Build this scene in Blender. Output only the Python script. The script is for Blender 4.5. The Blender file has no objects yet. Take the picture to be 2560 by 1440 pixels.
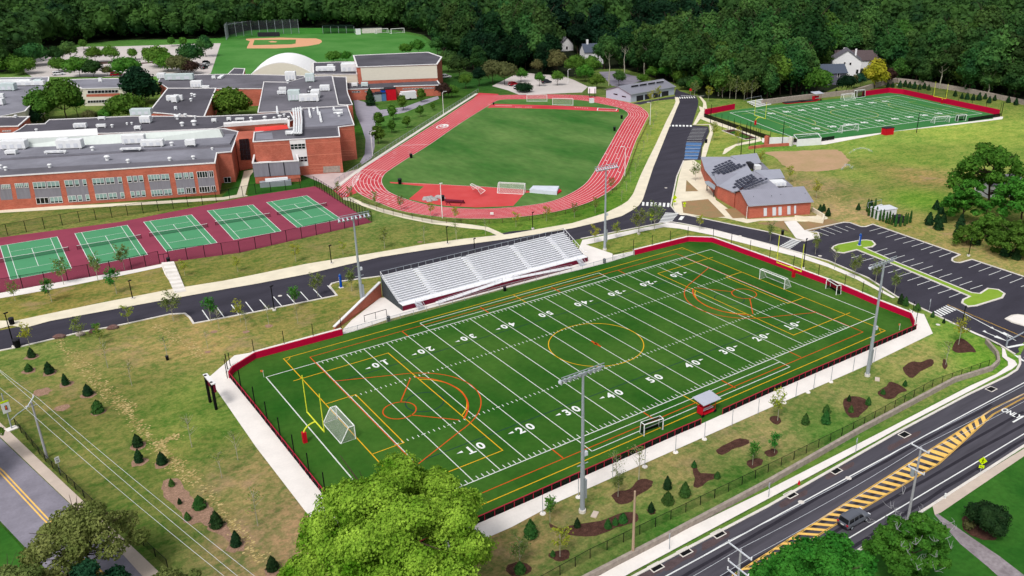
import bpy, math, random
import numpy as np
from mathutils import Vector, Matrix
random.seed(7); RNG = np.random.default_rng(7)
scene = bpy.context.scene
R_ = math.radians
# ------------------------------------------------------------------ camera
CAM = np.array([-90.6035, -116.1091, 74.0692]); YAW, PITCH, ROLL, FPX, CX = 0.6593502, 0.4005195, 0.0098031, 2139.9686, 205.29
_f = np.array([math.sin(YAW)*math.cos(PITCH), math.cos(YAW)*math.cos(PITCH), -math.sin(PITCH)])
_r = np.array([math.cos(YAW), -math.sin(YAW), 0.0]); _u = np.cross(_r, _f)
_c, _s = math.cos(ROLL), math.sin(ROLL)
ROT = np.array([_c*_r+_s*_u, -_s*_r+_c*_u, _f])
cd = bpy.data.cameras.new('camera'); cam = bpy.data.objects.new('camera', cd)
scene.collection.objects.link(cam)
m = Matrix(((ROT[0][0], ROT[1][0], -ROT[2][0], CAM[0]), (ROT[0][1], ROT[1][1], -ROT[2][1], CAM[1]), (ROT[0][2], ROT[1][2], -ROT[2][2], CAM[2]), (0, 0, 0, 1)))
cam.matrix_world = m
cd.sensor_width = 36; cd.lens = FPX/2560*36; cd.shift_x = -CX/2560; cd.clip_start = 1; cd.clip_end = 6000
scene.camera = cam
# ------------------------------------------------------------------ light
SUN_DIR = Vector((-0.62, -0.42, 1.0)).normalized()
world = bpy.data.worlds.new('World'); scene.world = world; world.use_nodes = True
nt = world.node_tree; bg = nt.nodes['Background']
sky = nt.nodes.new('ShaderNodeTexSky'); sky.sky_type = 'NISHITA'; sky.sun_disc = False
sky.sun_elevation = math.asin(SUN_DIR.z); sky.sun_rotation = math.atan2(SUN_DIR.x, SUN_DIR.y)
sky.dust_density = 4; sky.air_density = 1.0
hs = nt.nodes.new('ShaderNodeHueSaturation'); hs.inputs['Saturation'].default_value = 0.3
nt.links.new(sky.outputs[0], hs.inputs['Color']); nt.links.new(hs.outputs[0], bg.inputs[0])
bg.inputs[1].default_value = 0.13
sl = bpy.data.lights.new('sun', 'SUN'); sl.energy = 1.5; sl.angle = R_(14); sl.color = (1, .965, .92)
so = bpy.data.objects.new('sun', sl); scene.collection.objects.link(so)
so.rotation_euler = SUN_DIR.to_track_quat('Z', 'Y').to_euler()
scene.view_settings.view_transform = 'Standard'; scene.view_settings.look = 'None'
scene.view_settings.gamma = 1; scene.view_settings.exposure = 0.36
scene.render.engine = 'CYCLES'
scene.cycles.max_bounces = 5; scene.cycles.diffuse_bounces = 2; scene.cycles.transparent_max_bounces = 16
# ------------------------------------------------------------------ helpers
def W(px, py, z=0.0):
    """world point of height z that the photograph shows at (px, py)"""
    d = ROT.T @ np.array([(px-1280-CX)/FPX, -(py-720)/FPX, 1.0])
    t = (z-CAM[2])/d[2]; p = CAM+t*d
    return Vector((p[0], p[1], z))
def onwall(px, py, a, b, off=0.0):
    """point of the vertical plane through a, b seen at (px, py)"""
    d = ROT.T @ np.array([(px-1280-CX)/FPX, -(py-720)/FPX, 1.0])
    n = np.array([b[1]-a[1], a[0]-b[0], 0.0]); n /= np.linalg.norm(n)
    if n @ (CAM-np.array([a[0], a[1], 0])) < 0: n = -n
    t = (n @ (np.array([a[0], a[1], 0])-CAM))/(n @ d)
    return Vector(CAM+t*d)+Vector(n)*off
def proj(p):
    d = ROT @ (np.array(p)-CAM); return (1280+CX+FPX*d[0]/d[2], 720-FPX*d[1]/d[2])
C_ = scene.collection
def lin(c):
    out = []
    for v in c[:3]:
        v /= 255.0
        out.append((v/12.92 if v <= .04045 else ((v+.055)/1.055)**2.4)/1.3)
    return out
class MB:
    def __init__(s): s.v = []; s.f = []; s.m = []; s.mi = 0
    def face(s, pts):
        n = len(s.v); s.v += [tuple(p) for p in pts]; s.f.append(tuple(range(n, n+len(pts)))); s.m.append(s.mi); return s
    def prism(s, base, h, top=True, bottom=False):
        """base: list of 3D points, extruded up by h (number) or to list of tops"""
        n = len(base); o = len(s.v)
        tops = [(p[0], p[1], p[2]+h) for p in base] if not isinstance(h, (list, tuple)) else h
        s.v += [tuple(p) for p in base]+[tuple(t) for t in tops]
        for i in range(n):
            j = (i+1) % n; s.f.append((o+i, o+j, o+n+j, o+n+i)); s.m.append(s.mi)
        if top: s.f.append(tuple(range(o+n, o+2*n))); s.m.append(s.mi)
        if bottom: s.f.append(tuple(range(o+n-1, o-1, -1))); s.m.append(s.mi)
        return s
    def box(s, c, size, rz=0.0, tilt=None):
        """c = centre of the bottom face"""
        hx, hy, h = size[0]/2, size[1]/2, size[2]; ca, sa = math.cos(rz), math.sin(rz)
        pts = []
        for z in (0, h):
            for x, y in ((-hx, -hy), (hx, -hy), (hx, hy), (-hx, hy)):
                pts.append((c[0]+x*ca-y*sa, c[1]+x*sa+y*ca, c[2]+z))
        o = len(s.v); s.v += pts
        for f in ((0, 3, 2, 1), (4, 5, 6, 7), (0, 1, 5, 4), (1, 2, 6, 5), (2, 3, 7, 6), (3, 0, 4, 7)):
            s.f.append(tuple(o+i for i in f)); s.m.append(s.mi)
        return s
    def tube(s, p0, p1, r0, r1=None, n=6, cap=True):
        if r1 is None: r1 = r0
        p0 = Vector(p0); p1 = Vector(p1); d = (p1-p0)
        if d.length < 1e-6: return s
        d.normalize(); a = d.orthogonal().normalized(); b = d.cross(a); o = len(s.v)
        for p, r in ((p0, r0), (p1, r1)):
            for i in range(n):
                t = 2*math.pi*i/n; s.v.append(tuple(p+a*math.cos(t)*r+b*math.sin(t)*r))
        for i in range(n):
            j = (i+1) % n; s.f.append((o+i, o+j, o+n+j, o+n+i)); s.m.append(s.mi)
        if cap: s.f.append(tuple(range(o+n, o+2*n))); s.m.append(s.mi); s.f.append(tuple(range(o+n-1, o-1, -1))); s.m.append(s.mi)
        return s
    def path(s, pts, r, n=6):
        for a, b in zip(pts[:-1], pts[1:]): s.tube(a, b, r, r, n)
        return s
    def ball(s, c, r, seg=8, ring=5, sq=(1, 1, 1), jit=0):
        o = len(s.v); s.v.append((c[0], c[1], c[2]+r*sq[2]))
        for i in range(1, ring):
            t = math.pi*i/ring
            for k in range(seg):
                u = 2*math.pi*k/seg; rr = r*(1+random.uniform(-jit, jit))
                s.v.append((c[0]+rr*sq[0]*math.sin(t)*math.cos(u), c[1]+rr*sq[1]*math.sin(t)*math.sin(u), c[2]+rr*sq[2]*math.cos(t)))
        s.v.append((c[0], c[1], c[2]-r*sq[2])); last = len(s.v)-1
        for k in range(seg):
            j = (k+1) % seg
            s.f.append((o, o+1+k, o+1+j)); s.m.append(s.mi)
            for i in range(ring-2):
                a = o+1+i*seg; s.f.append((a+k, a+seg+k, a+seg+j, a+j)); s.m.append(s.mi)
            a = o+1+(ring-2)*seg; s.f.append((a+k, last, a+j)); s.m.append(s.mi)
        return s
    def strip(s, pts, w, z=None, closed=False):
        """flat ribbon of width w along pts"""
        P = [Vector((p[0], p[1], (p[2] if z is None else z))) for p in pts]; n = len(P); L = []; Rr = []
        for i in range(n):
            if closed: a, b = P[i-1], P[(i+1) % n]
            else: a, b = P[max(0, i-1)], P[min(n-1, i+1)]
            d1 = (P[i]-a); d2 = (b-P[i])
            d1 = d1.normalized() if d1.length > 1e-6 else d2.normalized(); d2 = d2.normalized() if d2.length > 1e-6 else d1
            d = (d1+d2).normalized(); k = 1/max(.5, d.dot(d1)); nn = Vector((-d.y, d.x, 0))*w/2*k
            L.append(P[i]+nn); Rr.append(P[i]-nn)
        rng = range(n) if closed else range(n-1)
        for i in rng:
            j = (i+1) % n; s.face([Rr[i], Rr[j], L[j], L[i]])
        return s
    def wallstrip(s, pts, w, h, z0=0.0, closed=False):
        """ribbon of width w extruded to height h (kerb, wall)"""
        t = MB(); t.strip(pts, w, z0, closed)
        for f in t.f:
            s.prism([t.v[i] for i in f], h)
        return s
    def mesh(s, name, mats, org=(0, 0, 0)):
        me = bpy.data.meshes.new(name)
        v = [(a-org[0], b-org[1], c-org[2]) for a, b, c in s.v] if tuple(org) != (0, 0, 0) else s.v
        me.from_pydata(v, [], s.f)
        mats = mats if isinstance(mats, (list, tuple)) else [mats]
        for x in mats: me.materials.append(x)
        if len(mats) > 1: me.polygons.foreach_set('material_index', s.m)
        me.update(); return me
    def build(s, name, mats, parent=None, local=False, smooth=False):
        org = (0, 0, 0)
        if parent is not None and not local:
            q = parent; org = [0, 0, 0]
            while q is not None: org = [org[i]+q.location[i] for i in range(3)]; q = q.parent
        me = s.mesh(name, mats, org)
        if smooth: me.polygons.foreach_set('use_smooth', [True]*len(me.polygons))
        o = bpy.data.objects.new(name, me); C_.objects.link(o)
        if parent is not None: o.parent = parent
        return o
def tag(o, label=None, cat=None, group=None, kind=None):
    if label: o['label'] = label
    if cat: o['category'] = cat
    if group: o['group'] = group
    if kind: o['kind'] = kind
    return o
def empty(name, loc, label, cat, group=None, rz=0.0, s=1.0):
    o = bpy.data.objects.new(name, None); C_.objects.link(o); o.location = loc; o.rotation_euler = (0, 0, rz)
    o.scale = (s, s, s); o.empty_display_size = .5; return tag(o, label, cat, group)
def struct(name, mb, mat): return tag(mb.build(name, mat), kind='structure')
def copy_tree(o, parent=None):
    c = o.copy(); C_.objects.link(c)
    if parent is not None: c.parent = parent
    for ch in list(o.children): copy_tree(ch, c)
    return c
PROTO_USED = {}
def put(proto, loc, rz, label, group=None, s=1.0, sz=None, cat=None):
    """first use moves the prototype itself, later uses copy it"""
    if proto.name in PROTO_USED: o = copy_tree(proto)
    else: o = proto; PROTO_USED[proto.name] = 1
    o.location = loc; o.rotation_euler = (0, 0, rz); o.scale = (s, s, sz or s)
    o['label'] = label
    if cat: o['category'] = cat
    if group: o['group'] = group
    elif 'group' in o: del o['group']
    return o
ORD = ['', 'second ', 'third ', 'fourth ', 'fifth ', 'sixth ', 'seventh ', 'eighth ', 'ninth ', 'tenth ', 'eleventh ', 'twelfth ', 'thirteenth ', 'fourteenth ', 'fifteenth ', 'sixteenth ', 'seventeenth ', 'eighteenth ', 'nineteenth ', 'twentieth ', 'twenty-first ', 'twenty-second ', 'twenty-third ', 'twenty-fourth ']
def nth(i): return ORD[i] if i else 'first '
# ------------------------------------------------------------------ materials
def mat(name, col, var=.12, scale=.6, rough=.85, col2=None, metal=0.0, fine=0.0, fscale=6.0, bump=0.0, objrand=0.0, alpha=1.0, stretch=None, spec=.06, rot=0.0, bands=0.0):
    M = bpy.data.materials.new(name); M.use_nodes = True; n = M.node_tree.nodes; l = M.node_tree.links
    b = n['Principled BSDF']; b.inputs['Roughness'].default_value = rough; b.inputs['Metallic'].default_value = metal
    b.inputs['Specular IOR Level'].default_value = spec
    tc = n.new('ShaderNodeTexCoord'); mp = n.new('ShaderNodeMapping'); l.new(tc.outputs['Object'], mp.inputs[0])
    if stretch: mp.inputs['Scale'].default_value = stretch
    mp.inputs['Rotation'].default_value = (0, 0, rot)
    no = n.new('ShaderNodeTexNoise'); no.inputs['Scale'].default_value = scale; no.inputs['Detail'].default_value = 6; no.inputs['Roughness'].default_value = .6
    l.new(mp.outputs[0], no.inputs['Vector'])
    rp = n.new('ShaderNodeValToRGB'); l.new(no.outputs['Fac'], rp.inputs[0])
    a = lin(col); c2 = lin(col2) if col2 else None
    e = rp.color_ramp.elements; e[0].position = .32; e[1].position = .68
    if c2: e[0].color = (*a, 1); e[1].color = (*c2, 1)
    else:
        e[0].color = (*[x*(1-var) for x in a], 1); e[1].color = (*[min(1, x*(1+var)) for x in a], 1)
    out = rp.outputs[0]
    if fine:
        n2 = n.new('ShaderNodeTexNoise'); n2.inputs['Scale'].default_value = fscale; n2.inputs['Detail'].default_value = 4
        l.new(mp.outputs[0], n2.inputs['Vector'])
        mr = n.new('ShaderNodeMapRange'); mr.inputs[1].default_value = .3; mr.inputs[2].default_value = .7; mr.inputs[3].default_value = 1-fine; mr.inputs[4].default_value = 1+fine
        l.new(n2.outputs['Fac'], mr.inputs[0])
        mx = n.new('ShaderNodeVectorMath'); mx.operation = 'SCALE'; l.new(out, mx.inputs[0]); l.new(mr.outputs[0], mx.inputs['Scale']); out = mx.outputs[0]
        if bump:
            bp = n.new('ShaderNodeBump'); bp.inputs['Strength'].default_value = bump; l.new(n2.outputs['Fac'], bp.inputs['Height']); l.new(bp.outputs[0], b.inputs['Normal'])
    if bands:
        sx = n.new('ShaderNodeSeparateXYZ'); l.new(tc.outputs['Object'], sx.inputs[0]); dv_ = n.new('ShaderNodeMath'); dv_.operation = 'DIVIDE'; dv_.inputs[1].default_value = 9.144; l.new(sx.outputs[0], dv_.inputs[0])
        fr_ = n.new('ShaderNodeMath'); fr_.operation = 'FRACT'; l.new(dv_.outputs[0], fr_.inputs[0]); gt = n.new('ShaderNodeMath'); gt.operation = 'GREATER_THAN'; gt.inputs[1].default_value = .5; l.new(fr_.outputs[0], gt.inputs[0])
        mr = n.new('ShaderNodeMapRange'); mr.inputs[3].default_value = 1-bands; mr.inputs[4].default_value = 1+bands; l.new(gt.outputs[0], mr.inputs[0])
        mx = n.new('ShaderNodeVectorMath'); mx.operation = 'SCALE'; l.new(out, mx.inputs[0]); l.new(mr.outputs[0], mx.inputs['Scale']); out = mx.outputs[0]
    if objrand:
        oi = n.new('ShaderNodeObjectInfo'); mr = n.new('ShaderNodeMapRange'); mr.inputs[3].default_value = 1-objrand; mr.inputs[4].default_value = 1+objrand
        l.new(oi.outputs['Random'], mr.inputs[0]); mx = n.new('ShaderNodeVectorMath'); mx.operation = 'SCALE'
        l.new(out, mx.inputs[0]); l.new(mr.outputs[0], mx.inputs['Scale']); out = mx.outputs[0]
        h = n.new('ShaderNodeHueSaturation'); mr2 = n.new('ShaderNodeMapRange'); mr2.inputs[3].default_value = .475; mr2.inputs[4].default_value = .52
        mm = n.new('ShaderNodeMath'); mm.operation = 'FRACT'; mu = n.new('ShaderNodeMath'); mu.operation = 'MULTIPLY'; mu.inputs[1].default_value = 7.3
        l.new(oi.outputs['Random'], mu.inputs[0]); l.new(mu.outputs[0], mm.inputs[0]); l.new(mm.outputs[0], mr2.inputs[0]); l.new(mr2.outputs[0], h.inputs['Hue'])
        l.new(out, h.inputs['Color']); out = h.outputs[0]
    l.new(out, b.inputs['Base Color'])
    if alpha < 1: b.inputs['Alpha'].default_value = alpha
    return M
def brick(name, c1, c2, mortar):
    M = bpy.data.materials.new(name); M.use_nodes = True; n = M.node_tree.nodes; l = M.node_tree.links
    b = n['Principled BSDF']; b.inputs['Roughness'].default_value = .85; b.inputs['Specular IOR Level'].default_value = .2
    tc = n.new('ShaderNodeTexCoord'); sp = n.new('ShaderNodeSeparateXYZ'); ad = n.new('ShaderNodeMath'); ad.operation = 'ADD'; cb = n.new('ShaderNodeCombineXYZ')
    l.new(tc.outputs['Object'], sp.inputs[0]); l.new(sp.outputs[0], ad.inputs[0]); l.new(sp.outputs[1], ad.inputs[1]); l.new(ad.outputs[0], cb.inputs[0]); l.new(sp.outputs[2], cb.inputs[1])
    bt = n.new('ShaderNodeTexBrick'); l.new(cb.outputs[0], bt.inputs['Vector']); bt.inputs['Scale'].default_value = 1.6; bt.inputs['Mortar Size'].default_value = .012
    bt.inputs['Color1'].default_value = (*lin(c1), 1); bt.inputs['Color2'].default_value = (*lin(c2), 1); bt.inputs['Mortar'].default_value = (*lin(mortar), 1)
    no = n.new('ShaderNodeTexNoise'); no.inputs['Scale'].default_value = .35; no.inputs['Detail'].default_value = 5; l.new(tc.outputs['Object'], no.inputs['Vector'])
    mr = n.new('ShaderNodeMapRange'); mr.inputs[1].default_value = .3; mr.inputs[2].default_value = .7; mr.inputs[3].default_value = .82; mr.inputs[4].default_value = 1.12; l.new(no.outputs['Fac'], mr.inputs[0])
    mx = n.new('ShaderNodeVectorMath'); mx.operation = 'SCALE'; l.new(bt.outputs['Color'], mx.inputs[0]); l.new(mr.outputs[0], mx.inputs['Scale']); l.new(mx.outputs[0], b.inputs['Base Color'])
    return M
def seam(name, col, period=.45, ang=0.0, dark=.8):
    M = bpy.data.materials.new(name); M.use_nodes = True; n = M.node_tree.nodes; l = M.node_tree.links
    b = n['Principled BSDF']; b.inputs['Roughness'].default_value = .45; b.inputs['Metallic'].default_value = .2
    tc = n.new('ShaderNodeTexCoord'); mp = n.new('ShaderNodeMapping'); mp.inputs['Rotation'].default_value = (0, 0, ang); l.new(tc.outputs['Object'], mp.inputs[0])
    w = n.new('ShaderNodeTexWave'); w.inputs['Scale'].default_value = .314/period; l.new(mp.outputs[0], w.inputs[0])
    rp = n.new('ShaderNodeValToRGB'); a = lin(col); e = rp.color_ramp.elements
    e[0].position = .0; e[0].color = (*[x*dark for x in a], 1); e[1].position = .25; e[1].color = (*a, 1); l.new(w.outputs['Fac'], rp.inputs[0])
    no = n.new('ShaderNodeTexNoise'); no.inputs['Scale'].default_value = .4; l.new(tc.outputs['Object'], no.inputs[0])
    mr = n.new('ShaderNodeMapRange'); mr.inputs[3].default_value = .88; mr.inputs[4].default_value = 1.1; l.new(no.outputs[0], mr.inputs[0])
    mx = n.new('ShaderNodeVectorMath'); mx.operation = 'SCALE'; l.new(rp.outputs[0], mx.inputs[0]); l.new(mr.outputs[0], mx.inputs['Scale']); l.new(mx.outputs[0], b.inputs['Base Color'])
    return M
def leafmat(name, c1, c2, objrand=.18, scale=.35, trans=.35):
    M = mat(name, c1, col2=c2, scale=scale, rough=.7, objrand=objrand, spec=.08, fine=.22, fscale=4.0 if scale < .5 else 8.0)
    n = M.node_tree.nodes; l = M.node_tree.links; b = n['Principled BSDF']
    b.inputs['Transmission Weight'].default_value = 0
    tr = n.new('ShaderNodeBsdfTranslucent'); mx = n.new('ShaderNodeMixShader'); mx.inputs[0].default_value = trans
    src = b.inputs['Base Color'].links[0].from_socket; l.new(src, tr.inputs[0])
    l.new(b.outputs[0], mx.inputs[1]); l.new(tr.outputs[0], mx.inputs[2]); l.new(mx.outputs[0], n['Material Output'].inputs[0])
    return M
T = {}
T['turf'] = mat('turf', (34, 88, 22), col2=(74, 112, 42), scale=.05, fine=.1, fscale=1.0, bands=.03)
T['turf2'] = mat('turf_far', (58, 122, 66), col2=(70, 132, 72), scale=.04, fine=.06, fscale=2)
T['line_white'] = mat('field_paint', (226, 230, 224), var=.08, scale=.5)
T['white'] = mat('white_paint', (242, 244, 242), var=.04, rough=.6)
T['yellow_line'] = mat('yellow_paint', (232, 178, 40), var=.08)
T['orange_line'] = mat('orange_paint', (214, 88, 34), var=.1)
T['navy_line'] = mat('navy_paint', (34, 62, 66), var=.1)
T['road_yellow'] = mat('road_yellow', (252, 204, 112), var=.08, fine=.08, fscale=4)
T['asphalt_new'] = mat('asphalt_new', (66, 64, 74), var=.16, scale=.14, fine=.08, fscale=2.5, stretch=(.5, 2.2, 1), rot=-.15)
T['asphalt_road'] = mat('asphalt_road', (82, 80, 88), var=.24, scale=.3, fine=.1, fscale=1.4, stretch=(.12, 1.5, 1), rot=.17)
T['asphalt_old'] = mat('asphalt_old', (142, 138, 150), var=.16, scale=.3, fine=.06, fscale=3)
T['asphalt_pale'] = mat('asphalt_pale', (208, 200, 196), var=.08, scale=.05, fine=.05, fscale=1)
T['concrete'] = mat('concrete', (244, 238, 232), var=.06, scale=.3, fine=.03, fscale=3)
T['concrete_warm'] = mat('concrete_warm', (238, 228, 204), var=.08, scale=.3, fine=.03)
T['concrete_tan'] = mat('concrete_tan', (208, 192, 178), var=.08, scale=.4, fine=.04)
T['kerb'] = mat('kerb', (228, 222, 214), var=.1)
T['track'] = mat('track_rubber', (196, 54, 66), col2=(212, 84, 92), scale=.06, fine=.05, fscale=2)
T['dzone'] = mat('track_apron', (206, 74, 74), col2=(214, 88, 88), scale=.2, fine=.04)
T['tennis_red'] = mat('court_surround', (150, 68, 88), var=.1, scale=.12, fine=.04)
T['tennis_green'] = mat('court_green', (86, 156, 112), var=.05, scale=.2, fine=.03)
T['infield'] = mat('infield_grass', (52, 106, 40), col2=(106, 138, 74), scale=.045, fine=.14, fscale=.5, stretch=(1, .45, 1))
T['lush'] = mat('lush_grass', (38, 92, 28), col2=(62, 112, 40), scale=.12, fine=.16, fscale=1.5)
T['verge'] = mat('verge_grass', (84, 124, 44), col2=(112, 140, 62), scale=.4, fine=.15, fscale=2)
T['baseball'] = mat('outfield_grass', (64, 126, 50), col2=(92, 146, 72), scale=.035, fine=.05, fscale=.4)
T['island'] = mat('island_grass', (128, 164, 50), col2=(146, 176, 66), scale=.4, fine=.1)
T['dirt'] = mat('infield_dirt', (196, 160, 128), col2=(176, 152, 112), scale=.15, fine=.06, fscale=1)
T['clay'] = mat('ball_clay', (226, 170, 132), var=.06)
T['soil'] = mat('bare_soil', (168, 132, 98), col2=(148, 134, 96), scale=.3, fine=.12)
T['shelter_roof'] = mat('shelter_roof', (186, 190, 204), var=.05)
T['lamp_grey'] = mat('lamp_grey', (196, 202, 212), var=.1, rough=.5)
T['straw2'] = mat('straw_pale', (206, 184, 128), var=.15)
T['mulch'] = mat('mulch', (66, 44, 38), col2=(94, 66, 56), scale=1.2, fine=.3, fscale=5)
T['straw'] = mat('straw', (186, 164, 108), col2=(148, 134, 80), scale=.8, fine=.3, fscale=3)
T['chips'] = mat('wood_chips', (172, 138, 118), col2=(146, 118, 98), scale=1.5, fine=.3, fscale=5)
T['brick'] = brick('red_brick', (202, 112, 90), (182, 94, 74), (200, 138, 118))
T['brick2'] = brick('garden_brick', (206, 112, 92), (190, 96, 76), (200, 134, 114))
T['roof'] = mat('flat_roof_dark', (92, 90, 98), var=.2, scale=.08, fine=.05, fscale=1)
T['roof_light'] = mat('flat_roof_grey', (138, 138, 148), var=.18, scale=.1, fine=.05, fscale=1)
T['roof_mid'] = mat('flat_roof_mid', (112, 110, 118), var=.24, scale=.07, fine=.06, fscale=1)
T['roof_white'] = mat('white_membrane', (250, 250, 250), var=.03)
T['coping'] = mat('coping_white', (240, 238, 238), var=.05)
T['clad'] = mat('pale_cladding', (220, 228, 224), var=.04, stretch=(2, 2, .3))
T['cream'] = mat('cream_panel', (230, 224, 208), var=.04, stretch=(1, 1, 6))
T['grey_panel'] = mat('grey_panel', (140, 138, 148), var=.1, stretch=(3, 3, .4))
T['unit'] = mat('unit_white', (240, 242, 244), var=.06, rough=.5)
T['unit_teal'] = mat('unit_pale_green', (206, 220, 220), var=.06, rough=.5)
T['glass'] = mat('window_glass', (150, 178, 176), var=.15, scale=.8, rough=.15, spec=.6)
T['glass_dark'] = mat('window_dark', (26, 28, 36), var=.3, scale=.8, rough=.12, spec=.6)
T['metal_roof'] = seam('standing_seam', (180, 182, 196), .5, 0.0)
T['steel'] = mat('galvanised', (176, 184, 192), var=.06, rough=.45, metal=.3)
T['alu'] = mat('aluminium', (250, 250, 254), var=.03, rough=.5)
T['alu_mid'] = mat('aluminium_mid', (222, 226, 234), var=.05, rough=.5)
T['black'] = mat('black_metal', (22, 22, 24), var=.1, rough=.5)
T['dark'] = mat('dark_grey', (50, 50, 56), var=.1, rough=.6)
T['maroon'] = mat('maroon_panel', (112, 28, 52), var=.06, rough=.6)
T['pad'] = mat('crimson_pad', (196, 14, 62), var=.06, scale=2, rough=.5)
T['red'] = mat('red_paint', (204, 26, 44), var=.06, rough=.45)
T['orange'] = mat('orange_plastic', (236, 132, 70), var=.06)
T['post_yellow'] = mat('goalpost_yellow', (226, 232, 66), var=.04, rough=.4)
T['sign_yellow'] = mat('sign_yellow_green', (214, 244, 20), var=.03, rough=.4)
T['blue'] = mat('blue_paint', (24, 82, 186), var=.05, rough=.4)
T['blue_dark'] = mat('blue_pavement', (84, 122, 170), var=.15, scale=.6)
T['wood'] = mat('pole_wood', (186, 160, 136), var=.12, scale=2, stretch=(3, 3, .3))
T['grey_pole'] = mat('weathered_pole', (168, 168, 172), var=.1, scale=2)
T['bark'] = mat('bark', (74, 62, 54), var=.2, scale=2, stretch=(3, 3, .5))
T['bark_pale'] = mat('pale_bark', (172, 168, 150), var=.15, scale=2)
T['rock'] = mat('boulder', (112, 76, 72), col2=(130, 110, 104), scale=1.5, fine=.15)
T['tarp'] = mat('silver_tarp', (218, 224, 236), var=.06, rough=.5)
T['tyre'] = mat('tyre', (26, 26, 28), rough=.8)
T['carpaint'] = mat('car_grey', (112, 116, 126), var=.04, rough=.3, metal=.3, spec=.5)
T['car_red'] = mat('car_red', (170, 24, 40), var=.04, rough=.3)
T['car_white'] = mat('car_white', (236, 236, 240), var=.03, rough=.3)
T['car_dark'] = mat('car_dark', (52, 54, 62), var=.04, rough=.3)
T['siding_white'] = mat('white_siding', (244, 244, 246), var=.02, stretch=(.5, .5, 8))
T['siding_grey'] = mat('grey_siding', (108, 106, 122), var=.06, stretch=(.5, .5, 8))
T['shingle'] = mat('shingle', (112, 110, 118), var=.12, scale=2)
T['shingle_dark'] = mat('shingle_slate', (84, 92, 108), var=.12, scale=2)
T['shingle_brown'] = mat('shingle_brown', (96, 84, 86), var=.12, scale=2)
T['garage'] = mat('garage_wall', (190, 198, 214), var=.04, stretch=(1, 1, 5))
T['solar'] = mat('solar_cell', (46, 48, 66), var=.15, scale=1, rough=.2)
T['chain'] = mat('chain_link', (24, 30, 26), var=.1, alpha=.22)
T['chain_dense'] = mat('windscreen_mesh', (20, 14, 20), var=.3, scale=3, alpha=.93)
T['chain_grey'] = mat('chain_link_grey', (190, 192, 196), var=.1, alpha=.22)
T['net'] = mat('net_white', (230, 232, 230), var=.1, alpha=.22)
T['net_dark'] = mat('net_dark', (24, 44, 34), var=.1, alpha=.55)
T['water'] = mat('spray', (240, 244, 246), var=.05, alpha=.05)
T['stone'] = mat('retaining_stone', (182, 170, 158), col2=(150, 138, 130), scale=1.5, fine=.1)
T['copper'] = mat('rust_red_roof', (224, 76, 70), var=.05)
T['leaf_forest'] = leafmat('leaf_forest', (36, 80, 42), (86, 126, 60), .5, .12)
T['leaf_forest2'] = leafmat('leaf_forest_dark', (14, 42, 28), (34, 70, 40), .35, .18)
T['leaf_mid'] = leafmat('leaf_mid', (64, 112, 36), (106, 150, 58), .15, .4)
T['leaf_bright'] = leafmat('leaf_bright', (92, 142, 24), (192, 226, 84), .05, .32)
T['leaf_wood_light'] = leafmat('leaf_wood_light', (56, 96, 38), (96, 134, 56), .3, .14)
T['leaf_bright2'] = leafmat('leaf_bright_cool', (50, 110, 34), (98, 158, 56), .08, .3)
T['leaf_grey'] = leafmat('leaf_greygreen', (100, 124, 58), (158, 170, 100), .1, .4, .4)
T['leaf_cool'] = leafmat('leaf_blue_green', (22, 66, 46), (50, 96, 62), .08, .4)
T['leaf_olive'] = leafmat('leaf_olive', (92, 98, 58), (122, 122, 78), .1, .4)
T['leaf_yellow'] = leafmat('leaf_yellow', (150, 160, 30), (216, 196, 70), .05, .25)
T['leaf_sap'] = leafmat('leaf_sapling', (104, 128, 56), (142, 160, 78), .2, 1.0)
T['leaf_sap_y'] = leafmat('leaf_sapling_yellow', (150, 166, 50), (176, 180, 66), .1, 1.0)
T['leaf_sap_g'] = leafmat('leaf_sapling_green', (58, 128, 44), (86, 150, 60), .1, 1.0)
T['leaf_conifer'] = leafmat('needles', (20, 50, 26), (42, 74, 36), .2, 1.0, .15)
T['leaf_conifer_b'] = leafmat('needles_light', (44, 88, 38), (66, 106, 46), .2, 1.0, .15)
T['leaf_red'] = leafmat('leaf_copper', (74, 40, 40), (100, 54, 50), .1, .3)
T['leaf_purple'] = leafmat('leaf_dark_purple', (56, 42, 38), (82, 62, 50), .1, .3)
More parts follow.
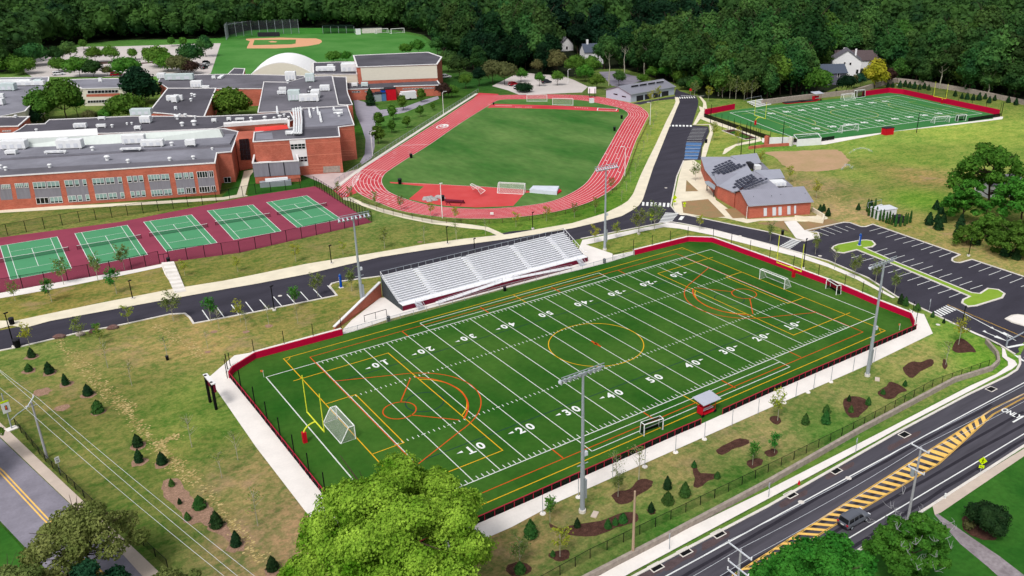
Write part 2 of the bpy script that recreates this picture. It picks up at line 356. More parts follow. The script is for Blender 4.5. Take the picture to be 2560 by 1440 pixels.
# ------------------------------------------------------------------ ground
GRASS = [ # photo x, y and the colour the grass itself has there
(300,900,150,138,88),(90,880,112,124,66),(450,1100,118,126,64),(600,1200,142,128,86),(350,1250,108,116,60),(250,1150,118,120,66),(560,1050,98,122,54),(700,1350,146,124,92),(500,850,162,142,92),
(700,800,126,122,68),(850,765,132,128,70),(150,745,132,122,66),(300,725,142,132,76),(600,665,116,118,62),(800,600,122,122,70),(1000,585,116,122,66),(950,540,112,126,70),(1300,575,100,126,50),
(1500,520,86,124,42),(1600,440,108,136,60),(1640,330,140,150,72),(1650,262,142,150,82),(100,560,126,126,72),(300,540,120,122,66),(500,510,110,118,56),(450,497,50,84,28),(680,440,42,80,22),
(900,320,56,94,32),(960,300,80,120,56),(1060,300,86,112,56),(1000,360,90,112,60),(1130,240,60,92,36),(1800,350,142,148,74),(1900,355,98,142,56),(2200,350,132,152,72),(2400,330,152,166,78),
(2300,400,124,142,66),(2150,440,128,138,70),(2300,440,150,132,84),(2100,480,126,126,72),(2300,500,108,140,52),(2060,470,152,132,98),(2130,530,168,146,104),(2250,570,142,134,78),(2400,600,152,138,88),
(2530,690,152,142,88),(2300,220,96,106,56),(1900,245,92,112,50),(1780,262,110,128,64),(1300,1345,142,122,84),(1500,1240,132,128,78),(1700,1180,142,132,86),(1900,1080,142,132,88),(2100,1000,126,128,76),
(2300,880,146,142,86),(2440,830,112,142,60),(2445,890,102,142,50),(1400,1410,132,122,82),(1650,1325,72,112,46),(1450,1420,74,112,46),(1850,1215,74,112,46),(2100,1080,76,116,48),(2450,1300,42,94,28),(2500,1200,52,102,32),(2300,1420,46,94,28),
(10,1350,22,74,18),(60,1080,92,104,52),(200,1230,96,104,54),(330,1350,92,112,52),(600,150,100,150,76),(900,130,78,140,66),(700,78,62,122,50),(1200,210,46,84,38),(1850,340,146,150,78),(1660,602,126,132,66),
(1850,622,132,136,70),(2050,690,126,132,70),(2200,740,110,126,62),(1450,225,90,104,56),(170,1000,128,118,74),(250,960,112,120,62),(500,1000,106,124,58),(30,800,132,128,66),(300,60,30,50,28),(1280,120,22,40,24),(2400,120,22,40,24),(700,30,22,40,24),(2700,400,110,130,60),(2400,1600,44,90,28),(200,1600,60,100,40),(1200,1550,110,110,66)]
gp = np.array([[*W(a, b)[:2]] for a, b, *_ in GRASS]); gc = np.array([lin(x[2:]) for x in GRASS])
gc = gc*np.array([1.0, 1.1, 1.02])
xs = np.r_[np.linspace(-2600, -180, 8), np.arange(-170, 345, 3.0), np.linspace(360, 2600, 10)]; ys = np.r_[np.linspace(-2200, -150, 8), np.arange(-145, 560, 3.0), np.linspace(580, 3000, 10)]
GX, GY = np.meshgrid(xs, ys, indexing='ij'); nx, ny = GX.shape
co = np.stack([GX.ravel(), GY.ravel(), np.zeros(GX.size)], 1)
me = bpy.data.meshes.new('ground'); idx = np.arange(nx*ny).reshape(nx, ny)
q = np.stack([idx[:-1, :-1].ravel(), idx[1:, :-1].ravel(), idx[1:, 1:].ravel(), idx[:-1, 1:].ravel()], 1)
me.vertices.add(len(co)); me.vertices.foreach_set('co', co.ravel()); me.loops.add(q.size); me.loops.foreach_set('vertex_index', q.ravel())
me.polygons.add(len(q)); me.polygons.foreach_set('loop_start', np.arange(0, q.size, 4)); me.polygons.foreach_set('loop_total', np.full(len(q), 4)); me.update()
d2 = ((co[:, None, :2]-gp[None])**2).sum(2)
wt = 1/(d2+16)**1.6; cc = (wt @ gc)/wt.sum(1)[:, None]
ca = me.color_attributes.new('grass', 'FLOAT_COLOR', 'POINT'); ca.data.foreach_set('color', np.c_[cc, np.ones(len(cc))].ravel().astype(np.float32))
M = bpy.data.materials.new('mixed_grass'); M.use_nodes = True; n = M.node_tree.nodes; l = M.node_tree.links; b = n['Principled BSDF']; b.inputs['Roughness'].default_value = .95; b.inputs['Specular IOR Level'].default_value = .03
at = n.new('ShaderNodeAttribute'); at.attribute_name = 'grass'; tc = n.new('ShaderNodeTexCoord')
def nz(scale, det, vec=None):
    x = n.new('ShaderNodeTexNoise'); x.inputs['Scale'].default_value = scale; x.inputs['Detail'].default_value = det; x.inputs['Roughness'].default_value = .65; l.new(vec or tc.outputs['Object'], x.inputs['Vector']); return x
def rg(src, a, b_, c_, d_):
    x = n.new('ShaderNodeMapRange'); x.inputs[1].default_value = a; x.inputs[2].default_value = b_; x.inputs[3].default_value = c_; x.inputs[4].default_value = d_; l.new(src, x.inputs[0]); return x.outputs[0]
mp = n.new('ShaderNodeMapping'); mp.inputs['Rotation'].default_value = (0, 0, .45); mp.inputs['Scale'].default_value = (.7, 1.3, 1); l.new(tc.outputs['Object'], mp.inputs[0])
n1 = nz(.22, 7, mp.outputs[0]); n2 = nz(.9, 6); n3 = nz(.05, 4)
tint = n.new('ShaderNodeMix'); tint.data_type = 'RGBA'; tint.blend_type = 'MIX'
tan = n.new('ShaderNodeMix'); tan.data_type = 'RGBA'; tan.blend_type = 'MULTIPLY'; tan.inputs[0].default_value = 1; tan.inputs[7].default_value = (1.48, 1.22, 1.32, 1); l.new(at.outputs['Color'], tan.inputs[6])
grn = n.new('ShaderNodeMix'); grn.data_type = 'RGBA'; grn.blend_type = 'MULTIPLY'; grn.inputs[0].default_value = 1; grn.inputs[7].default_value = (.55, .8, .55, 1); l.new(at.outputs['Color'], grn.inputs[6])
mixv = n.new('ShaderNodeMath'); mixv.operation = 'ADD'; l.new(rg(n1.outputs[0], .4, .6, 0, .55), mixv.inputs[0]); l.new(rg(n2.outputs[0], .42, .58, -.05, .6), mixv.inputs[1])
l.new(mixv.outputs[0], tint.inputs[0]); l.new(grn.outputs[2], tint.inputs[6]); l.new(tan.outputs[2], tint.inputs[7])
sc = n.new('ShaderNodeVectorMath'); sc.operation = 'SCALE'; l.new(tint.outputs[2], sc.inputs[0]); l.new(rg(n3.outputs[0], .3, .7, .85, 1.15), sc.inputs['Scale']); sp_ = n.new('ShaderNodeSeparateColor'); l.new(at.outputs['Color'], sp_.inputs[0]); dv_ = n.new('ShaderNodeMath'); dv_.operation = 'DIVIDE'; l.new(sp_.outputs[0], dv_.inputs[0]); l.new(sp_.outputs[1], dv_.inputs[1])
n4 = nz(.16, 8); n5 = nz(2.6, 3); mk_ = n.new('ShaderNodeMath'); mk_.operation = 'MULTIPLY'; l.new(rg(dv_.outputs[0], .8, 1.15, 0, 1), mk_.inputs[0]); l.new(rg(n4.outputs[0], .53, .66, 0, .75), mk_.inputs[1])
mb2 = n.new('ShaderNodeMix'); mb2.data_type = 'RGBA'; l.new(mk_.outputs[0], mb2.inputs[0]); l.new(sc.outputs[0], mb2.inputs[6]); mb2.inputs[7].default_value = (*lin((172, 142, 112)), 1)
s5 = n.new('ShaderNodeVectorMath'); s5.operation = 'SCALE'; l.new(mb2.outputs[2], s5.inputs[0]); l.new(rg(n5.outputs[0], .3, .7, .78, 1.22), s5.inputs['Scale']); l.new(s5.outputs[0], b.inputs['Base Color'])
bp = n.new('ShaderNodeBump'); bp.inputs['Strength'].default_value = .5; bp.inputs['Distance'].default_value = .3; l.new(n2.outputs[0], bp.inputs['Height']); l.new(bp.outputs[0], b.inputs['Normal'])
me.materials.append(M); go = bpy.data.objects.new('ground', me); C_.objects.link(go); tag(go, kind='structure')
MIXED = M
def sheet(name, px, z, mt, world=False):
    return struct(name, MB().face([(p[0], p[1], z) if world else W(p[0], p[1], 0)+Vector((0, 0, z)) for p in px]), mt)
def spline(pts, n=6, closed=False):
    P = [Vector(p) for p in pts]; out = []; N = len(P)
    for i in range(N if closed else N-1):
        if closed: p0, p1, p2, p3 = P[i-1], P[i], P[(i+1) % N], P[(i+2) % N]
        else: p0, p1, p2, p3 = P[max(0, i-1)], P[i], P[i+1], P[min(N-1, i+2)]
        for k in range(n):
            t = k/n; out.append(.5*((2*p1)+(p2-p0)*t+(2*p0-5*p1+4*p2-p3)*t*t+(3*p1-p0-3*p2+p3)*t**3))
    if not closed: out.append(P[-1])
    return out
def wob(px, k=3, amp=.35, closed=True):
    """irregular outline in the world from photo points"""
    P = spline([W(a, b) for a, b in px], k, closed)
    return [p+Vector((random.uniform(-amp, amp), random.uniform(-amp, amp), 0)) for p in P]
# ---- pavements and roads (each sheet a little above the one below)
# internal road, parking and approach
ROAD = [(-150,862),(0,826),(125,802),(250,779),(425,747),(575,720),(640,709),(765,685),(950,643),(1065,622),(1280,578),(1430,566),(1517,550),(1555,539),(1580,525),(1595,512),(1605,500),(1630,422),(1657,360),(1690,270),(1697,255),(1695,247),(1689,242),(1686,236),(1689,225),(1700,228),(1740,240),(1746,252),(1745,265),(1730,313),(1771,316),(1773,330),(1755,368),(1752,400),(1709,402),(1692,442),(1677,515),(1690,532),(1755,546),(1855,567),(1920,580),(1992,600),(2012,602),(2048,592),(2045,582),(2012,577),(2110,556),(2125,557),(2152,567),(2165,567),(2182,561),(2400,637),(2381,646),(2380,652),(2387,656),(2400,657),(2430,649),(2560,692),(2700,740),(2700,900),(2560,855),(2545,872),(2549,880),(2537,886),(2515,872),(2495,860),(2460,843),(2407,820),(2327,782),(2295,767),(2242,742),(2170,695),(2070,652),(1920,610),(1780,574),(1705,559),(1647,559),(1452,597),(950,691),(830,709),(824,716),(842,739),(640,780),(484,809),(475,795),(462,784),(425,786),(292,815),(207,830),(52,867),(0,877),(-150,910)]
# far side of the drive is the pavement line; overlaps are hidden by the pavement sheets above
sheet('road_internal', ROAD, .02, T['asphalt_new'])
MAIN = [(1500,1482),(1587,1440),(1920,1266),(2245,1080),(2420,987),(2515,942),(2542,925),(2550,910),(2549,890),(2560,870),(2760,760),(3100,700),(3100,900),(2760,1010),(2560,1115),(2327,1265),(2137,1382),(1900,1530),(1700,1660),(1400,1600)]
sheet('road_main', MAIN, .02, T['asphalt_road'])
sheet('road_side', [(-200,880),(0,1095),(150,1237),(292,1372),(420,1500),(330,1600),(150,1460),(52,1357),(0,1302),(-200,1120)], .02, T['asphalt_old'])
sheet('sidewalk_side', [(-200,850),(-60,1000),(25,1080),(164,1212),(350,1385),(460,1490),(410,1500),(292,1370),(150,1235),(0,1092),(-200,878)], .05, T['concrete_tan'])
# pavements
sheet('sidewalk_drive', [(-150,862),(-150,850),(0,803),(40,803),(125,785),(250,759),(440,722),(560,703),(640,687),(765,661),(950,631),(1065,611),(1160,598),(1247,589),(1280,585),(1430,559),(1450,553),(1515,533),(1553,514),(1570,503),(1583,485),(1601,440),(1621,398),(1640,360),(1665,305),(1684,268),(1689,255),(1687,243),(1697,245),(1699,256),(1692,272),(1657,360),(1633,420),(1607,500),(1598,514),(1580,527),(1555,541),(1517,552),(1430,572),(1280,597),(1065,626),(950,644),(765,687),(640,711),(575,722),(425,749),(250,781),(125,804),(60,822),(30,815)], .14, T['concrete_warm'])
sheet('path_curved', [(857,494),(880,494),(910,508),(960,523),(1030,541),(1100,553),(1180,562),(1220,568),(1245,579),(1268,590),(1252,594),(1228,582),(1210,575),(1160,570),(1080,560),(1010,546),(950,530),(900,513),(875,503),(859,500)], .05, T['concrete_warm'])
sheet('sidewalk_lot', [(1456,600),(1647,562),(1677,557),(1720,564),(1800,579),(1920,611),(2000,634),(2070,659),(2150,693),(2200,722),(2238,744),(2232,746),(2190,724),(2140,698),(2070,668),(1990,642),(1900,619),(1780,588),(1700,572),(1660,568),(1600,580),(1510,602),(1465,612),(1530,634),(1534,638),(1590,627),(1590,638),(1511,661),(1390,688),(1280,716),(1115,760),(967,800),(858,838),(857,824),(880,800),(950,745),(1120,735),(1440,640)], .05, T['concrete'])
sheet('walk_field_left', [(586,889),(640,880),(644,888),(592,908),(574,928),(576,940),(700,1095),(815,1247),(870,1316),(951,1412),(1212,1302),(1705,1082),(1920,985),(2290,824),(2292,795),(2272,772),(2290,782),(2310,786),(2332,834),(2180,908),(1920,1022),(1700,1120),(1400,1253),(1280,1318),(1180,1362),(960,1470),(880,1420),(775,1294),(640,1118),(524,950),(524,942)], .05, T['concrete'])
sheet('walk_main_road', [(1440,1465),(1500,1440),(1660,1352),(1920,1226),(2210,1078),(2260,1052),(2425,966),(2490,937),(2520,915),(2519,905),(2505,893),(2505,872),(2490,858),(2440,838),(2415,826),(2418,823),(2455,842),(2490,860),(2512,874),(2518,893),(2537,903),(2543,913),(2530,924),(2440,971),(2260,1064),(2200,1098),(1920,1249),(1710,1362),(1580,1432),(1500,1480)], .14, T['concrete'])
sheet('walk_far_side', [(2330,1262),(2560,1122),(2800,990),(2800,1010),(2560,1141),(2352,1282),(2337,1288)], .05, T['concrete_tan'])
sheet('driveway', [(2337,1288),(2345,1285),(2420,1338),(2500,1392),(2640,1500),(2560,1500),(2470,1418),(2400,1360)], .04, mat('old_driveway', (168, 160, 164), col2=(128, 118, 122), scale=.35, fine=.15, fscale=2))
sheet('path_school', [(-60,528),(0,521),(250,511),(400,503),(560,493),(592,487),(603,455),(610,428),(632,424),(633,430),(625,440),(613,487),(620,490),(560,500),(400,510),(250,518),(60,529),(-60,536)], .05, T['concrete_warm'])
sheet('path_courts', [(-60,748),(0,733),(110,712),(330,675),(420,657),(431,664),(439,673),(448,690),(462,725),(466,727),(442,732),(412,686),(405,668),(330,684),(160,718),(60,736),(-60,756)], .05, T['concrete'])
st = MB()
for i in range(16):
    t = i/15; a = W(405+t*30, 664+t*66); b2 = W(436+t*28, 661+t*64); h = 1.6*(1-t)+.12
    a2 = W(405+(i+1)/15*30, 664+(i+1)/15*66); b3 = W(436+(i+1)/15*28, 661+(i+1)/15*64)
    for p in (a, b2, a2, b3): p.z = .05
    st.mi = i % 2; st.prism([a, a2, b3, b2], .12+.04*(15-i))
o = st.build('garden_stair', [T['concrete'], T['kerb']]); tag(o, 'concrete stair running down from the tennis court gate to the road', 'stair')
sheet('plaza_school', [(750,436),(860,432),(905,420),(895,430),(832,474),(800,456),(762,440)], .05, mat('pinkish_paving', (206, 186, 184), var=.08, scale=.3))
sheet('path_slope', [(883,250),(893,250),(935,262),(950,275),(1010,268),(1060,250),(1095,240),(1098,247),(1060,262),(1010,282),(960,290),(940,300),(935,330),(937,365),(930,395),(905,412),(900,405),(912,385),(914,350),(905,320),(890,285)], .05, mat('grey_path', (164, 160, 172), var=.08, scale=.3))
sheet('lot_back_left', [(60,160),(130,132),(200,117),(300,116),(480,110),(552,108),(545,130),(527,184),(500,190),(270,192),(80,192),(62,180)], .03, T['asphalt_pale'])
sheet('lot_back_middle', [(1230,215),(1285,188),(1320,183),(1405,190),(1435,200),(1470,217),(1455,231),(1300,238),(1270,226)], .03, T['asphalt_pale'])
sheet('lot_back_garage', [(1497,180),(1535,178),(1570,186),(1615,197),(1600,204),(1555,217),(1530,215)], .03, T['asphalt_old'])
sheet('garage_apron', [(1690,222),(1700,228),(1742,241),(1700,246),(1640,252),(1600,262),(1580,258),(1688,240)], .03, T['asphalt_new'])
sheet('baseball_outfield', [(522,186),(534,150),(550,112),(565,98),(640,92),(760,86),(900,84),(1000,82),(1052,92),(1067,103),(1040,140),(1100,190),(1000,220),(800,230),(560,230)], .015, T['baseball'])
sheet('baseball_infield', [(615,97),(640,96),(700,94),(765,96),(790,96),(803,100),(805,105),(798,110),(770,115),(730,119),(690,121),(617,121),(618,117),(625,103),(615,100)], .03, T['clay'])
sheet('infield_square', [(636,100),(740,99),(739,109),(728,111),(632,113)], .045, T['baseball'])
sheet('pitcher_mound', [(671,104),(680,102.5),(693,104),(690,106),(676,106)], .06, T['clay'])

sheet('side_lawn', [(2330,1275),(2345,1292),(2470,1420),(2560,1510),(2300,1700),(1900,1600),(2137,1385),(2327,1267)], .012, T['lush'])
sheet('corner_lawn', [(2350,1285),(2560,1143),(2900,980),(2900,1560),(2640,1500),(2500,1390),(2420,1336)], .012, T['lush'])
sheet('lawn_bottom_left', [(-200,1150),(0,1310),(50,1365),(150,1470),(320,1620),(-400,1700)], .012, T['lush'])
sheet('school_lawn', [(553,493),(585,462),(600,445),(604,425),(598,400),(633,400),(640,458),(752,460),(758,440),(785,444),(808,458),(760,470),(640,490),(617,490),(628,440),(612,432),(600,470),(590,487)], .014, T['lush'])
for nm, px in (('verge_main_road', [(1470,1440),(1640,1356),(1920,1209),(2150,1095),(2400,974),(2440,954),(2485,935),(2425,964),(2210,1076),(1920,1224),(1660,1350),(1500,1438)]),
               ('verge_kerb', [(1520,1478),(1710,1364),(1920,1252),(2260,1067),(2440,973),(2530,926),(2549,908),(2543,926),(2515,943),(2420,988),(2245,1081),(1920,1267),(1587,1441)])):
    sheet(nm, px, .03, T['verge'])
sheet('garden_bed', [(1704,504),(1770,498),(1813,542),(1780,545),(1708,532)], .04, T['soil'])
sheet('garden_bed', [(1716,450),(1746,478),(1714,479)], .04, T['soil'])
sheet('garden_bed', [(1812,523),(1838,520),(1868,545),(1832,546)], .04, T['soil'])
sheet('garden_bed', [(2000,590),(1940,566),(1890,558),(1960,552),(1972,580),(2010,594)], .03, T['soil'])
sheet('soil_patch', [(2040,552),(2068,548),(2110,556),(2030,577),(1985,575),(1990,556)], .03, T['soil'])
sheet('patio_clubhouse', [(1709,402),(1735,400),(1760,420),(1790,500),(1838,535),(1866,548),(2040,540),(2048,530),(2070,545),(2060,556),(1980,553),(1900,552),(1868,558),(1813,545),(1700,537),(1690,532),(1682,515),(1697,440)], .025, T['concrete_warm'])
sheet('entry_walk', [(1960,555),(1990,553),(2012,577),(2048,590),(2048,597),(2012,602),(1990,597)], .15, T['concrete'])
sheet('path_far_field', [(1747,265),(1765,272),(1762,292),(1775,298),(1900,343),(1905,352),(1880,358),(1840,365),(1812,385),(1806,386),(1812,372),(1840,360),(1895,348),(1770,305),(1750,297),(1752,280)], .03, T['concrete_warm'])
sheet('walk_far_field', [(1905,345),(1990,352),(2050,351),(2240,318),(2400,303),(2495,291),(2508,292),(2506,298),(2400,311),(2240,328),(2060,362),(1990,362),(1905,356)], .03, T['concrete'])
sheet('sidewalk_upper', [(1737,243),(1748,243),(1758,258),(1757,270),(1748,282),(1732,313),(1773,313),(1775,330),(1757,370),(1752,400),(1762,400),(1785,325),(1778,311),(1740,312),(1768,275),(1765,256),(1752,242)], .14, T['concrete_warm'])
tag(MB().face([(p.x, p.y, .02) for p in wob([(1912,380),(1990,377),(2082,374),(2100,378),(2112,388),(2122,402),(2112,417),(2085,425),(2040,428),(1985,427),(1970,420),(1950,406),(1932,390)], 5, .5)]).build('softball_dirt', T['dirt']), kind='structure')
# mulch beds
BEDS = [[(2380,870),(2400,845),(2425,860),(2440,880),(2420,880),(2395,883)], [(2257,920),(2280,905),(2300,905),(2325,898),(2334,905),(2330,915),(2300,930),(2285,944),(2270,942)], [(2196,980),(2215,965),(2230,955),(2268,975),(2250,983),(2240,992),(2220,998),(2200,990)],
 [(2107,1010),(2115,995),(2140,991),(2165,1000),(2172,1015),(2155,1035),(2140,1045),(2120,1040)], [(1790,1125),(1815,1110),(1850,1097),(1872,1100),(1868,1112),(1840,1120),(1815,1135),(1800,1137)], [(1728,1165),(1740,1168),(1752,1182),(1790,1185),(1800,1195),(1770,1203),(1750,1218),(1733,1215),(1738,1195)],
 [(1530,1240),(1545,1228),(1575,1222),(1595,1200),(1625,1200),(1632,1212),(1620,1225),(1595,1240),(1570,1258),(1545,1260)], [(1372,1308),(1400,1320),(1440,1312),(1500,1302),(1560,1280),(1592,1285),(1590,1305),(1540,1320),(1490,1340),(1420,1338),(1385,1325)],
 [(1867,1158),(1880,1148),(1905,1148),(1903,1162),(1880,1172)], [(1925,1045),(1940,1040),(1952,1050),(1945,1062),(1932,1058)], [(1370,1390),(1385,1378),(1415,1375),(1425,1385),(1415,1400),(1390,1402)], [(1912,1130),(1930,1122),(1945,1130),(1935,1142),(1918,1140)],
 [(2360,897),(2368,910),(2362,925),(2355,912)], [(1265,1420),(1290,1405),(1325,1415),(1320,1435),(1280,1440)], [(1618,1275),(1632,1270),(1640,1280),(1628,1287)], [(2408,1290),(2430,1300),(2475,1325),(2490,1345),(2470,1352),(2430,1340),(2405,1315)]]
for b_ in BEDS: struct('mulch_bed', MB().face([(p.x, p.y, .035) for p in wob(b_, 3, .12)]), T['mulch'])
CHIPS = [[(405,1205),(440,1198),(470,1230),(500,1255),(530,1270),(560,1310),(590,1350),(610,1370),(590,1380),(560,1350),(530,1320),(500,1305),(470,1310),(445,1270),(410,1240)]]
for b_ in CHIPS: struct('wood_chip_bed', MB().face([(p.x, p.y, .035) for p in wob(b_, 4, .3)]), T['chips'])
for cx, cy, r in ((105,980,26),(155,1020,20),(535,830,12),(615,830,12),(672,815,14),(520,880,10),(700,1180,8),(1050,605,12),(1316,628-40,10)):
    c0 = W(cx, cy); k = r*.06
    struct('tree_mulch_ring', MB().face([(c0.x+k*random.uniform(.75, 1.1)*math.cos(t), c0.y+k*random.uniform(.75, 1.1)*math.sin(t), .03) for t in np.linspace(0, 6.1, 14)]), T['chips'])
for i, path in enumerate(([(150,850),(200,920),(260,985),(330,1045),(370,1090),(420,1150),(470,1200)], [(190,880),(240,940),(300,1000),(325,1025)], [(480,1180),(520,1235),(560,1290),(600,1340),(650,1395)], [(395,815),(430,840),(470,860),(500,890)], [(440,1090),(400,1110),(420,1140),(450,1165)], [(1960,430),(2000,455),(2060,480),(2100,500)])):
    P = spline([W(*p) for p in path], 8); mb = MB()
    for j in range(len(P)*15):
        c0 = random.choice(P)+Vector((random.gauss(0, .55), random.gauss(0, .55), 0)); r = random.uniform(.05, .24); mb.mi = int(random.random() < .35); r2 = random.uniform(0, 3)
        mb.face([(c0.x+r*random.uniform(.5, 1.5)*math.cos(t+r2), c0.y+r*.7*random.uniform(.5, 1.4)*math.sin(t+r2), .02+.0004*(j % 41)) for t in np.linspace(0, 5.2, 6)])
    struct('straw_patch', mb, [T['straw'], T['straw2']])
# kerbs
kb = MB()
for path in ([(0,877),(52,867),(207,830),(292,815),(425,786),(462,784),(475,795),(484,809),(640,780),(842,739),(824,716),(830,709),(850,704),(950,691)], [(1452,597),(1647,559),(1677,555),(1705,559),(1780,574),(1920,610),(2070,652),(2170,695),(2242,742),(2295,767),(2407,820),(2460,843),(2495,860),(2515,872),(2537,886)],
             [(1450,1515),(1587,1440),(1920,1266),(2245,1080),(2420,987),(2515,942),(2542,925),(2550,910),(2549,890)], [(2327,1265),(2560,1115),(2760,1000)], [(2137,1382),(2327,1265)], [(1692,442),(1709,402)], [(1692,442),(1677,515),(1690,532),(1755,546),(1855,567),(1920,580),(1992,600),(2012,603),(2048,594),(2045,582),(2012,577),(2110,556),(2125,557),(2152,567),(2165,567),(2182,561),(2400,637),(2381,646),(2380,652),(2387,656),(2400,657),(2430,649),(2560,692),(2700,740)]):
    kb.wallstrip([W(*p) for p in path], .4, .13, .0)
struct('kerb', kb, T['kerb'])
# islands
ISL = [(2080,622),(2084,617),(2095,612),(2150,602),(2166,601),(2180,603),(2188,612),(2180,618),(2160,620),(2245,658),(2430,733),(2450,735),(2470,722),(2495,725),(2511,735),(2505,745),(2440,765),(2420,767),(2405,758),(2408,750),(2425,742),(2240,664),(2142,625),(2110,633),(2090,631)]
sheet('parking_island', ISL, .15, T['island']); kb = MB().wallstrip([W(*p) for p in ISL], .45, .16, 0, True); struct('island_kerb', kb, T['kerb'])
ISL2 = [(2515,798),(2530,790),(2545,788),(2600,795),(2650,830),(2560,815),(2530,806)]
sheet('entry_island', ISL2, .15, T['concrete']); struct('island_kerb', MB().wallstrip([W(*p) for p in ISL2], .45, .16, 0, True), T['kerb'])
# markings
mk = MB(); Z = .035
def ln(mb, a, b, w=.12, z=Z): mb.strip([W(*a), W(*b)], w, z)
def R8(*p): return [(1920+p[i]/4, 360+p[i+1]/4) for i in range(0, len(p), 2)]
for q_ in ((455,865,605,920),(520,848,672,905),(585,832,738,888),(660,818,803,873),(775,823,868,856),(1132,840,1015,872),(1212,868,1097,902),(1297,898,1177,934),(1380,930,1264,962),(1470,960,1350,995),(1558,990,1437,1027),(1648,1020,1530,1060),(1740,1055,1618,1093),(1832,1088,1710,1130),
           (1192,1045,1070,1080),(1278,1080,1158,1115),(1368,1114,1240,1152),(1460,1150,1338,1187),(1550,1185,1425,1222),(1646,1220,1520,1260),(1742,1257,1616,1298),(1838,1297,1712,1337),(1940,1334,1820,1375),(2040,1372,1915,1415),(2145,1412,2022,1452),
           (968,1102,833,1140),(1062,1138,925,1176),(1152,1172,1013,1215),(1245,1212,1110,1250),(1335,1248,1200,1290),(1432,1286,1297,1328),(1532,1325,1395,1368),(1630,1365,1492,1412),(1735,1405,1600,1450),(1840,1450,1700,1495),(1945,1485,1810,1535),
           (2130,1192,2007,1238),(2235,1228,2107,1274),(2330,1266,2208,1312),(2435,1303,2315,1350),(2545,1340,2418,1390),(2660,1380,2530,1428)):
    a, b_ = R8(*q_); ln(mk, a, b_, .16)
for q_ in ((2022,220,2090,320),(2170,195,2243,295),(2313,168,2388,267),(2457,140,2532,237)):
    ln(mk, (q_[0]/4, 720+q_[1]/4), (q_[2]/4, 720+q_[3]/4), .2)
for q_ in ((38,118,118,210),(175,88,258,182),(310,64,392,155),(445,38,528,130),(575,12,662,103),(715,-25,808,75)):
    ln(mk, (640+q_[0]/4, 720+q_[1]/4), (640+q_[2]/4, 720+q_[3]/4), .2)
for i in range(9): ln(mk, (1768-i*1.7, 321+i*3.5), (1731-i*1.7, 320.5+i*3.5), .22)
# crosswalk bars
def bars(mb, a, b, c, d, n, frac=.5, z=Z):
    """n bars between edge a-b and edge c-d"""
    a, b, c, d = [W(*p) for p in (a, b, c, d)]
    for i in range(n):
        t0 = (i+.25)/n; t1 = (i+.25+frac)/n
        mb.face([(p.x, p.y, z) for p in (a.lerp(b, t0), a.lerp(b, t1), c.lerp(d, t1), c.lerp(d, t0))])
bars(mk, (1603,505), (1676,508), (1602,514), (1675,518), 7, .55)
bars(mk, (1669,312), (1731,313), (1669,316), (1731,317), 7, .6)
bars(mk, (1690,243), (1737,241), (1692,247), (1740,245), 8, .5)
bars(mk, (1645,559), (1664,531), (1675,560), (1697,533), 8, .55)
bars(mk, (1944,618), (1980,597), (1970,626), (2004,603), 8, .55)
bars(mk, (2333,780), (2367,763), (2352,792), (2392,775), 6, .55)
bars(mk, (2528,885), (2600,905), (2548,900), (2620,925), 3, .5)
ln(mk, (1700,550), (1707,541), 1.0); ln(mk, (1760,240), (1702,239), .5)
ln(mk, (2375,765), (2540,852), .22); ln(mk, (2518,869), (2560,861), .6)
ln(mk, (1667,1440), (1920,1302), .2); ln(mk, (1920,1302), (2330,1080), .2); ln(mk, (2330,1080), (2560,957), .2); ln(mk, (2560,957), (2700,885), .2); ln(mk, (1560,1500), (1667,1440), .2)
ln(mk, (2115,1350), (2560,1085), .18); ln(mk, (1980,1435), (2115,1350), .18); ln(mk, (2560,1085), (2700,1005), .18)
ln(mk, (2532,1056), (2560,1040), .3)
def arrow(c, d, L, mb):
    c = W(*c); d = (W(*d)-c).normalized(); s_ = Vector((-d.y, d.x, 0))
    def P(u, v): q = c+d*u+s_*v; return (q.x, q.y, Z+.006)
    mb.face([P(-L/2, -.12), P(0, -.12), P(0, -.55), P(L/2, 0), P(0, .55), P(0, .12), P(-L/2, .12)])
    mb.face([P(-L/2, .1), P(-L/2, .7), P(-L/2+.9, .1)])
arrow((2506,832), (2530,842), 5.5, mk); arrow((2488,841), (2510,850), 5.5, mk)
struct('white_markings', mk, T['white'])
rp_ = mat('road_patch', (92, 78, 80), var=.2, scale=.8, fine=.15); rd_ = mat('road_seal', (52, 50, 58), var=.15)
for x, y, w_, h_ in ((1625,1428,60,16),(1700,1392,70,16),(1790,1345,60,14),(1985,1242,60,10),(2100,1172,60,9),(2262,1097,70,8),(2120,1150,30,6),(2050,1186,40,7)):
    struct('road_patch', MB().face([(p.x, p.y, .028) for p in wob([(x-w_*.6, y+w_*.3), (x-w_*.2, y+w_*.05), (x+w_*.5, y-w_*.28), (x+w_*.55, y-w_*.28+h_), (x+w_*.1, y+h_*.8), (x-w_*.5, y+w_*.3+h_)], 3, .12)]), rp_)
for x, y in ((2003,1256),(2121,1196),(2345,812),(2050,640),(1850,590),(700,740),(1665,470)):
    c0 = W(x, y); struct('manhole', MB().face([(c0.x+.45*math.cos(t), c0.y+.45*math.sin(t), .05) for t in np.linspace(0, 6, 14)]), T['kerb'])
for pts in ([(1700,1500),(2200,1228),(2560,1030)], [(1760,1520),(2260,1230),(2600,1040)], [(2050,1420),(2400,1198),(2620,1062)], [(1640,1480),(2100,1215),(2480,1012)]):
    struct('tyre_track', MB().strip([p+Vector((random.uniform(-.1, .1), random.uniform(-.1, .1), 0)) for p in spline([W(*q) for q in pts], 8)], .5, .029), rd_)
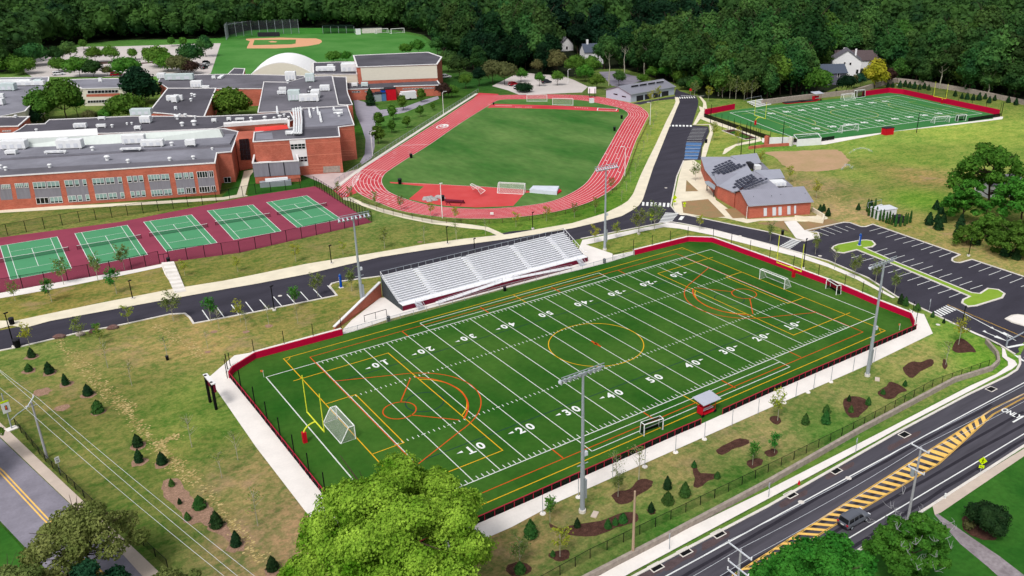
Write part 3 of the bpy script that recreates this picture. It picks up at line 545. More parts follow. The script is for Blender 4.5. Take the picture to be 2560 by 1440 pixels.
# yellow median
ym = MB()
U0, U1, U2 = W(2040,1305), W(2345,1112), W(2482,1022); L0, L1, L2 = W(2070,1322), W(2345,1160), W(2482,1036)
e1 = W(1830,1440); e2 = W(1870,1452)
for off in (0, .42):
    for pts in ((e1, U0, U1, U2, W(2600,965)), (e2, L0, L1, L2, W(2600,972))):
        ym.strip([p+Vector((.27*off, -.2*off, 0)) for p in pts], .2, Z)
def yU(x): return 1305+(x-2040)*(1112-1305)/305 if x < 2345 else 1112+(x-2345)*(1022-1112)/137
def yL(x): return 1322+(x-2070)*(1160-1322)/275 if x < 2345 else 1160+(x-2345)*(1036-1160)/137
for i in range(40):
    x = 1850+i*20.6*(1-.0035*i)
    dx = 50 if x < 2300 else max(6, 50-(x-2300)*.34)
    if x > 2455: break
    ym.face([W(x, yU(x), Z+.004), W(x+dx, yL(x+dx), Z+.004), W(x+dx+8.5, yL(x+dx+8.5), Z+.004), W(x+8.5, yU(x+8.5), Z+.004)])
for off in (0, .5): ym.strip([W(2374,764)+Vector((0, off, 0)), W(2560,843)+Vector((0, off, 0)), W(2620,868)+Vector((0, off, 0))], .22, Z)
for off in (0, .45): ym.strip([W(-60,1130)+Vector((off, 0, 0)), W(0,1182)+Vector((off, 0, 0)), W(107,1297)+Vector((off, 0, 0)), W(190,1378)+Vector((off, 0, 0)), W(260,1450)+Vector((off, 0, 0))], .2, Z)
struct('yellow_markings', ym, T['road_yellow'])
# blue accessible bays
bb = MB()
for i in range(5): bb.face([W(1755-i*2.4, 357+i*8.6, Z), W(1753-i*2.4, 364+i*8.6, Z), W(1714-i*1.0, 363+i*8.6, Z), W(1716-i*1.0, 356+i*8.6, Z)])
struct('blue_parking_bays', bb, T['blue_dark'])
wl = MB()
for i in range(6): wl.strip([W(1755-i*2.3, 355+i*8.6), W(1716-i*1.2, 354.5+i*8.6)], .25, Z+.006)
struct('bay_lines', wl, T['white'])
# text
def text_geo(txt, size, bold=.02, align='CENTER'):
    cu = bpy.data.curves.new('t', 'FONT'); cu.body = txt; cu.size = size; cu.align_x = align; cu.align_y = 'CENTER'; cu.offset = bold; cu.resolution_u = 3
    o = bpy.data.objects.new('t', cu); C_.objects.link(o); bpy.context.view_layer.update()
    me = bpy.data.meshes.new_from_object(o.evaluated_get(bpy.context.evaluated_depsgraph_get()))
    v = [tuple(x.co) for x in me.vertices]; f = [tuple(p.vertices) for p in me.polygons]
    bpy.data.objects.remove(o); bpy.data.meshes.remove(me); bpy.data.curves.remove(cu); return v, f
def add_text(mb, txt, size, org, ux, uy, bold=.02, sx=1.0, align='CENTER'):
    v, f = text_geo(txt, size, bold, align); o = len(mb.v); org = Vector(org); ux = Vector(ux); uy = Vector(uy)
    mb.v += [tuple(org+ux*a*sx+uy*b) for a, b, _ in v]; mb.f += [tuple(o+i for i in q) for q in f]; mb.m += [mb.mi]*len(f)
tx = MB(); d = (W(2560,1035)-W(2500,1068)); d = (W(2560,957)-W(2330,1080)).normalized()
d2_ = Vector((-d.y, d.x, 0))
c0 = W(2528,1034); add_text(tx, 'ONLY', 2.0, (c0.x, c0.y, Z+.01), -d2_, d, .06, .62)
struct('road_lettering', tx, T['white'])
# ------------------------------------------------------------------ main turf field
TURF = [(857,836),(640,895),(586,932),(576,945),(815,1247),(951,1414),(1212,1302),(1705,1082),(1920,985),(2290,824),(2274,795),(2197,764),(1920,655),(1780,604),(1720,602),(1586,636),(1511,659),(1280,718),(967,807)]
sheet('football_turf', TURF, .06, T['turf'])
F = MB(); ZF = .068; YD = .9144; S_ = 24.384; w = .16
def fl(mb, x0, y0, x1, y1, ww=w, z=ZF): mb.strip([(x0, y0), (x1, y1)] if 0 else [(x0, y0, 0), (x1, y1, 0)], ww, z)
E_ = 60*YD
for a in ((-E_, -S_, E_, -S_), (-E_, S_, E_, S_)): fl(F, *a, .18)
for a in ((-E_, -S_, -E_, S_), (E_, -S_, E_, S_)): fl(F, *a, .18)
for k in range(-10, 11): fl(F, k*5*YD, -S_, k*5*YD, S_, .14, ZF+.003)
for k in range(-49, 50):
    if k % 5 == 0: continue
    x = k*YD
    for y0, y1 in ((-S_+.15, -S_+1.0), (S_-1.0, S_-.15), (8.5, 9.15), (-9.15, -8.5)): fl(F, x, y0, x, y1, .13)
for k in range(-10, 11):
    for y in (8.8, -8.8): fl(F, k*5*YD-.35, y, k*5*YD+.35, y, .13)
for sy in (1, -1):
    for y in (26.1, 28.5): fl(F, -22.8, sy*y, 22.8, sy*y, .16)
    for x in (-22.8, 22.8): fl(F, x, sy*24.4, x, sy*28.58, .16)
struct('field_lines_white', F, T['line_white'])
# numbers
nb = MB()
for k in range(-4, 5):
    num = 50-abs(k)*10; x = k*10*YD
    for sy in (-1, 1):
        y = sy*17.1; ux = (-sy, 0, 0); uy = (0, -sy, 0)
        for ch, off in ((str(num)[0], -.95), ('0', .95)):
            org = (x+ux[0]*off, y, ZF+.006); add_text(nb, ch, 2.55, org, ux, uy, .075, .92)
            if ch == '1':
                nb.face([(org[0]+ux[0]*a, org[1]+uy[1]*b, ZF+.0065) for a, b in ((-.62, -1.0), (.62, -1.0), (.62, -.72), (-.62, -.72))])
        if k:
            s_ = 1 if k > 0 else -1; yy = y-sy*.35
            nb.face([(x+s_*2.1, yy-.28, ZF+.006), (x+s_*3.1, yy, ZF+.006), (x+s_*2.1, yy+.28, ZF+.006)][::s_])
struct('field_numbers', nb, T['white'])
# soccer (yellow), lacrosse (orange), navy
Y = MB(); zy = ZF+.009; ww = .17
def rect(mb, x0, y0, x1, y1, ww_, z): mb.strip([(x0, y0, 0), (x1, y0, 0), (x1, y1, 0), (x0, y1, 0)], ww_, z, True)
rect(Y, -50, -29.8, 50, 29.5, ww, zy)
for sx in (-1, 1):
    Y.strip([(sx*51.5, 20.15, 0), (sx*33.6, 20.15, 0), (sx*33.6, -20.15, 0), (sx*51.5, -20.15, 0)], ww, zy)
    Y.strip([(sx*50, 9.2, 0), (sx*44.7, 9.2, 0), (sx*44.7, -9.2, 0), (sx*50, -9.2, 0)], ww, zy)
    Y.strip([(sx*(39-9.3*math.cos(t)), 9.3*math.sin(t), 0) for t in np.linspace(-.95, .95, 20)], ww, zy)
    for sy in (-29.8, 29.5): Y.strip([(sx*50-sx*1.1*math.sin(t), sy-math.copysign(1.1*math.cos(t), sy), 0) for t in np.linspace(0, 1.57, 6)], .12, zy)
Y.strip([(9.15*math.cos(t), 9.15*math.sin(t), 0) for t in np.linspace(0, 2*math.pi, 64)[:-1]], ww, zy, True)
for sy in (1, -1): fl(Y, 0, sy*S_, 0, sy*29.6, ww, zy)
struct('field_lines_yellow', Y, T['yellow_line'])
O = MB(); zo = ZF+.012
rect(O, -45.9, -27.5, 45.9, 27.2, .16, zo)
O.strip([(-.0, 1.5, 0), (0, -1.5, 0)], .35, zo); O.strip([(-.0, .4, 0), (0, -.4, 0)], .7, zo)
for sx in (-1, 1):
    fan = [(39.8*sx, 1.8, 0), (34.6*sx, 8.9, 0)]+[(sx*(41.1-13.6*math.cos(t)*.72), 13.6*math.sin(t)*.66, 0) for t in np.linspace(1.35, -1.35, 26)]+[(34.6*sx, -8.5, 0), (40.0*sx, -2.1, 0)]
    O.strip([(sx*(41-2.7*math.cos(t)), 2.7*math.sin(t), 0) for t in np.linspace(0, 2*math.pi, 28)[:-1]], .2, zo, True)
    O.strip([(39.8*sx, 2.2, 0), (34.6*sx, 8.9, 0)], .2, zo); O.strip([(40.2*sx, -2.4, 0), (34.6*sx, -8.5, 0)], .2, zo)
    O.strip([(sx*(41.0-11.2*math.cos(t)), 11.2*math.sin(t), 0) for t in np.linspace(-.88, .88, 24)], .28, zo)
    O.strip([(sx*(41.0-13.7*math.cos(t)), 12.3*math.sin(t), 0) for t in np.linspace(-1.2, 1.2, 30)]+[(sx*45.8, 15.8, 0)], .18, zo)
    O.strip([(sx*45.8, -15.8, 0), (sx*(41.0-13.7*math.cos(1.2)), -12.3*math.sin(1.2), 0)], .18, zo)
    for sy in (-1, 1):
        O.strip([(sx*27.4, sy*S_, 0), (sx*27.4, sy*27.3, 0)], .2, zo); O.strip([(sx*9.1, sy*24.6, 0), (sx*9.1, sy*28, 0)], .22, zo)
struct('field_lines_orange', O, T['orange_line'])
N_ = MB()
for sy in (-1, 1): fl(N_, -45.7, sy*15.2, 45.7, sy*15.2, .16, ZF+.001)
for sx in (-1, 1): N_.strip([(sx*(36.4+3.2*math.cos(t)), 3.2*math.sin(t), 0) for t in np.linspace(0, 2*math.pi, 28)[:-1]], .18, ZF+.001, True)
struct('field_lines_navy', N_, T['navy_line'])
# ------------------------------------------------------------------ running track
INN = [(1250,250),(1225,262),(1150,309),(1075,361),(1022,394),(972,427),(959,440),(955,455),(965,473),(985,486),(1022,500),(1065,511),(1115,518),(1190,522),(1280,518),(1367,506),(1420,487),(1462,460),(1487,427),(1505,395),(1525,360),(1543,328),(1560,300),(1570,287),(1565,278),(1545,269),(1505,260),(1455,251),(1380,247),(1300,248)]
OUT = [(1226,239),(1190,243),(1095,304),(1000,364),(950,394),(905,424),(888,440),(880,456),(890,477),(910,491),(950,508),(1002,527),(1090,541),(1190,547),(1290,543),(1385,530),(1455,512),(1505,490),(1545,460),(1562,430),(1587,360),(1602,328),(1616,300),(1622,288),(1613,276),(1590,262),(1542,250),(1480,240),(1380,236),(1290,237)]
Ii = spline([W(*p) for p in INN], 6, True); Oo = spline([W(*p) for p in OUT], 6, True)
tk = MB()
for i in range(len(Ii)):
    j = (i+1) % len(Ii); tk.face([(p.x, p.y, .03) for p in (Ii[i], Oo[i], Oo[j], Ii[j])])
tk.face([W(905,424,.034), W(832,475,.034), W(857,497,.034), W(892,482,.034), W(880,460,.034), W(884,445,.034)])
tk.face([W(1197,232,.034), W(1247,235,.034), W(1236,246,.034), W(1225,264,.034), W(1180,250,.034)])
struct('running_track', tk, T['track'])
lm = MB()
for k in range(0, 9):
    t = .015+k/8*.97; P = [a.lerp(b_, t) for a, b_ in zip(Ii, Oo)]; lm.strip(P, .12, .042, True)
for k in range(7):
    t = k/6; lm.strip([W(892-t*0+0, 434), W(838, 478)] if 0 else [W(905-t*8, 425+t*22), W(832+t*27, 474+t*22)], .16, .046)
for (ax, ay, bx, by) in ((1060,292,1110,330),(1090,270,1140,305),(905,424,972,427),(930,402,1000,405),(1500,405,1560,415),(1495,415,1555,425),(1450,480,1515,480),(1568,330,1600,335),(1200,240,1240,243)):
    pass
for idx_, n_ in ((18, 3), (30, 4), (37, 6), (44, 5), (52, 4), (110, 5), (120, 5), (132, 5), (138, 5), (145, 5), (6, 4)):
    for q_ in range(n_):
        i = (idx_+q_*2) % len(Ii)
        for k in range(8):
            t0, t1 = (k+.1)/8, (k+.9)/8; i2 = (i+k//2) % len(Ii)
            if (q_+k) % 3 == 0: lm.strip([Ii[i2].lerp(Oo[i2], t0), Ii[i2].lerp(Oo[i2], t1)], .22, .045)
lm.strip([Ii[30], Oo[30]], .25, .045); lm.strip([Ii[18], Oo[18]], .3, .045)
struct('track_lines', lm, T['white'])
sheet('track_infield', [(p.x, p.y) for p in Ii], .022, T['infield'], True)
sheet('track_apron', [(974,455),(1062,459),(1190,466),(1308,474),(1330,480),(1312,483),(1283,515),(1190,519),(1115,515),(1065,508),(1022,498),(1060,466),(976,458)], .036, T['dzone'])
sheet('jump_runway', [(1226,262),(1240,260),(1390,264),(1480,268),(1547,274),(1547,280),(1480,277),(1390,273),(1240,269),(1218,270)], .036, T['track'])
rl = MB()
rl.strip([W(1000,457), W(1190,466), W(1330,474)], .12, .045); rl.strip([W(1495,270), W(1543,272), W(1540,277), W(1493,276)], .35, .05, True); rl.strip([W(1238,264), W(1280,265)], .4, .05)
for i in range(10): rl.strip([W(1288+i*3.5+(i > 4)*8, 268), W(1290+i*3.5+(i > 4)*8, 268)], .5, .05)
for i in range(6): rl.strip([W(1437+i*6, 268.5+i*.4), W(1440+i*6, 268.7+i*.4)], .5, .05)
struct('runway_lines', rl, T['white'])
lg = MB(); c0 = W(1106,316)
dv = (W(1190,262)-W(1022,378)).normalized(); sv = Vector((-dv.y, dv.x, 0))
lg.strip([c0+dv*3.4*math.cos(t)*1.15+sv*2.0*math.sin(t) for t in np.linspace(0, 2*math.pi, 28)[:-1]], .5, .052, True)
lg.strip([c0+dv*2.4+sv*.9, c0+dv*.2+sv*1.0, c0-dv*1.2+sv*.3, c0+dv*.3-sv*.2, c0+dv*1.6-sv*.7, c0-dv*2.2-sv*.9], .5, .056)
lg.face([(p.x, p.y, .054) for p in (c0+dv*3.6-sv*.7, c0+dv*3.3-sv*1.4, c0+dv*1.7-sv*1.7, c0+dv*1.2+sv*.1, c0+dv*2.3+sv*.9, c0+dv*3.7+sv*.5)])
struct('track_logo', lg, T['white'])
# ------------------------------------------------------------------ far turf field
FT = [(1775,288),(1830,276),(1920,265),(2150,241),(2220,231),(2260,235),(2320,251),(2490,287),(2482,297),(2052,351),(1990,346),(1900,322)]
sheet('second_turf', FT, .05, T['turf2'])
A_, B_, Cc, Dd = W(2245,239), W(2455,284), W(1985,344), W(1825,282)
def F2(u, v): # u along (0..120 yd), v across (0..160 ft)
    return Dd.lerp(A_, u/120).lerp(Cc.lerp(B_, u/120), v/160)
f2 = MB()
f2.strip([F2(0, 0), F2(120, 0), F2(120, 160), F2(0, 160)], .3, .06, True)
for k in range(21): f2.strip([F2(10+5*k, 0), F2(10+5*k, 160)], .24, .061)
for k in range(100):
    for v in (53, 107): f2.strip([F2(10+k, v-1), F2(10+k, v+1)], .16, .06)
for k in range(1, 10):
    num = 50-abs(5-k)*10
    for v, s_ in ((28, -1), (132, 1)):
        c0 = F2(10+10*k, v); ux = (F2(100, 80)-F2(20, 80)).normalized(); uy = Vector((-ux.y, ux.x, 0))
        for ch, off in ((str(num)[0], -1.0), ('0', 1.0)):
            add_text(f2, ch, 3.2, (c0+ux*off*s_)+Vector((0, 0, .066)), ux*s_, uy*s_, .15, 1.0)
struct('second_field_markings', f2, T['white'])
f3 = MB(); cm = F2(60, 80)
f3.strip([cm+Vector((10*math.cos(t), 10*math.sin(t), 0)) for t in np.linspace(0, 6.28, 40)[:-1]], .3, .066, True)
for s_ in (0, 1):
    f = (lambda u, v: F2(u, v)) if s_ == 0 else (lambda u, v: F2(120-u, v))
    f3.strip([f(4, 15), f(24, 15), f(24, 145), f(4, 145)], .3, .066); f3.strip([f(4, 48), f(10, 48), f(10, 112), f(4, 112)], .3, .066)
    f3.strip([f(22+8*math.cos(t), 80+34*math.sin(t)) for t in np.linspace(-1.5, 1.5, 20)], .3, .067)
struct('second_field_yellow', f3, mat('faded_yellow', (168, 176, 90), var=.1))
# ------------------------------------------------------------------ tennis courts
sheet('tennis_surface', [(-60,638),(0,594),(300,555),(640,488),(787,466),(800,470),(930,556),(600,632),(408,658),(330,675),(0,732),(-60,742)], .03, T['tennis_red'])
COURTS = [[(0,615),(143,592),(179,671),(26,700)], [(187,584),(318,563),(369,637),(228,664)], [(359,555),(479,537),(543,607),(416,629)], [(518,527),(632,512),(703,578),(585,600)], [(666,506),(767,489),(853,548),(744,570)]]
cg = MB(); cl = MB(); NETS = []
for c in COURTS:
    P = [W(*p) for p in c]; cg.face([(p.x, p.y, .04) for p in P])
    def Q(u, v, P=P): return P[0].lerp(P[1], u).lerp(P[3].lerp(P[2], u), v)
    cl.strip([Q(0, 0), Q(1, 0), Q(1, 1), Q(0, 1)], .13, .05, True)
    for u in (.125, .875): cl.strip([Q(u, 0), Q(u, 1)], .11, .051)
    for v in (.23, .77): cl.strip([Q(.125, v), Q(.875, v)], .11, .052)
    cl.strip([Q(.5, .23), Q(.5, .77)], .11, .053)
    NETS.append((Q(-.09, .5), Q(1.09, .5), Q(.5, .5)))
struct('tennis_court', cg, T['tennis_green']); struct('tennis_lines', cl, T['white'])
# ------------------------------------------------------------------ buildings
def walls_roof(name, px, z, root, wm, rm, z0=0.0, cop=.35, world=None, wname='wall', rname='roof', copm=None):
    """block whose roof outline is seen at px when it is z high: walls, roof sheet, coping"""
    P = world or [W(a, b, z) for a, b in px]
    ar = sum(P[i-1].x*P[i].y-P[i].x*P[i-1].y for i in range(len(P)))
    if ar < 0: P = P[::-1]
    base = [(p.x, p.y, z0) for p in P]
    w_ = MB().prism(base, z-z0-.02, top=False).build(wname, wm, root)
    r_ = MB().face([(p.x, p.y, z-.02) for p in P]).build(rname, rm, root)
    if cop: MB().wallstrip([Vector((p.x, p.y, 0)) for p in P], cop, .28, z-.06, True).build('coping', copm or T['coping'], root)
    return P
def panel(mb, px, a, b, off=.05, th=.0):
    P = [onwall(x, y, a, b, off) for x, y in px]
    mb.face(P); return P
def window(root, px, a, b, off=.06, nx=3, ny=1, glass='glass', frame='coping', fw=.1, dark_low=0.0):
    """framed window on the vertical wall through a, b, corners px (tl, tr, br, bl)"""
    P = [onwall(x, y, a, b, off) for x, y in px]
    def q(u, v): return P[0].lerp(P[1], u).lerp(P[3].lerp(P[2], u), v)
    fr = MB(); n_ = (P[1]-P[0]).cross(P[3]-P[0]).normalized()
    if n_.dot(Vector(CAM)-P[0]) < 0: n_ = -n_
    W_, H_ = (P[1]-P[0]).length, (P[3]-P[0]).length
    def bar(u0, v0, u1, v1):
        c = [q(u0, v0), q(u1, v0), q(u1, v1), q(u0, v1)]; fr.prism(c, [tuple(p+n_*.06) for p in c])
    fu, fv = fw/max(W_, .1), fw/max(H_, .1)
    bar(0, 0, 1, fv); bar(0, 1-fv, 1, 1); bar(0, fv, fu, 1-fv); bar(1-fu, fv, 1, 1-fv)
    for i in range(1, nx): bar(i/nx-fu/2, fv, i/nx+fu/2, 1-fv)
    for i in range(1, ny):
        for k in range(nx): bar(k/nx+fu, i/ny-fv/2, (k+1)/nx-fu, i/ny+fv/2)
    o = fr.build('window', T[frame], root)
    g = MB(); g.face([q(0, 0)+n_*.01, q(1, 0)+n_*.01, q(1, 1)+n_*.01, q(0, 1)+n_*.01]); pn = MB()
    if dark_low:
        g = MB(); g.face([q(0, 0)+n_*.01, q(1, 0)+n_*.01, q(1, 1-dark_low)+n_*.01, q(0, 1-dark_low)+n_*.01]); g.mi = 1
        g.face([q(0, 1-dark_low)+n_*.01, q(1, 1-dark_low)+n_*.01, q(1, 1)+n_*.01, q(0, 1)+n_*.01])
        g.build('pane', [T[glass], T['glass_dark']], o)
    else: g.build('pane', T[glass], o)
    return o
def unit(root, px, py, z, w_, d_, h_, rz=-.466, m='unit', name='rooftop_unit', legs=True):
    c = W(px, py, z); mb = MB()
    mb.box((c.x, c.y, c.z+.35), (w_, d_, h_), rz)
    mb.box((c.x, c.y, c.z+.35+h_), (w_*.96, d_*.94, .08), rz)
    for sx in (-.4, .4): mb.box((c.x+sx*w_*math.cos(rz), c.y+sx*w_*math.sin(rz), c.z), (.2, d_*.9, .35), rz)
    o = mb.build(name, T[m], root)
    if w_ > 3.2:
        ca, sa = math.cos(rz), math.sin(rz)
        for i in range(3):
            g = MB(); x = (-.32+.3*i)*w_; y = -d_/2-.03
            cc_ = (c.x+x*ca-y*sa, c.y+x*sa+y*ca, c.z+.6)
            g.box(cc_, (w_*.16, .08, h_*.5), rz); g.build('louvre', T['alu_mid'], o)
    return o
def vent(root, px, py, z, s_=.45):
    c = W(px, py, z); mb = MB(); mb.tube(c, c+Vector((0, 0, s_*1.2)), s_*.7, s_*.7, 8); mb.ball(c+Vector((0, 0, s_*1.5)), s_*1.15, 8, 4, (1, 1, .55))
    return mb.build('roof_vent', T['unit'], root, smooth=False)
# ---------------- school
SC = empty('school_building', W(420, 500), 'long red brick school with flat dark roofs, arched white gym and rooftop units', 'school')
def U5(*p): return [(p[i]/4, 360+p[i+1]/4) for i in range(0, len(p), 2)]
zA = 9.4
PA = walls_roof('A', [(-420,470),(-100,449),(0,442),(537,408),(542,383),(578,380),(596,330),(560,322),(0,352),(-420,378)], zA, SC, T['brick'], T['roof_mid'])
a0, a1 = W(0,442,zA), W(537,408,zA)
# sloping grey lower roof field, raised band behind it
up = MB(); up.prism([W(-420,441,zA), W(0,400,zA), W(300,381,zA), W(575,362,zA), W(588,338,zA), W(0,366,zA), W(-420,392,zA)], .5); up.build('roof', T['roof_light'], SC)
sh = MB(); sh.face([W(-420,469,zA+.02), W(0,441,zA+.02), W(536,407,zA+.02), W(541,383,zA+.02), W(575,381,zA+.02), W(580,368,zA+.02), W(300,383,zA+.02), W(0,402,zA+.02), W(-420,443,zA+.02)]); sh.build('roof', T['roof_light'], SC)
sh = MB(); sh.face([W(-420,466,zA+.03), W(0,438,zA+.03), W(535,404,zA+.03), W(538,396,zA+.03), W(0,424,zA+.03), W(-420,450,zA+.03)]); sh.build('roof', T['roof_mid'], SC)
# long white clerestory
cl_ = MB(); zc = zA+3.0
lo = [W(-420,405,zA+.5), W(0,371,zA+.5), W(270,360,zA+.5), W(557,343,zA+.5)]; hi = [W(-420,380,zc), W(0,350,zc), W(245,338,zc), W(548,323,zc)]
for i in range(3): cl_.face([lo[i], lo[i+1], hi[i+1], hi[i]])
cl_.build('clerestory', T['clad'], SC)
cl2 = MB(); bk = [W(-420,360,zc), W(0,334,zc), W(243,322,zc)]
cl2.prism([hi[0], hi[1], hi[2], bk[2], bk[1], bk[0]], .15); cl2.build('roof', T['roof_white'], SC)
cl3 = MB(); cl3.face([hi[3], lo[3], W(560,336,zA+.5), W(552,322,zA+.5)]); cl3.build('clerestory', T['clad'], SC)
BAYS = [(0,405,105,400,130,555,0,562), (145,393,285,387,312,545,175,550), (325,382,590,368,632,590,370,605), (640,362,860,350,905,570,690,585), (918,345,1215,327,1252,545,965,565), (1265,322,1428,312,1462,528,1315,540), (1475,308,1688,297,1725,512,1520,527), (1742,292,1930,280,1965,495,1780,507), (1965,275,2130,266,2165,480,1998,492),
        (-340,425,-60,410,-30,572,-310,585)]
GR = [[(.15,.95)], [(0,.6),(.68,.98)], [(0,.48),(.53,1)], [(0,.38),(.45,.66),(.82,1)], [(0,.4),(.45,.74),(.86,1)], [(0,.28),(.38,.62),(.72,1)], [(0,.56),(.62,1)], [(0,.38),(.48,.72),(.8,1)], [(0,.64),(.74,1)], [(0,.45),(.55,1)]]
gp_ = MB()
for bi, (q_, gr) in enumerate(zip(BAYS, GR)):
    px = U5(*q_); P = panel(gp_, px, a0, a1, .04)
    def ip(u, v):
        t = [px[0][k]+(px[1][k]-px[0][k])*u for k in (0, 1)]; b_ = [px[3][k]+(px[2][k]-px[3][k])*u for k in (0, 1)]
        return (t[0]+(b_[0]-t[0])*v, t[1]+(b_[1]-t[1])*v)
    for u0, u1 in gr:
        for v0, v1 in ((.0, .3), (.7, .98)):
            if bi in (0, 1) and v0 > .5: continue
            dk = 'glass_dark' if (bi == 8 or (bi == 2 and v0 > .5 and u0 == 0) or (bi == 7 and v0 > .5 and u0 > .3)) else 'glass'
            window(SC, [ip(u0, v0), ip(u1, v0), ip(u1, v1), ip(u0, v1)], a0, a1, .08, max(1, round((u1-u0)*(2.6 if bi in (5,) else 6.5))), 1, dk, dark_low=0 if dk == 'glass_dark' else .28)
gp_.build('grey_panel', T['grey_panel'], SC)
b0, b1 = W(542,383,zA), W(578,380,zA)
window(SC, [(559,443), (577,442), (578,456), (561,457)], b0, b1, .08, 2, 1, 'glass_dark')
# tower block with stair panel
zB = 11.6
PB = walls_roof('B', [(633,355),(849,342),(846,318),(885,313),(868,265),(755,271),(752,316),(722,321),(636,331)], zB, SC, T['brick'], T['roof_mid'])
t0, t1 = W(633,355,zB), W(849,342,zB)
MB().face([W(735,345,zB+.02), W(845,339,zB+.02), W(840,320,zB+.02), W(762,322,zB+.02), W(755,272,zB+.02), W(866,268,zB+.02), W(882,311,zB+.02), W(846,316,zB+.02)][:4]).build('roof', T['roof'], SC)
MB().face([W(762,318,zB+.03), W(842,314,zB+.03), W(882,309,zB+.03), W(866,269,zB+.03), W(760,276,zB+.03)]).build('roof', T['roof_light'], SC)
MB().face([W(640,350,zB+.02), W(683,347,zB+.02), W(680,331,zB+.02), W(640,334,zB+.02)]).build('roof', T['roof_light'], SC)
ps = MB(); panel(ps, [(723,351), (763,348), (771,414), (738,417)], t0, t1, .06); ps.build('stair_panel', T['coping'], SC)
window(SC, [(725,360), (763,358), (764,372), (727,374)], t0, t1, .1, 4, 2, 'glass_dark'); window(SC, [(741,392), (768,390), (769,404), (743,405)], t0, t1, .1, 3, 2, 'glass_dark')
T['band'] = mat('brick_band', (222, 140, 116), var=.05)
for (x0, y0, x1, y1) in ((633,364,722,360), (765,358,850,353), (768,388,853,383), (773,411,855,409), (771,420,856,417), (771,427,857,424)):
    Pq = [onwall(x, y, t0, t1, .05) for x, y in ((x0, y0), (x1, y1), (x1, y1+1.3), (x0, y0+1.3))]; MB().face(Pq).build('brick_band', T['band'], SC)
gr_ = MB(); panel(gr_, [(808,416), (850,414), (851,430), (808,432)], t0, t1, .06); gr_.build('service_panel', T['stone'], SC)
r0, r1 = W(846,318,zB), W(885,313,zB); bd = MB()
for y in (323, 352, 376, 382, 388):
    MB().face([onwall(x, yy, r0, r1, .05) for x, yy in ((851, y), (885, y-1), (885, y+.4), (851, y+1.4))]).build('brick_band', T['band'], SC)
# recessed link with glazed atrium
g0, g1 = W(588,352,9.8), W(636,345,9.8)
MB().prism([W(588,330,0)*0+Vector((g0.x, g0.y, 0)), Vector((g1.x, g1.y, 0)), Vector((W(660,325,9.8).x, W(660,325,9.8).y, 0)), Vector((W(596,329,9.8).x, W(596,329,9.8).y, 0))], 9.8).build('wall', T['brick'], SC)
gw0, gw1 = W(600,398,0), W(628,396,0)
window(SC, [(597,348), (621,346), (627,399), (602,400)], g0, g1, .12, 3, 4, 'glass_dark', 'dark', .12)
# red fascia roof and service channel
MB().prism([W(637,330,zB), W(722,322,zB), W(720,320,zB), W(637,328,zB)], [W(637,330,zB+.1), W(722,322,zB+.1), W(716,312,zB+1.3), W(637,318,zB+1.3)]).build('red_fascia', T['copper'], SC)
MB().prism([W(560,318,10), W(725,306,10), W(724,302,10), W(560,314,10)], 1.1).build('parapet', T['coping'], SC)
MB().prism([W(720,322,10), W(725,322,10), W(725,303,10), W(720,303,10)], 1.1).build('parapet', T['coping'], SC)
# dark strip roofs behind
zR = 9.0
walls_roof('R', [(30,334),(48,325),(66,312),(113,310),(124,300),(330,291),(372,291),(510,292),(640,287),(725,281),(735,300),(725,303),(565,315),(540,322),(270,334)], zR, SC, T['brick'], T['roof'])
walls_roof('R2', [(373,281),(420,221),(540,221),(510,293)], 7.9, SC, T['brick'], T['roof'], cop=.5)
walls_roof('R3', [(396,205),(404,189),(560,186),(645,187),(760,190),(770,205),(655,222),(540,222),(421,222)], 7.4, SC, T['brick'], T['roof_mid'])
walls_roof('R4', [(645,282),(657,221),(660,205),(720,206),(770,192),(830,190),(846,262),(868,263),(870,267),(790,275)], 8.3, SC, T['brick'], T['roof_mid'])
walls_roof('R5', [(832,192),(865,193),(868,228),(870,236),(881,262),(846,264)], 7.8, SC, T['brick'], T['roof'])
c0_, c1_ = W(543,222,7.4), W(657,221,7.4)
window(SC, [(552,233), (577,231), (577,244), (552,246)], c0_, c1_, .08, 5, 1, 'glass'); window(SC, [(617,231), (654,229), (653,239), (617,241)], c0_, c1_, .08, 5, 1, 'glass_dark')
# west wing
walls_roof('W1', [(-300,205),(0,195),(122,193),(118,225),(68,272),(62,279),(0,292),(-300,310)], 7.2, SC, T['cream'], T['roof_light'], cop=.5)
walls_roof('W2', [(-300,335),(0,317),(45,316),(73,292),(0,293),(-300,300)], 9.6, SC, T['brick'], T['roof'], cop=.5)
w0, w1 = W(0,317,9.6), W(45,316,9.6); window(SC, [(6,326), (28,325), (28,328), (6,329)], w0, w1, .08, 5, 1, 'glass_dark')
# courtyard facade
walls_roof('W3', [(205,222),(300,220),(330,219),(335,196),(217,198),(160,200)], 7.4, SC, T['cream'], T['roof_light'], cop=.6)
w0, w1 = W(205,222,7.4), W(300,220,7.4)
bd = MB(); panel(bd, [(216,236), (300,233), (300,241), (216,242)], w0, w1, .05); bd.build('brick_band', T['brick'], SC)
window(SC, [(219,226), (296,224), (296,232), (219,234)], w0, w1, .08, 9, 1, 'glass_dark'); window(SC, [(219,251), (268,249), (268,256), (219,258)], w0, w1, .08, 7, 1, 'glass_dark')
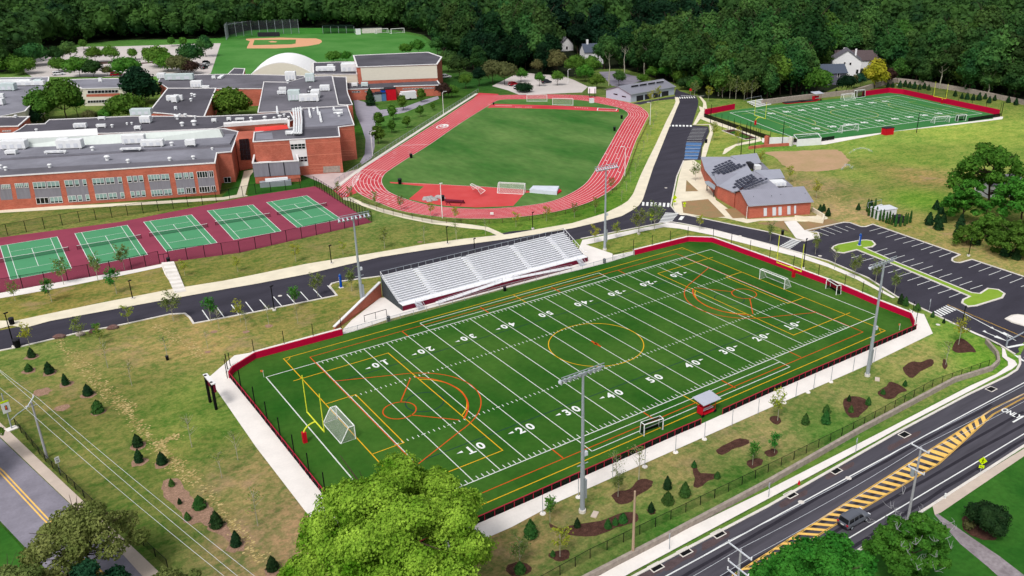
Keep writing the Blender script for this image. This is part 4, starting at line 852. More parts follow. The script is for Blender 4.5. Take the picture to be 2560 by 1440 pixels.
# arched gym
G0, G1 = W(622,204,4.5), W(786,200,4.5)
ar = MB(); tym = MB(); NA = 18; z_e, z_p = 5.6, 11.5
bvec = (W(612,190,5)-W(626,203,5)); bvec = Vector((-(G1-G0).y, (G1-G0).x, 0)).normalized()
if bvec.dot(Vector((ROT[2][0], ROT[2][1], 0))) < 0: bvec = -bvec
GA, GB = W(640,187,z_e), W(784,187,z_e); GA = W(625,190,z_e)
def arcp(t): p = GA.lerp(GB, t); return Vector((p.x, p.y, z_e+(z_p-z_e)*(1-(2*t-1)**2)))
Ld = 34
for i in range(NA):
    a, b_ = arcp(i/NA), arcp((i+1)/NA); ar.prism([a, b_, b_+bvec*Ld, a+bvec*Ld], .35)
    tym.face([Vector((a.x, a.y, 0)), Vector((b_.x, b_.y, 0)), b_, a]); tym.face([Vector((a.x, a.y, 0))+bvec*Ld, Vector((b_.x, b_.y, 0))+bvec*Ld, b_+bvec*Ld, a+bvec*Ld])
for e_ in (GA, GB): tym.face([Vector((e_.x, e_.y, 0)), Vector((e_.x, e_.y, 0))+bvec*Ld, e_+bvec*Ld, e_])
ar.build('arched_roof', T['roof_white'], SC); tym.build('gable_wall', T['cream'], SC)
unit(SC, 728, 200, 7.4, 4.6, 3.5, 3.4, m='unit'); unit(SC, 776, 204, 8.3, 3.8, 3, 3.2, m='unit_teal')
# mid block and big gym
walls_roof('M', [(784,186),(783,157),(860,155),(885,155),(893,186)], 8.2, SC, T['cream'], T['roof'], cop=.5)
walls_roof('M2', [(566,190),(586,171),(612,172),(606,192)], 6.5, SC, T['brick'], T['roof'], cop=.4)
zG = 12.6
PG = walls_roof('G', [(893,168),(1092,161),(1104,143),(1070,131),(884,139)], zG, SC, T['brick'], T['roof'], cop=.7)
h0, h1 = W(893,168,zG), W(1092,161,zG); bd = MB(); panel(bd, [(901,169), (1092,163), (1094,195), (905,202)], h0, h1, .08); bd.build('cream_panel', T['cream'], SC)
walls_roof('G2', [(866,224),(985,220),(986,216),(1101,213),(1092,201),(866,208)], 4.9, SC, T['brick'], T['roof'], cop=.5)
h0, h1 = W(986,216,4.9), W(1101,213,4.9); window(SC, [(1007,221), (1085,218), (1085,221), (1007,224)], h0, h1, .08, 10, 1, 'glass_dark')
h0, h1 = W(866,224,4.9), W(985,220,4.9); window(SC, [(880,228), (900,227), (900,231), (880,232)], h0, h1, .08, 3, 1, 'glass_dark'); window(SC, [(912,227), (920,227), (920,230), (912,230)], h0, h1, .08, 1, 1, 'glass_dark')
unit(SC, 876, 178, 8.2, 8, 6.5, 3.4); unit(SC, 815, 178, 8.2, 9, 3, 1.8); unit(SC, 826, 166, 8.2, 3, 2, .6); unit(SC, 912, 216, 4.9, 3, 3, 1.4, m='unit_teal'); unit(SC, 887, 216, 4.9, 2.6, 2.2, 1.2)
# mechanical enclosure in front of the tower
ME = [(634,390),(745,384),(741,372),(636,378)]; zm = 6.4
ENC = [W(632,409,zm), W(746,403,zm), W(741,384,zm), W(636,389,zm)]
MB().prism([Vector((p.x, p.y, 0)) for p in (ENC if 1 else 0)], 2.2).build('enclosure_base', T['brick'], SC)
MB().wallstrip([Vector((p.x, p.y, 0)) for p in ENC], .25, zm-2.2, 2.2, True).build('enclosure_screen', T['grey_panel'], SC)
MB().wallstrip([Vector((p.x, p.y, 0)) for p in ENC], .5, .3, zm, True).build('coping', T['coping'], SC)
cE = (ENC[0]+ENC[2])/2
for k in (-1, 1): unit(SC, *proj((cE.x+k*3, cE.y-k*1.5, 2.3))[:2], 2.3, 4, 2.6, 2.6, name='rooftop_unit')
for k in (.34, .67):
    q_ = ENC[0].lerp(ENC[1], k); MB().box((q_.x, q_.y, 2.2), (.3, .4, zm-2.2), -.466).build('panel_joint', T['dark'], SC)
# rooftop equipment
for (x, y, z, a, b_, h, m_) in ((38,372,zA+.5,7,3,2.2,'unit'),(178,371,zA+.5,7,2.8,2.4,'unit'),(160,365,zA+.5,3,2.4,2,'unit'),(337,359,zA+.5,6.5,2.4,2.4,'unit'),(383,366,zA+.5,6.5,2.2,1.7,'unit'),(478,364,zA+.5,3,2,1.5,'unit'),(30,385,zA+.5,3,2,.8,'unit'),(140,384,zA+.5,6,1,.5,'unit'),(328,376,zA+.5,6,1,.4,'unit'),
        (355,288,zR,7,3,2,'unit_teal'),(366,307,zR,3.4,3,2,'unit'),(202,320,zR,4,1.6,1.2,'unit'),(254,319,zR,3,1,.8,'unit'),(255,299,zR,2.4,1.2,.6,'unit'),(345,338-14,zR,2,1.5,.8,'unit'),
        (438,252,7.9,6,1.8,1.8,'unit'),(440,254,7.9,2,5.5,2,'unit'),(493,218,7.4,4.5,3.5,2.4,'unit'),(450,200,7.4,12,3,2.4,'unit_teal'),(405,196,7.4,3.4,3,2,'unit'),(515,222,7.4,3,1.5,1,'unit'),(535,197,7.4,1.6,1.4,1,'unit'),(553,195,7.4,1.6,8,.5,'unit'),
        (737,251,8.3,4.5,3.4,3.8,'unit_teal'),(738,240,8.3,3.6,3.2,1.6,'roof'),(774,253,8.3,7.5,3.2,2.4,'unit'),(790,243,8.3,3.4,5,2.6,'unit'),(813,227,8.3,4,2.8,2,'unit'),(781,232,8.3,4,3,1.2,'roof'),(705,236,8.3,3.5,1.5,1.1,'unit'),(707,226,8.3,3,1.2,1,'unit'),
        (30,213,7.2,16,2.6,2,'unit'),(75,214,7.2,12,2.6,1.6,'unit'),(98,212,7.2,3,2.6,2,'unit_teal'),(15,226,7.2,8,3.5,2.6,'unit_teal'),(2,262,7.2,3,3,2,'unit'),(5,245,7.2,2,2,1.4,'unit'),
        (605,313,zA,6.5,.9,.9,'unit'),(690,311,zA,7.5,.9,.9,'unit'),(536,305,zR,1.6,1.2,.8,'unit'),(573,301,zR,1.4,1.2,.7,'unit'),(600,301,zR,3,1,.5,'unit'),(252,205,7.4,1.4,1.2,1.4,'unit'),(440,274,7.9,1,1,.8,'unit')):
    unit(SC, x, y, z, a, b_, h, m=m_)
for (x, y, z, s_) in ((232,376,zA+.5,.6),(430,364,zA+.5,.6),(269,401,zA,.75),(321,407,zA,.55),(425,402,zA,.55),(484,398,zA,.55),(125,419,zA,.55),(15,426,zA,.55),(2,421,zA,.55),(456,315,zR,.7),(486,313,zR,.9),(444,298,zR,.7),(464,292,zR,.6),(488,296,zR,.5),(439,293,zR,.5),(450,291,zR,.5),(628,301,zR,.6),(663,300,zR,.7),(700,297,zR,.7),(711,291,zR,.5),(722,297,zR,.5),(686,299,zR,.5),
        (480,240,7.9,.6),(487,242,7.9,.6),(478,253,7.9,.6),(281,330-12,zR,.5),(92,329,zR,.5),(40,294,9.6,.5),(848,291,zB,.7),(785,277,zB,.5),(720,208,8.3,.7),(776,222,8.3,.5),(531,375,zA,.4),(380,297,zR,.5),(318,312,zR,.4),(330,311,zR,.4)):
    vent(SC, x, y, z, s_)
for (x0, y0, x1, y1, z) in ((772,270,776,292,zB),(793,268,796,285,zB),(799,280,803,303,zB),(692,266,694,283,zB-2),(834,268,835,275,zB),(834,276,856,276,zB+.5),(834,282,856,282,zB+.5)):
    MB().tube(W(x0, y0, z+.8), W(x1, y1, z+.5), .3, .45, 6).build('duct', T['unit'], SC)
for i, x in enumerate((733,739,745,751)):
    mb = MB(); mb.path([W(x-2, 275-i*1.5, zB+1), W(x, 272-i*1.2, zB+1.6), W(x+3, 300, zB+1.4), W(x+2, 332, zB+1.2), W(x-5, 334, zB+.8)], .33, 6); mb.build('duct', T['unit'], SC)
unit(SC, 726, 337, zB, 2.8, 1.4, .8)
# louvred equipment rack by the enclosure
gn = empty('outdoor_generator', W(690, 463), 'grey louvred cooling unit on the lawn below the brick enclosure', 'generator')
mb = MB(); c_ = W(690,464); mb.box(c_, (9, 2.4, 1.5), -.3); mb.build('casing', T['steel'], gn)
mb = MB(); mb.box((c_.x+.5, c_.y+.3, 1.5), (6.5, 1.3, .7), -.3); mb.build('hood', T['unit'], gn)
# ---------------- clubhouse with three staggered wings
CH = empty('clubhouse', W(1880, 520), 'brick clubhouse of three staggered wings with grey metal roofs and solar panels', 'clubhouse')
def gable(root, eA, eB, rA, rB, ze, zr, wm, rm, d_over=.5, nw='wall', back=True):
    """gabled wing: near eave px eA-eB at ze, ridge px rA-rB at zr"""
    a, b_ = W(*eA, ze), W(*eB, ze); c_, d_ = W(*rB, zr), W(*rA, zr)
    ax = (b_-a).normalized(); nrm = Vector((-ax.y, ax.x, 0))
    wd = max(3.0, (d_-a).dot(nrm)); L0 = 0; L1 = (b_-a).length
    r0_ = a+nrm*wd; r0_.z = zr; r1_ = b_+nrm*wd; r1_.z = zr; f0 = a+nrm*2*wd; f1 = b_+nrm*2*wd
    ro = MB()
    for (p, q, s_, t_) in ((a, b_, r1_, r0_), (f1, f0, r0_, r1_)):
        ro.prism([p, q, s_, t_], .18)
    ro.build('roof', rm, root)
    i = .5; A2 = a+nrm*i+ax*i; B2 = b_+nrm*i-ax*i; F1 = f1-nrm*i-ax*i; F0 = f0-nrm*i+ax*i
    w_ = MB(); w_.prism([Vector((p.x, p.y, 0)) for p in (A2, B2, F1, F0)], ze-.02, top=False)
    for p, q, r in ((A2, F0, r0_+ax*i), (B2, F1, r1_-ax*i)): w_.face([Vector((p.x, p.y, ze-.03)), Vector((q.x, q.y, ze-.03)), Vector((r.x, r.y, zr-.2))])
    w_.build(nw, wm, root); g_ = MB(); g_.tube(a+Vector((0, 0, .02)), b_+Vector((0, 0, .02)), .12, .12, 5); g_.build('gutter', T['steel'], root)
    return a, b_, ax, nrm, wd, A2, B2
T['metal_roof2'] = seam('standing_seam_b', (166, 166, 180), .5, 0)
W3 = gable(CH, (1871,516), (2034,505), (1852,477), (2018,468), 3.7, 6.2, T['brick2'], T['metal_roof2'])
# custom diagonal roof slopes that carry the panels
def onplane(x, y, A3, off=0.0):
    p0, p1, p2 = [W(*a) for a in A3]; n_ = (p1-p0).cross(p2-p0).normalized(); n_ = n_ if n_.z > 0 else -n_
    d = Vector(ROT.T @ np.array([(x-1280-CX)/FPX, -(y-720)/FPX, 1.0])); c = Vector(CAM); t = n_.dot(p0+n_*off-c)/n_.dot(d); return c+d*t
SA = ((1762,424,4.05), (1793,463,4.05), (1870,432,6.2)); SB = ((1793,465,4.05), (1838,483,4.05), (1885,428,6.3))
def slope(name, pts, m_, th=.2): return MB().prism([W(*p) for p in pts], th).build(name, m_, CH)
def slopeP(A3, pts, m_):
    P = [onplane(x, y, A3)-Vector((0, 0, .25)) for x, y in pts]; c = sum(P, Vector())/len(P); Q = [p+(c-p).normalized()*.5 for p in P]
    MB().prism([Vector((p.x, p.y, 0)) for p in Q], [Vector((p.x, p.y, r.z)) for p, r in zip(Q, P)], top=False).build('wall', T['brick2'], CH)
    return MB().prism([onplane(x, y, A3)-Vector((0, 0, .2)) for x, y in pts], .2).build('roof', m_, CH)
slopeP(SA, [(1762,424),(1793,463),(1838,482),(1886,440),(1870,415),(1826,392),(1752,392)], T['metal_roof'])
slopeP(SB, [(1792,464),(1816,462),(1838,483),(1855,475),(1952,474),(1920,448),(1885,428),(1840,433),(1786,434)], T['metal_roof2'])
slope('roof', [(1826,391,6.3), (1892,384,5.6), (1903,408,4.6), (1870,415,5.2), (1860,414,5.5)], T['metal_roof'])
slope('roof', [(1884,427,6.35), (1950,424,5.6), (1962,446,4.4), (1920,450,5)], T['metal_roof'])
MB().prism([W(1870,408,4), W(1905,408,4), W(1922,425,4), W(1884,428,4)], .3).build('service_deck', T['roof_light'], CH); MB().prism([W(1916,450,4), W(1960,449,4), W(1982,467,4), W(1935,470,4)], .3).build('service_deck', T['roof_light'], CH)
unit(CH, 1892, 425, 4.2, 2, 2, 1.2, -.45); unit(CH, 1942, 465, 4.2, 4.5, 3, 1.2, -.45); unit(CH, 1874, 422, 4.2, 1.5, 3, 1.6, -.45, m='dark')
def solar(org, du, dv, rows, A3):
    """grid of panels: org px on the slope, du/dv px steps, rows of (start, count)"""
    for j, (s0, n_) in enumerate(rows):
        for i in range(s0, s0+n_):
            q_ = []
            for (u, v) in ((i+.1, j+.12), (i+.9, j+.12), (i+.9, j+.88), (i+.1, j+.88)):
                q_.append((org[0]+du[0]*u+dv[0]*v, org[1]+du[1]*u+dv[1]*v))
            P = []
            for (x, y) in q_: P.append(min((onplane(x, y, q, .12) for q in (SA, SB)), key=lambda v: (v-Vector(CAM)).length))
            MB().prism(P, .05).build('solar_panel', T['solar'], CH)
solar((1783,416), (8.4,-3.5), (5.1,4.2), [(0,5),(-1,6),(-2,7),(-1,7),(0,7)], SA)
solar((1836,452), (8.6,-3.6), (5.1,4.2), [(0,5),(-1,6),(-2,7),(-1,7),(0,7)], SB)
# entrance canopy, doors
e0, e1 = W(1793,465,0), W(1816,463,0)
dm = MB()
f0_, f1_ = W3[5], W3[6]
for x0, x1, y0, y1 in ((1909,1917,520,540),(1931,1940,518,539),(1946,1954,517,538),(1968,1976,515,536),(1985,1990,514,534)):
    q_ = [onwall(x, y, f0_, f1_, .06) for x, y in ((x0, y0), (x1, y0-.5), (x1, y1-.5), (x0, y1))]; MB().face(q_).build('door', T['alu_mid'], CH)
s0_, s1_ = W(1796,497), W(1812,494)
MB().box(W(1805,495), (3.0, .2, 2.7), .25).build('door', T['alu_mid'], CH)
cp = MB(); cp.prism([W(1762,455,3.0), W(1766,462,3.0), W(1786,475,3.0), W(1789,466,3.0), W(1772,454,3.0)], .25); cp.build('canopy', T['steel'], CH)
for p in ((1767,476),(1784,492)): MB().tube(W(*p), W(*p)+Vector((0, 0, 3)), .15, .15, 8).build('canopy_post', T['dark'], CH)
for (a, b_) in (((1865,516),(1866,547)),): MB().tube(W(*b_), W(*b_)+Vector((0, 0, 3.6)), .08).build('downpipe', T['coping'], CH)
for (x, y) in ((1884,491),(1929,489),(1952,486),(2013,483)): MB().tube(W(x, y, 4.6), W(x, y, 5.4), .09).build('roof_vent', T['dark'], CH)
rw = empty('retaining_wall', W(2010,552), 'cream retaining wall at the end of the clubhouse terrace', 'wall')
MB().wallstrip([W(1986,548), W(2056,558), W(2059,545), W(2030,528)], .4, 1.1).build('wall_body', T['concrete_warm'], rw)
# ---------------- maintenance garage
GB_ = empty('maintenance_garage', W(1630, 250), 'pale grey gabled garage with four dark doors beside the access road', 'garage')
g = gable(GB_, (1577,237), (1690,217), (1553,215), (1664,199), 3.6, 6.2, T['garage'], seam('garage_roof', (152, 152, 164), .8, .2))
A2, B2 = g[5], g[6]
for x0, x1 in ((1591,1608),(1612,1629),(1633,1650),(1654,1671)):
    yb = lambda x: 256-(x-1590)*.15; yt = lambda x: 240-(x-1590)*.165
    MB().face([onwall(x, y, A2, B2, .06) for x, y in ((x0, yt(x0)), (x1, yt(x1)), (x1, yb(x1)), (x0, yb(x0)))]).build('garage_door', T['dark'], GB_)
sd0, sd1 = A2, A2+g[3]*(2*g[4]-1)
for x0, x1, y in ((1534,1544,233),(1555,1565,239)): MB().face([onwall(x, yy, sd0, sd1, .06) for x, yy in ((x0, y), (x1, y+2), (x1, y+5), (x0, y+3))]).build('window', T['glass_dark'], GB_)
MB().prism([W(1570,221,5.0), W(1660,205,5.0), W(1660,203,5.6), W(1570,214,5.6)], .5).build('skylight_kerb', T['alu_mid'], GB_)
for i in range(4): MB().prism([W(1578+i*21, 218-i*3.2, 5.7), W(1596+i*21, 215.2-i*3.2, 5.7), W(1596+i*21, 213-i*3.2, 6.0), W(1578+i*21, 215.8-i*3.2, 6.0)], .25).build('skylight', T['black'], GB_)
# ---------------- houses
def house(loc, rz, L, Wd, ze, zr, wm, rm, label, wins=(), chim=None):
    r = empty('house', loc, label, 'house', None, rz)
    hx, hy = L/2, Wd/2
    w_ = MB(); w_.prism([(-hx, -hy, 0), (hx, -hy, 0), (hx, hy, 0), (-hx, hy, 0)], ze, top=False)
    w_.face([(-hx, -hy, ze), (-hx, hy, ze), (-hx, 0, zr)]); w_.face([(hx, -hy, ze), (hx, hy, ze), (hx, 0, zr)]); w_.build('wall', wm, r, True)
    ro = MB(); o_ = .5; k = (zr-ze)/hy
    for s_ in (-1, 1):
        ro.prism([(-hx-o_, s_*(hy+o_), ze-k*o_+.05), (hx+o_, s_*(hy+o_), ze-k*o_+.05), (hx+o_, 0, zr+.05), (-hx-o_, 0, zr+.05)][::s_], .22)
    rf = ro.build('roof', rm, r, True)
    for (side, u, z, w2, h2) in wins:
        fr = MB(); gl = MB()
        if side == 'S': c = (u, -hy-.04, z); fr.box(c, (w2+.3, .1, h2+.3)); gl.box((u, -hy-.08, z+.15), (w2, .1, h2))
        elif side == 'W': c = (-hx-.04, u, z); fr.box(c, (.1, w2+.3, h2+.3)); gl.box((-hx-.08, u, z+.15), (.1, w2, h2))
        f_ = fr.build('window', T['coping'], r, True); gl.build('pane', T['glass_dark'], f_, True)
    if chim: MB().box((chim[0], chim[1], 0), (1.1, .9, chim[2])).build('chimney', T['siding_white'], r, True)
    return r
h1_ = W(2122,188); house((h1_.x, h1_.y+3, 0), .71, 13, 15, 8.5, 13.5, T['siding_white'], T['shingle'], 'tall white gabled house with a chimney among the dark trees', [('W', -2, 6, 1, 1.2), ('W', 1, 6.5, .8, .8), ('W', -6, 1.5, 1.2, 2.2)], (-5.5, -4.2, 14.5))
h2_ = W(2075,212); house((h2_.x+2, h2_.y+4, 0), -.45, 17, 9, 6, 9.5, T['siding_grey'], T['shingle_dark'], 'grey two-storey house with slate roof in front of the white house', [('S', -6, 3.6, 1.2, 1.5), ('S', -3.5, 3.6, 1.2, 1.5), ('S', 4, 3.8, 1, 1.6), ('S', -6, .8, 1.2, 1.6), ('S', -3.5, .8, 1.2, 1.8)])
h3_ = W(2160,182); house((h3_.x+6, h3_.y+10, 0), -.6, 26, 9, 6, 10.5, T['siding_white'], T['shingle_brown'], 'white house with a long brown roof behind the yellow tree', [], (-8, 0, 12))
h4_ = W(1480,158); house((h4_.x, h4_.y, 0), -.3, 12, 9, 7, 11, T['siding_white'], T['shingle_dark'], 'white house with blue-grey roof peeping out of the wood behind the garage', [('S', -3, 4, 1, 1.4), ('S', 2, 4, 1, 1.4)], (-3, 0, 13.5))
h5_ = W(1412,142); house((h5_.x, h5_.y, 0), 1.2, 10, 8, 8, 12, T['siding_white'], T['shingle'], 'small white gable end half hidden by bright green trees', [('W', 0, 5, 1, 1.6)])
h6_ = W(2480,490); house((h6_.x+3, h6_.y, 0), -.5, 11, 7, 4, 6, T['siding_white'], T['shingle'], 'white house hidden behind the big trees at the right edge', [('S', 2, 2, 1.2, 1.4)])
# ------------------------------------------------------------------ stadium light poles
def light_pole(base, h, label, n=8, half=3.4):
    r = empty('stadium_light', W(*base), label, 'light pole', 'tall stadium light poles')
    MB().tube((0, 0, 0), (0, 0, h*.35), .36, .3, 10).tube((0, 0, h*.35), (0, 0, h), .26, .16, 10).build('pole', T['steel'], r, True)
    MB().tube((0, 0, 0), (0, 0, .5), .5, .5, 10).build('base', T['kerb'], r, True)
    a = MB(); a.box((0, -.05, h-.1), (half*2, .16, .16)); a.box((0, -.05, h+.35), (half*2, .1, .1)); a.build('crossarm', T['steel'], r, True)
    for i in range(n):
        x = -half+.3+i*(2*half-.6)/(n-1); s_ = -1 if base[1] < 900 else 1
        m_ = MB(); m_.tube((x, .0, h), (x, s_*.35, h-.35), .12, .15, 6); m_.tube((x, s_*.35, h-.35), (x, s_*.58, h-.58), .16, .34, 8); m_.build('floodlight', T['lamp_grey'], r, True)
    MB().box((.45, 0, h*.42), (.5, .5, .6)).build('control_box', T['alu_mid'], r, True); MB().box((.42, 0, 2.2), (.4, .4, 3.0)).build('cabinet', T['steel'], r, True)
    MB().tube((-.9, 0, h*.36), (.9, 0, h*.36), .07, .07, 5).build('bracket', T['steel'], r, True)
    return r
light_pole((907,770), 20.2, 'tall grey floodlight pole at the brick wall left of the bleachers')
light_pole((1456,1280), 21.6, 'tall grey floodlight pole in the foreground strip below the middle of the field', 9)
light_pole((2168,940), 21.9, 'tall grey floodlight pole by the lower right sideline of the field')
light_pole((1512,625), 21.2, 'tall grey floodlight pole right of the bleachers by the road', 10)
# ------------------------------------------------------------------ lamp posts
def black_lamp(base, h, label):
    r = empty('lamp_post', W(*base), label, 'lamp post', 'black lamp posts')
    MB().tube((0, 0, 0), (0, 0, h), .12, .09, 7).build('pole', T['black'], r, True); MB().tube((0, 0, 0), (0, 0, .35), .4, .4, 8).build('base', T['kerb'], r, True)
    MB().box((.15, 0, h-.05), (.75, .3, .16), .5).build('lamp_head', T['black'], r, True)
for b_, h, lb in (((195,750),4.6,'black lamp post'), ((332,748),4.2,'black lamp post on the pavement edge left of the big pale sapling'), ((829,660),4.6,'black lamp post on the pavement between tennis courts and bleachers'), ((1119,611),4.6,'black lamp post behind the left half of the bleachers'), ((1332,573),4.6,'black lamp post behind the right half of the bleachers'), ((686,776),5.4,'black lamp post at the row of parking bays left of the bleachers'),
    ((36,868),7.0,'thick black lamp post at the left end of the internal road'), ((2008,672),7.4,'tall black lamp post between goalpost and car park'), ((2421,640),4.4,'black lamp post on the upper right edge of the car park'), ((2404,818),4.5,'black lamp post beside the crosswalk right of the field'), ((1597,585),4.4,'black lamp post in the leafy trees by the crosswalk'), ((1187,640),4.4,'black lamp post standing behind the upper bleacher rail'), ((2242,213),11,'slim pale pole behind the far turf field')):
    if lb == 'black lamp post': continue
    black_lamp(b_, h, lb)
def goose(base, h, dx, lb):
    r = empty('track_lamp', W(*base), lb, 'lamp post', 'white curved lamp posts around the track')
    MB().tube((0, 0, 0), (0, 0, h-.8), .13, .1, 8).build('pole', T['coping'], r, True)
    pts = [Vector((0, 0, h-.8))+Vector((dx*1.6*(1-math.cos(t)), 0, .8*math.sin(t))) for t in np.linspace(0, 1.57, 7)]
    MB().path(pts, .09).build('arm', T['coping'], r, True); MB().box((dx*1.9, 0, h-.1), (.9, .3, .14)).build('lamp_head', T['coping'], r, True)
goose((1106,545), 9.8, 0.1, 'white lamp post on the curved path below the track'); goose((1562,440), 9.8, -.9, 'white curved lamp post on the right bend of the track'); goose((1625,312), 9.2, -.8, 'white curved lamp post at the upper right of the track'); goose((1109,285), 9.4, .8, 'white curved lamp post on the slope left of the track'); goose((932,390), 8.6, .7, 'white lamp post beside the brick tower and the grey path'); goose((1420,208), 7, .7, 'white lamp post in the pale car park behind the track')
# ------------------------------------------------------------------ goalposts, goals
def mk_goalpost():
    r = empty('goalpost', (0, 0, 0), 'x', 'goalpost', 'yellow football goalposts')
    MB().box((-2, 0, 0), (.6, .6, 1.9)).build('base_pad', T['red'], r, True)
    pts = [Vector((-2, 0, 1.6))]+[Vector((-2+2*(1-math.cos(t))*1.0, 0, 1.7+1.35*math.sin(t))) for t in np.linspace(0, 1.57, 8)]
    MB().path(pts, .12, 8).build('gooseneck', T['post_yellow'], r, True); MB().tube((0, -3.56, 3.05), (0, 3.56, 3.05), .11, .11, 8).build('crossbar', T['post_yellow'], r, True)
    for s_ in (-1, 1): MB().tube((0, s_*3.56, 2.95), (0, s_*3.56, 9.6), .085, .08, 8).build('upright', T['post_yellow'], r, True)
    return r
GP = mk_goalpost()
put(GP, (-54.86, 0, 0), 0, 'yellow goalpost at the near left end of the football field'); put(GP, (55.3, 0, 0), math.pi, 'yellow goalpost at the far right end of the football field by the crimson wall')
ax = (A_-Dd); an = math.atan2(ax.y, ax.x)
pL = F2(-.5, 80); pR = F2(120.5, 80)
put(GP, (pL.x, pL.y, 0), an, 'yellow goalpost at the left end of the distant turf field'); put(GP, (pR.x, pR.y, 0), an+math.pi, 'yellow goalpost at the right end of the distant turf field')
def mk_goal(name, hw, h, db, dt, net, nm):
    r = empty(name, (0, 0, 0), 'x', 'goal')
    f = MB(); w_ = .085
    f.path([Vector((0, -hw, 0)), Vector((0, -hw, h)), Vector((0, hw, h)), Vector((0, hw, 0))], w_)
    for s_ in (-1, 1): f.path([Vector((0, s_*hw, h)), Vector((-dt, s_*hw, h)), Vector((-db, s_*hw, 0)), Vector((0, s_*hw, 0))], w_*.85)
    f.path([Vector((-db, -hw, 0.05)), Vector((-db, hw, .05))], w_*.85)
    if dt > .3: f.path([Vector((-dt, -hw, h)), Vector((-dt, hw, h))], .05)
    f.build('frame', T['white'], r, True)
    n_ = MB(); n_.face([(0, -hw, h), (0, hw, h), (-dt, hw, h), (-dt, -hw, h)]); n_.face([(-dt, -hw, h), (-dt, hw, h), (-db, hw, 0), (-db, -hw, 0)])
    for s_ in (-1, 1): n_.face([(0, s_*hw, 0), (0, s_*hw, h), (-dt, s_*hw, h), (-db, s_*hw, 0)])
    n_.build('net', net, r, True)
    if nm: MB().box((-db+.05, 0, 0), (.08, hw*2, .45)).build('back_board', T['black'], r, True)
    return r
G1 = mk_goal('soccer_goal', 3.66, 2.44, 2.4, .9, T['net'], 0); G2 = mk_goal('hockey_goal', 1.83, 2.14, 1.2, .95, T['net_dark'], 1)
G3 = mk_goal('practice_goal', 3.66, 2.44, .5, .02, T['net'], 0)
put(G1, (-50.2, 0, 0), 0, 'white soccer goal with striped net in front of the near left goalpost'); put(G1, (50.0, .1, 0), math.pi, 'white soccer goal at the right end of the football field')
def goal_px(P_, a, b, side, lb, sc_=None, z=0):
    p, q = W(*a), W(*b); d = q-p; c = (p+q)/2; rz = math.atan2(d.y, d.x)-math.pi/2
    if side < 0: rz += math.pi
    s_ = sc_ or d.length/(7.32 if P_ is not G2 else 3.66)
    return put(P_, (c.x, c.y, z), rz, lb, None, s_)
goal_px(G2, (2064,722), (2090,738), 1, 'small white goal with black backboard by the crimson wall'); goal_px(G2, (1610,1091), (1657,1075), 1, 'small white hockey goal with black backboard beside the near sideline')
goal_px(G3, (1321,254), (1364,254), 1, 'plain white goal frame left on the far bend of the track', 1.25); goal_px(G3, (1385,263), (1429,264), 1, 'plain white goal frame on the grass inside the far bend', 1.25)
goal_px(G1, (1250,477), (1312,480), -1, 'white soccer goal standing on the red apron inside the track', 1.1)
o = goal_px(G1, (1178,478), (1207,496), 1, 'white soccer goal tipped over on the red apron', .75); o.rotation_euler[1] = .5; o.location.z = .9
goal_px(G1, (2106,333), (2144,328), 1, 'white goal at the near edge of the distant turf field, left one', 1.15); goal_px(G1, (2337,309), (2372,306), 1, 'white goal at the near edge of the distant turf field, right one', 1.05)
goal_px(G2, (2394,304), (2414,302), 1, 'small white goal beside the right goal of the distant field', 1.2); goal_px(G1, (2100,249), (2131,245), -1, 'white goal at the far edge of the distant turf field', 1.0); goal_px(G2, (2137,243), (2153,241), -1, 'small white goal next to the crimson wall of the distant field', 1.5)
# corner flags, small things on the field
for (x, y, lb) in ((660,944,'orange corner flag at the left corner of the football field'), (2248,826,'orange corner flag at the right corner of the football field')):
    r = empty('corner_flag', W(x, y), lb, 'flag', 'corner flags'); MB().tube((0, 0, 0), (0, 0, 1.5), .03).build('pole', T['white'], r, True); MB().prism([(0, 0, 1.1), (-.4, .05, 1.2), (-.4, .09, 1.2), (0, .03, 1.1)], .4).build('cloth', T['orange'], r, True)
# red press shelter
def shelter(loc, rz, s_, lb):
    r = empty('judges_cart', loc, lb, 'cart', 'red wheeled shelters with grey roofs', rz, s_)
    MB().box((0, 0, .35), (3.0, 1.4, .12)).build('deck', T['red'], r, True); MB().box((0, .65, .45), (3, .08, 1.2)).build('front_panel', T['red'], r, True); MB().box((-1.46, 0, .45), (.08, 1.4, 1.3)).build('side_panel', T['red'], r, True)
    MB().box((0, -.1, .9), (2.6, .5, .08)).build('bench', T['alu_mid'], r, True)
    for x in (-1.4, 1.4):
        for y in (-.62, .62): MB().tube((x, y, .3), (x, y, 2.75-.15*y), .05).build('post', T['red'], r, True)
        MB().tube((x, -.75, .3), (x, -.65, .3), .3, .3, 10).build('wheel', T['tyre'], r, True)
    MB().path([Vector((-1.4, -.62, 1.4)), Vector((1.4, -.62, 1.4))], .03).build('rail', T['red'], r, True)
    MB().prism([(-2, -1.3, 2.65), (2, -1.3, 2.65), (2, 1.4, 3.0), (-2, 1.4, 3.0)], .1).build('roof', T['shelter_roof'], r, True)
shelter((-.9, -30.9, 0), 0, 1.0, 'red wheeled shelter with grey roof at the near sideline of the football field')
pz = W(2041,252); shelter((pz.x, pz.y, 0), an, 1.3, 'red wheeled shelter with grey roof at the far side of the distant field')
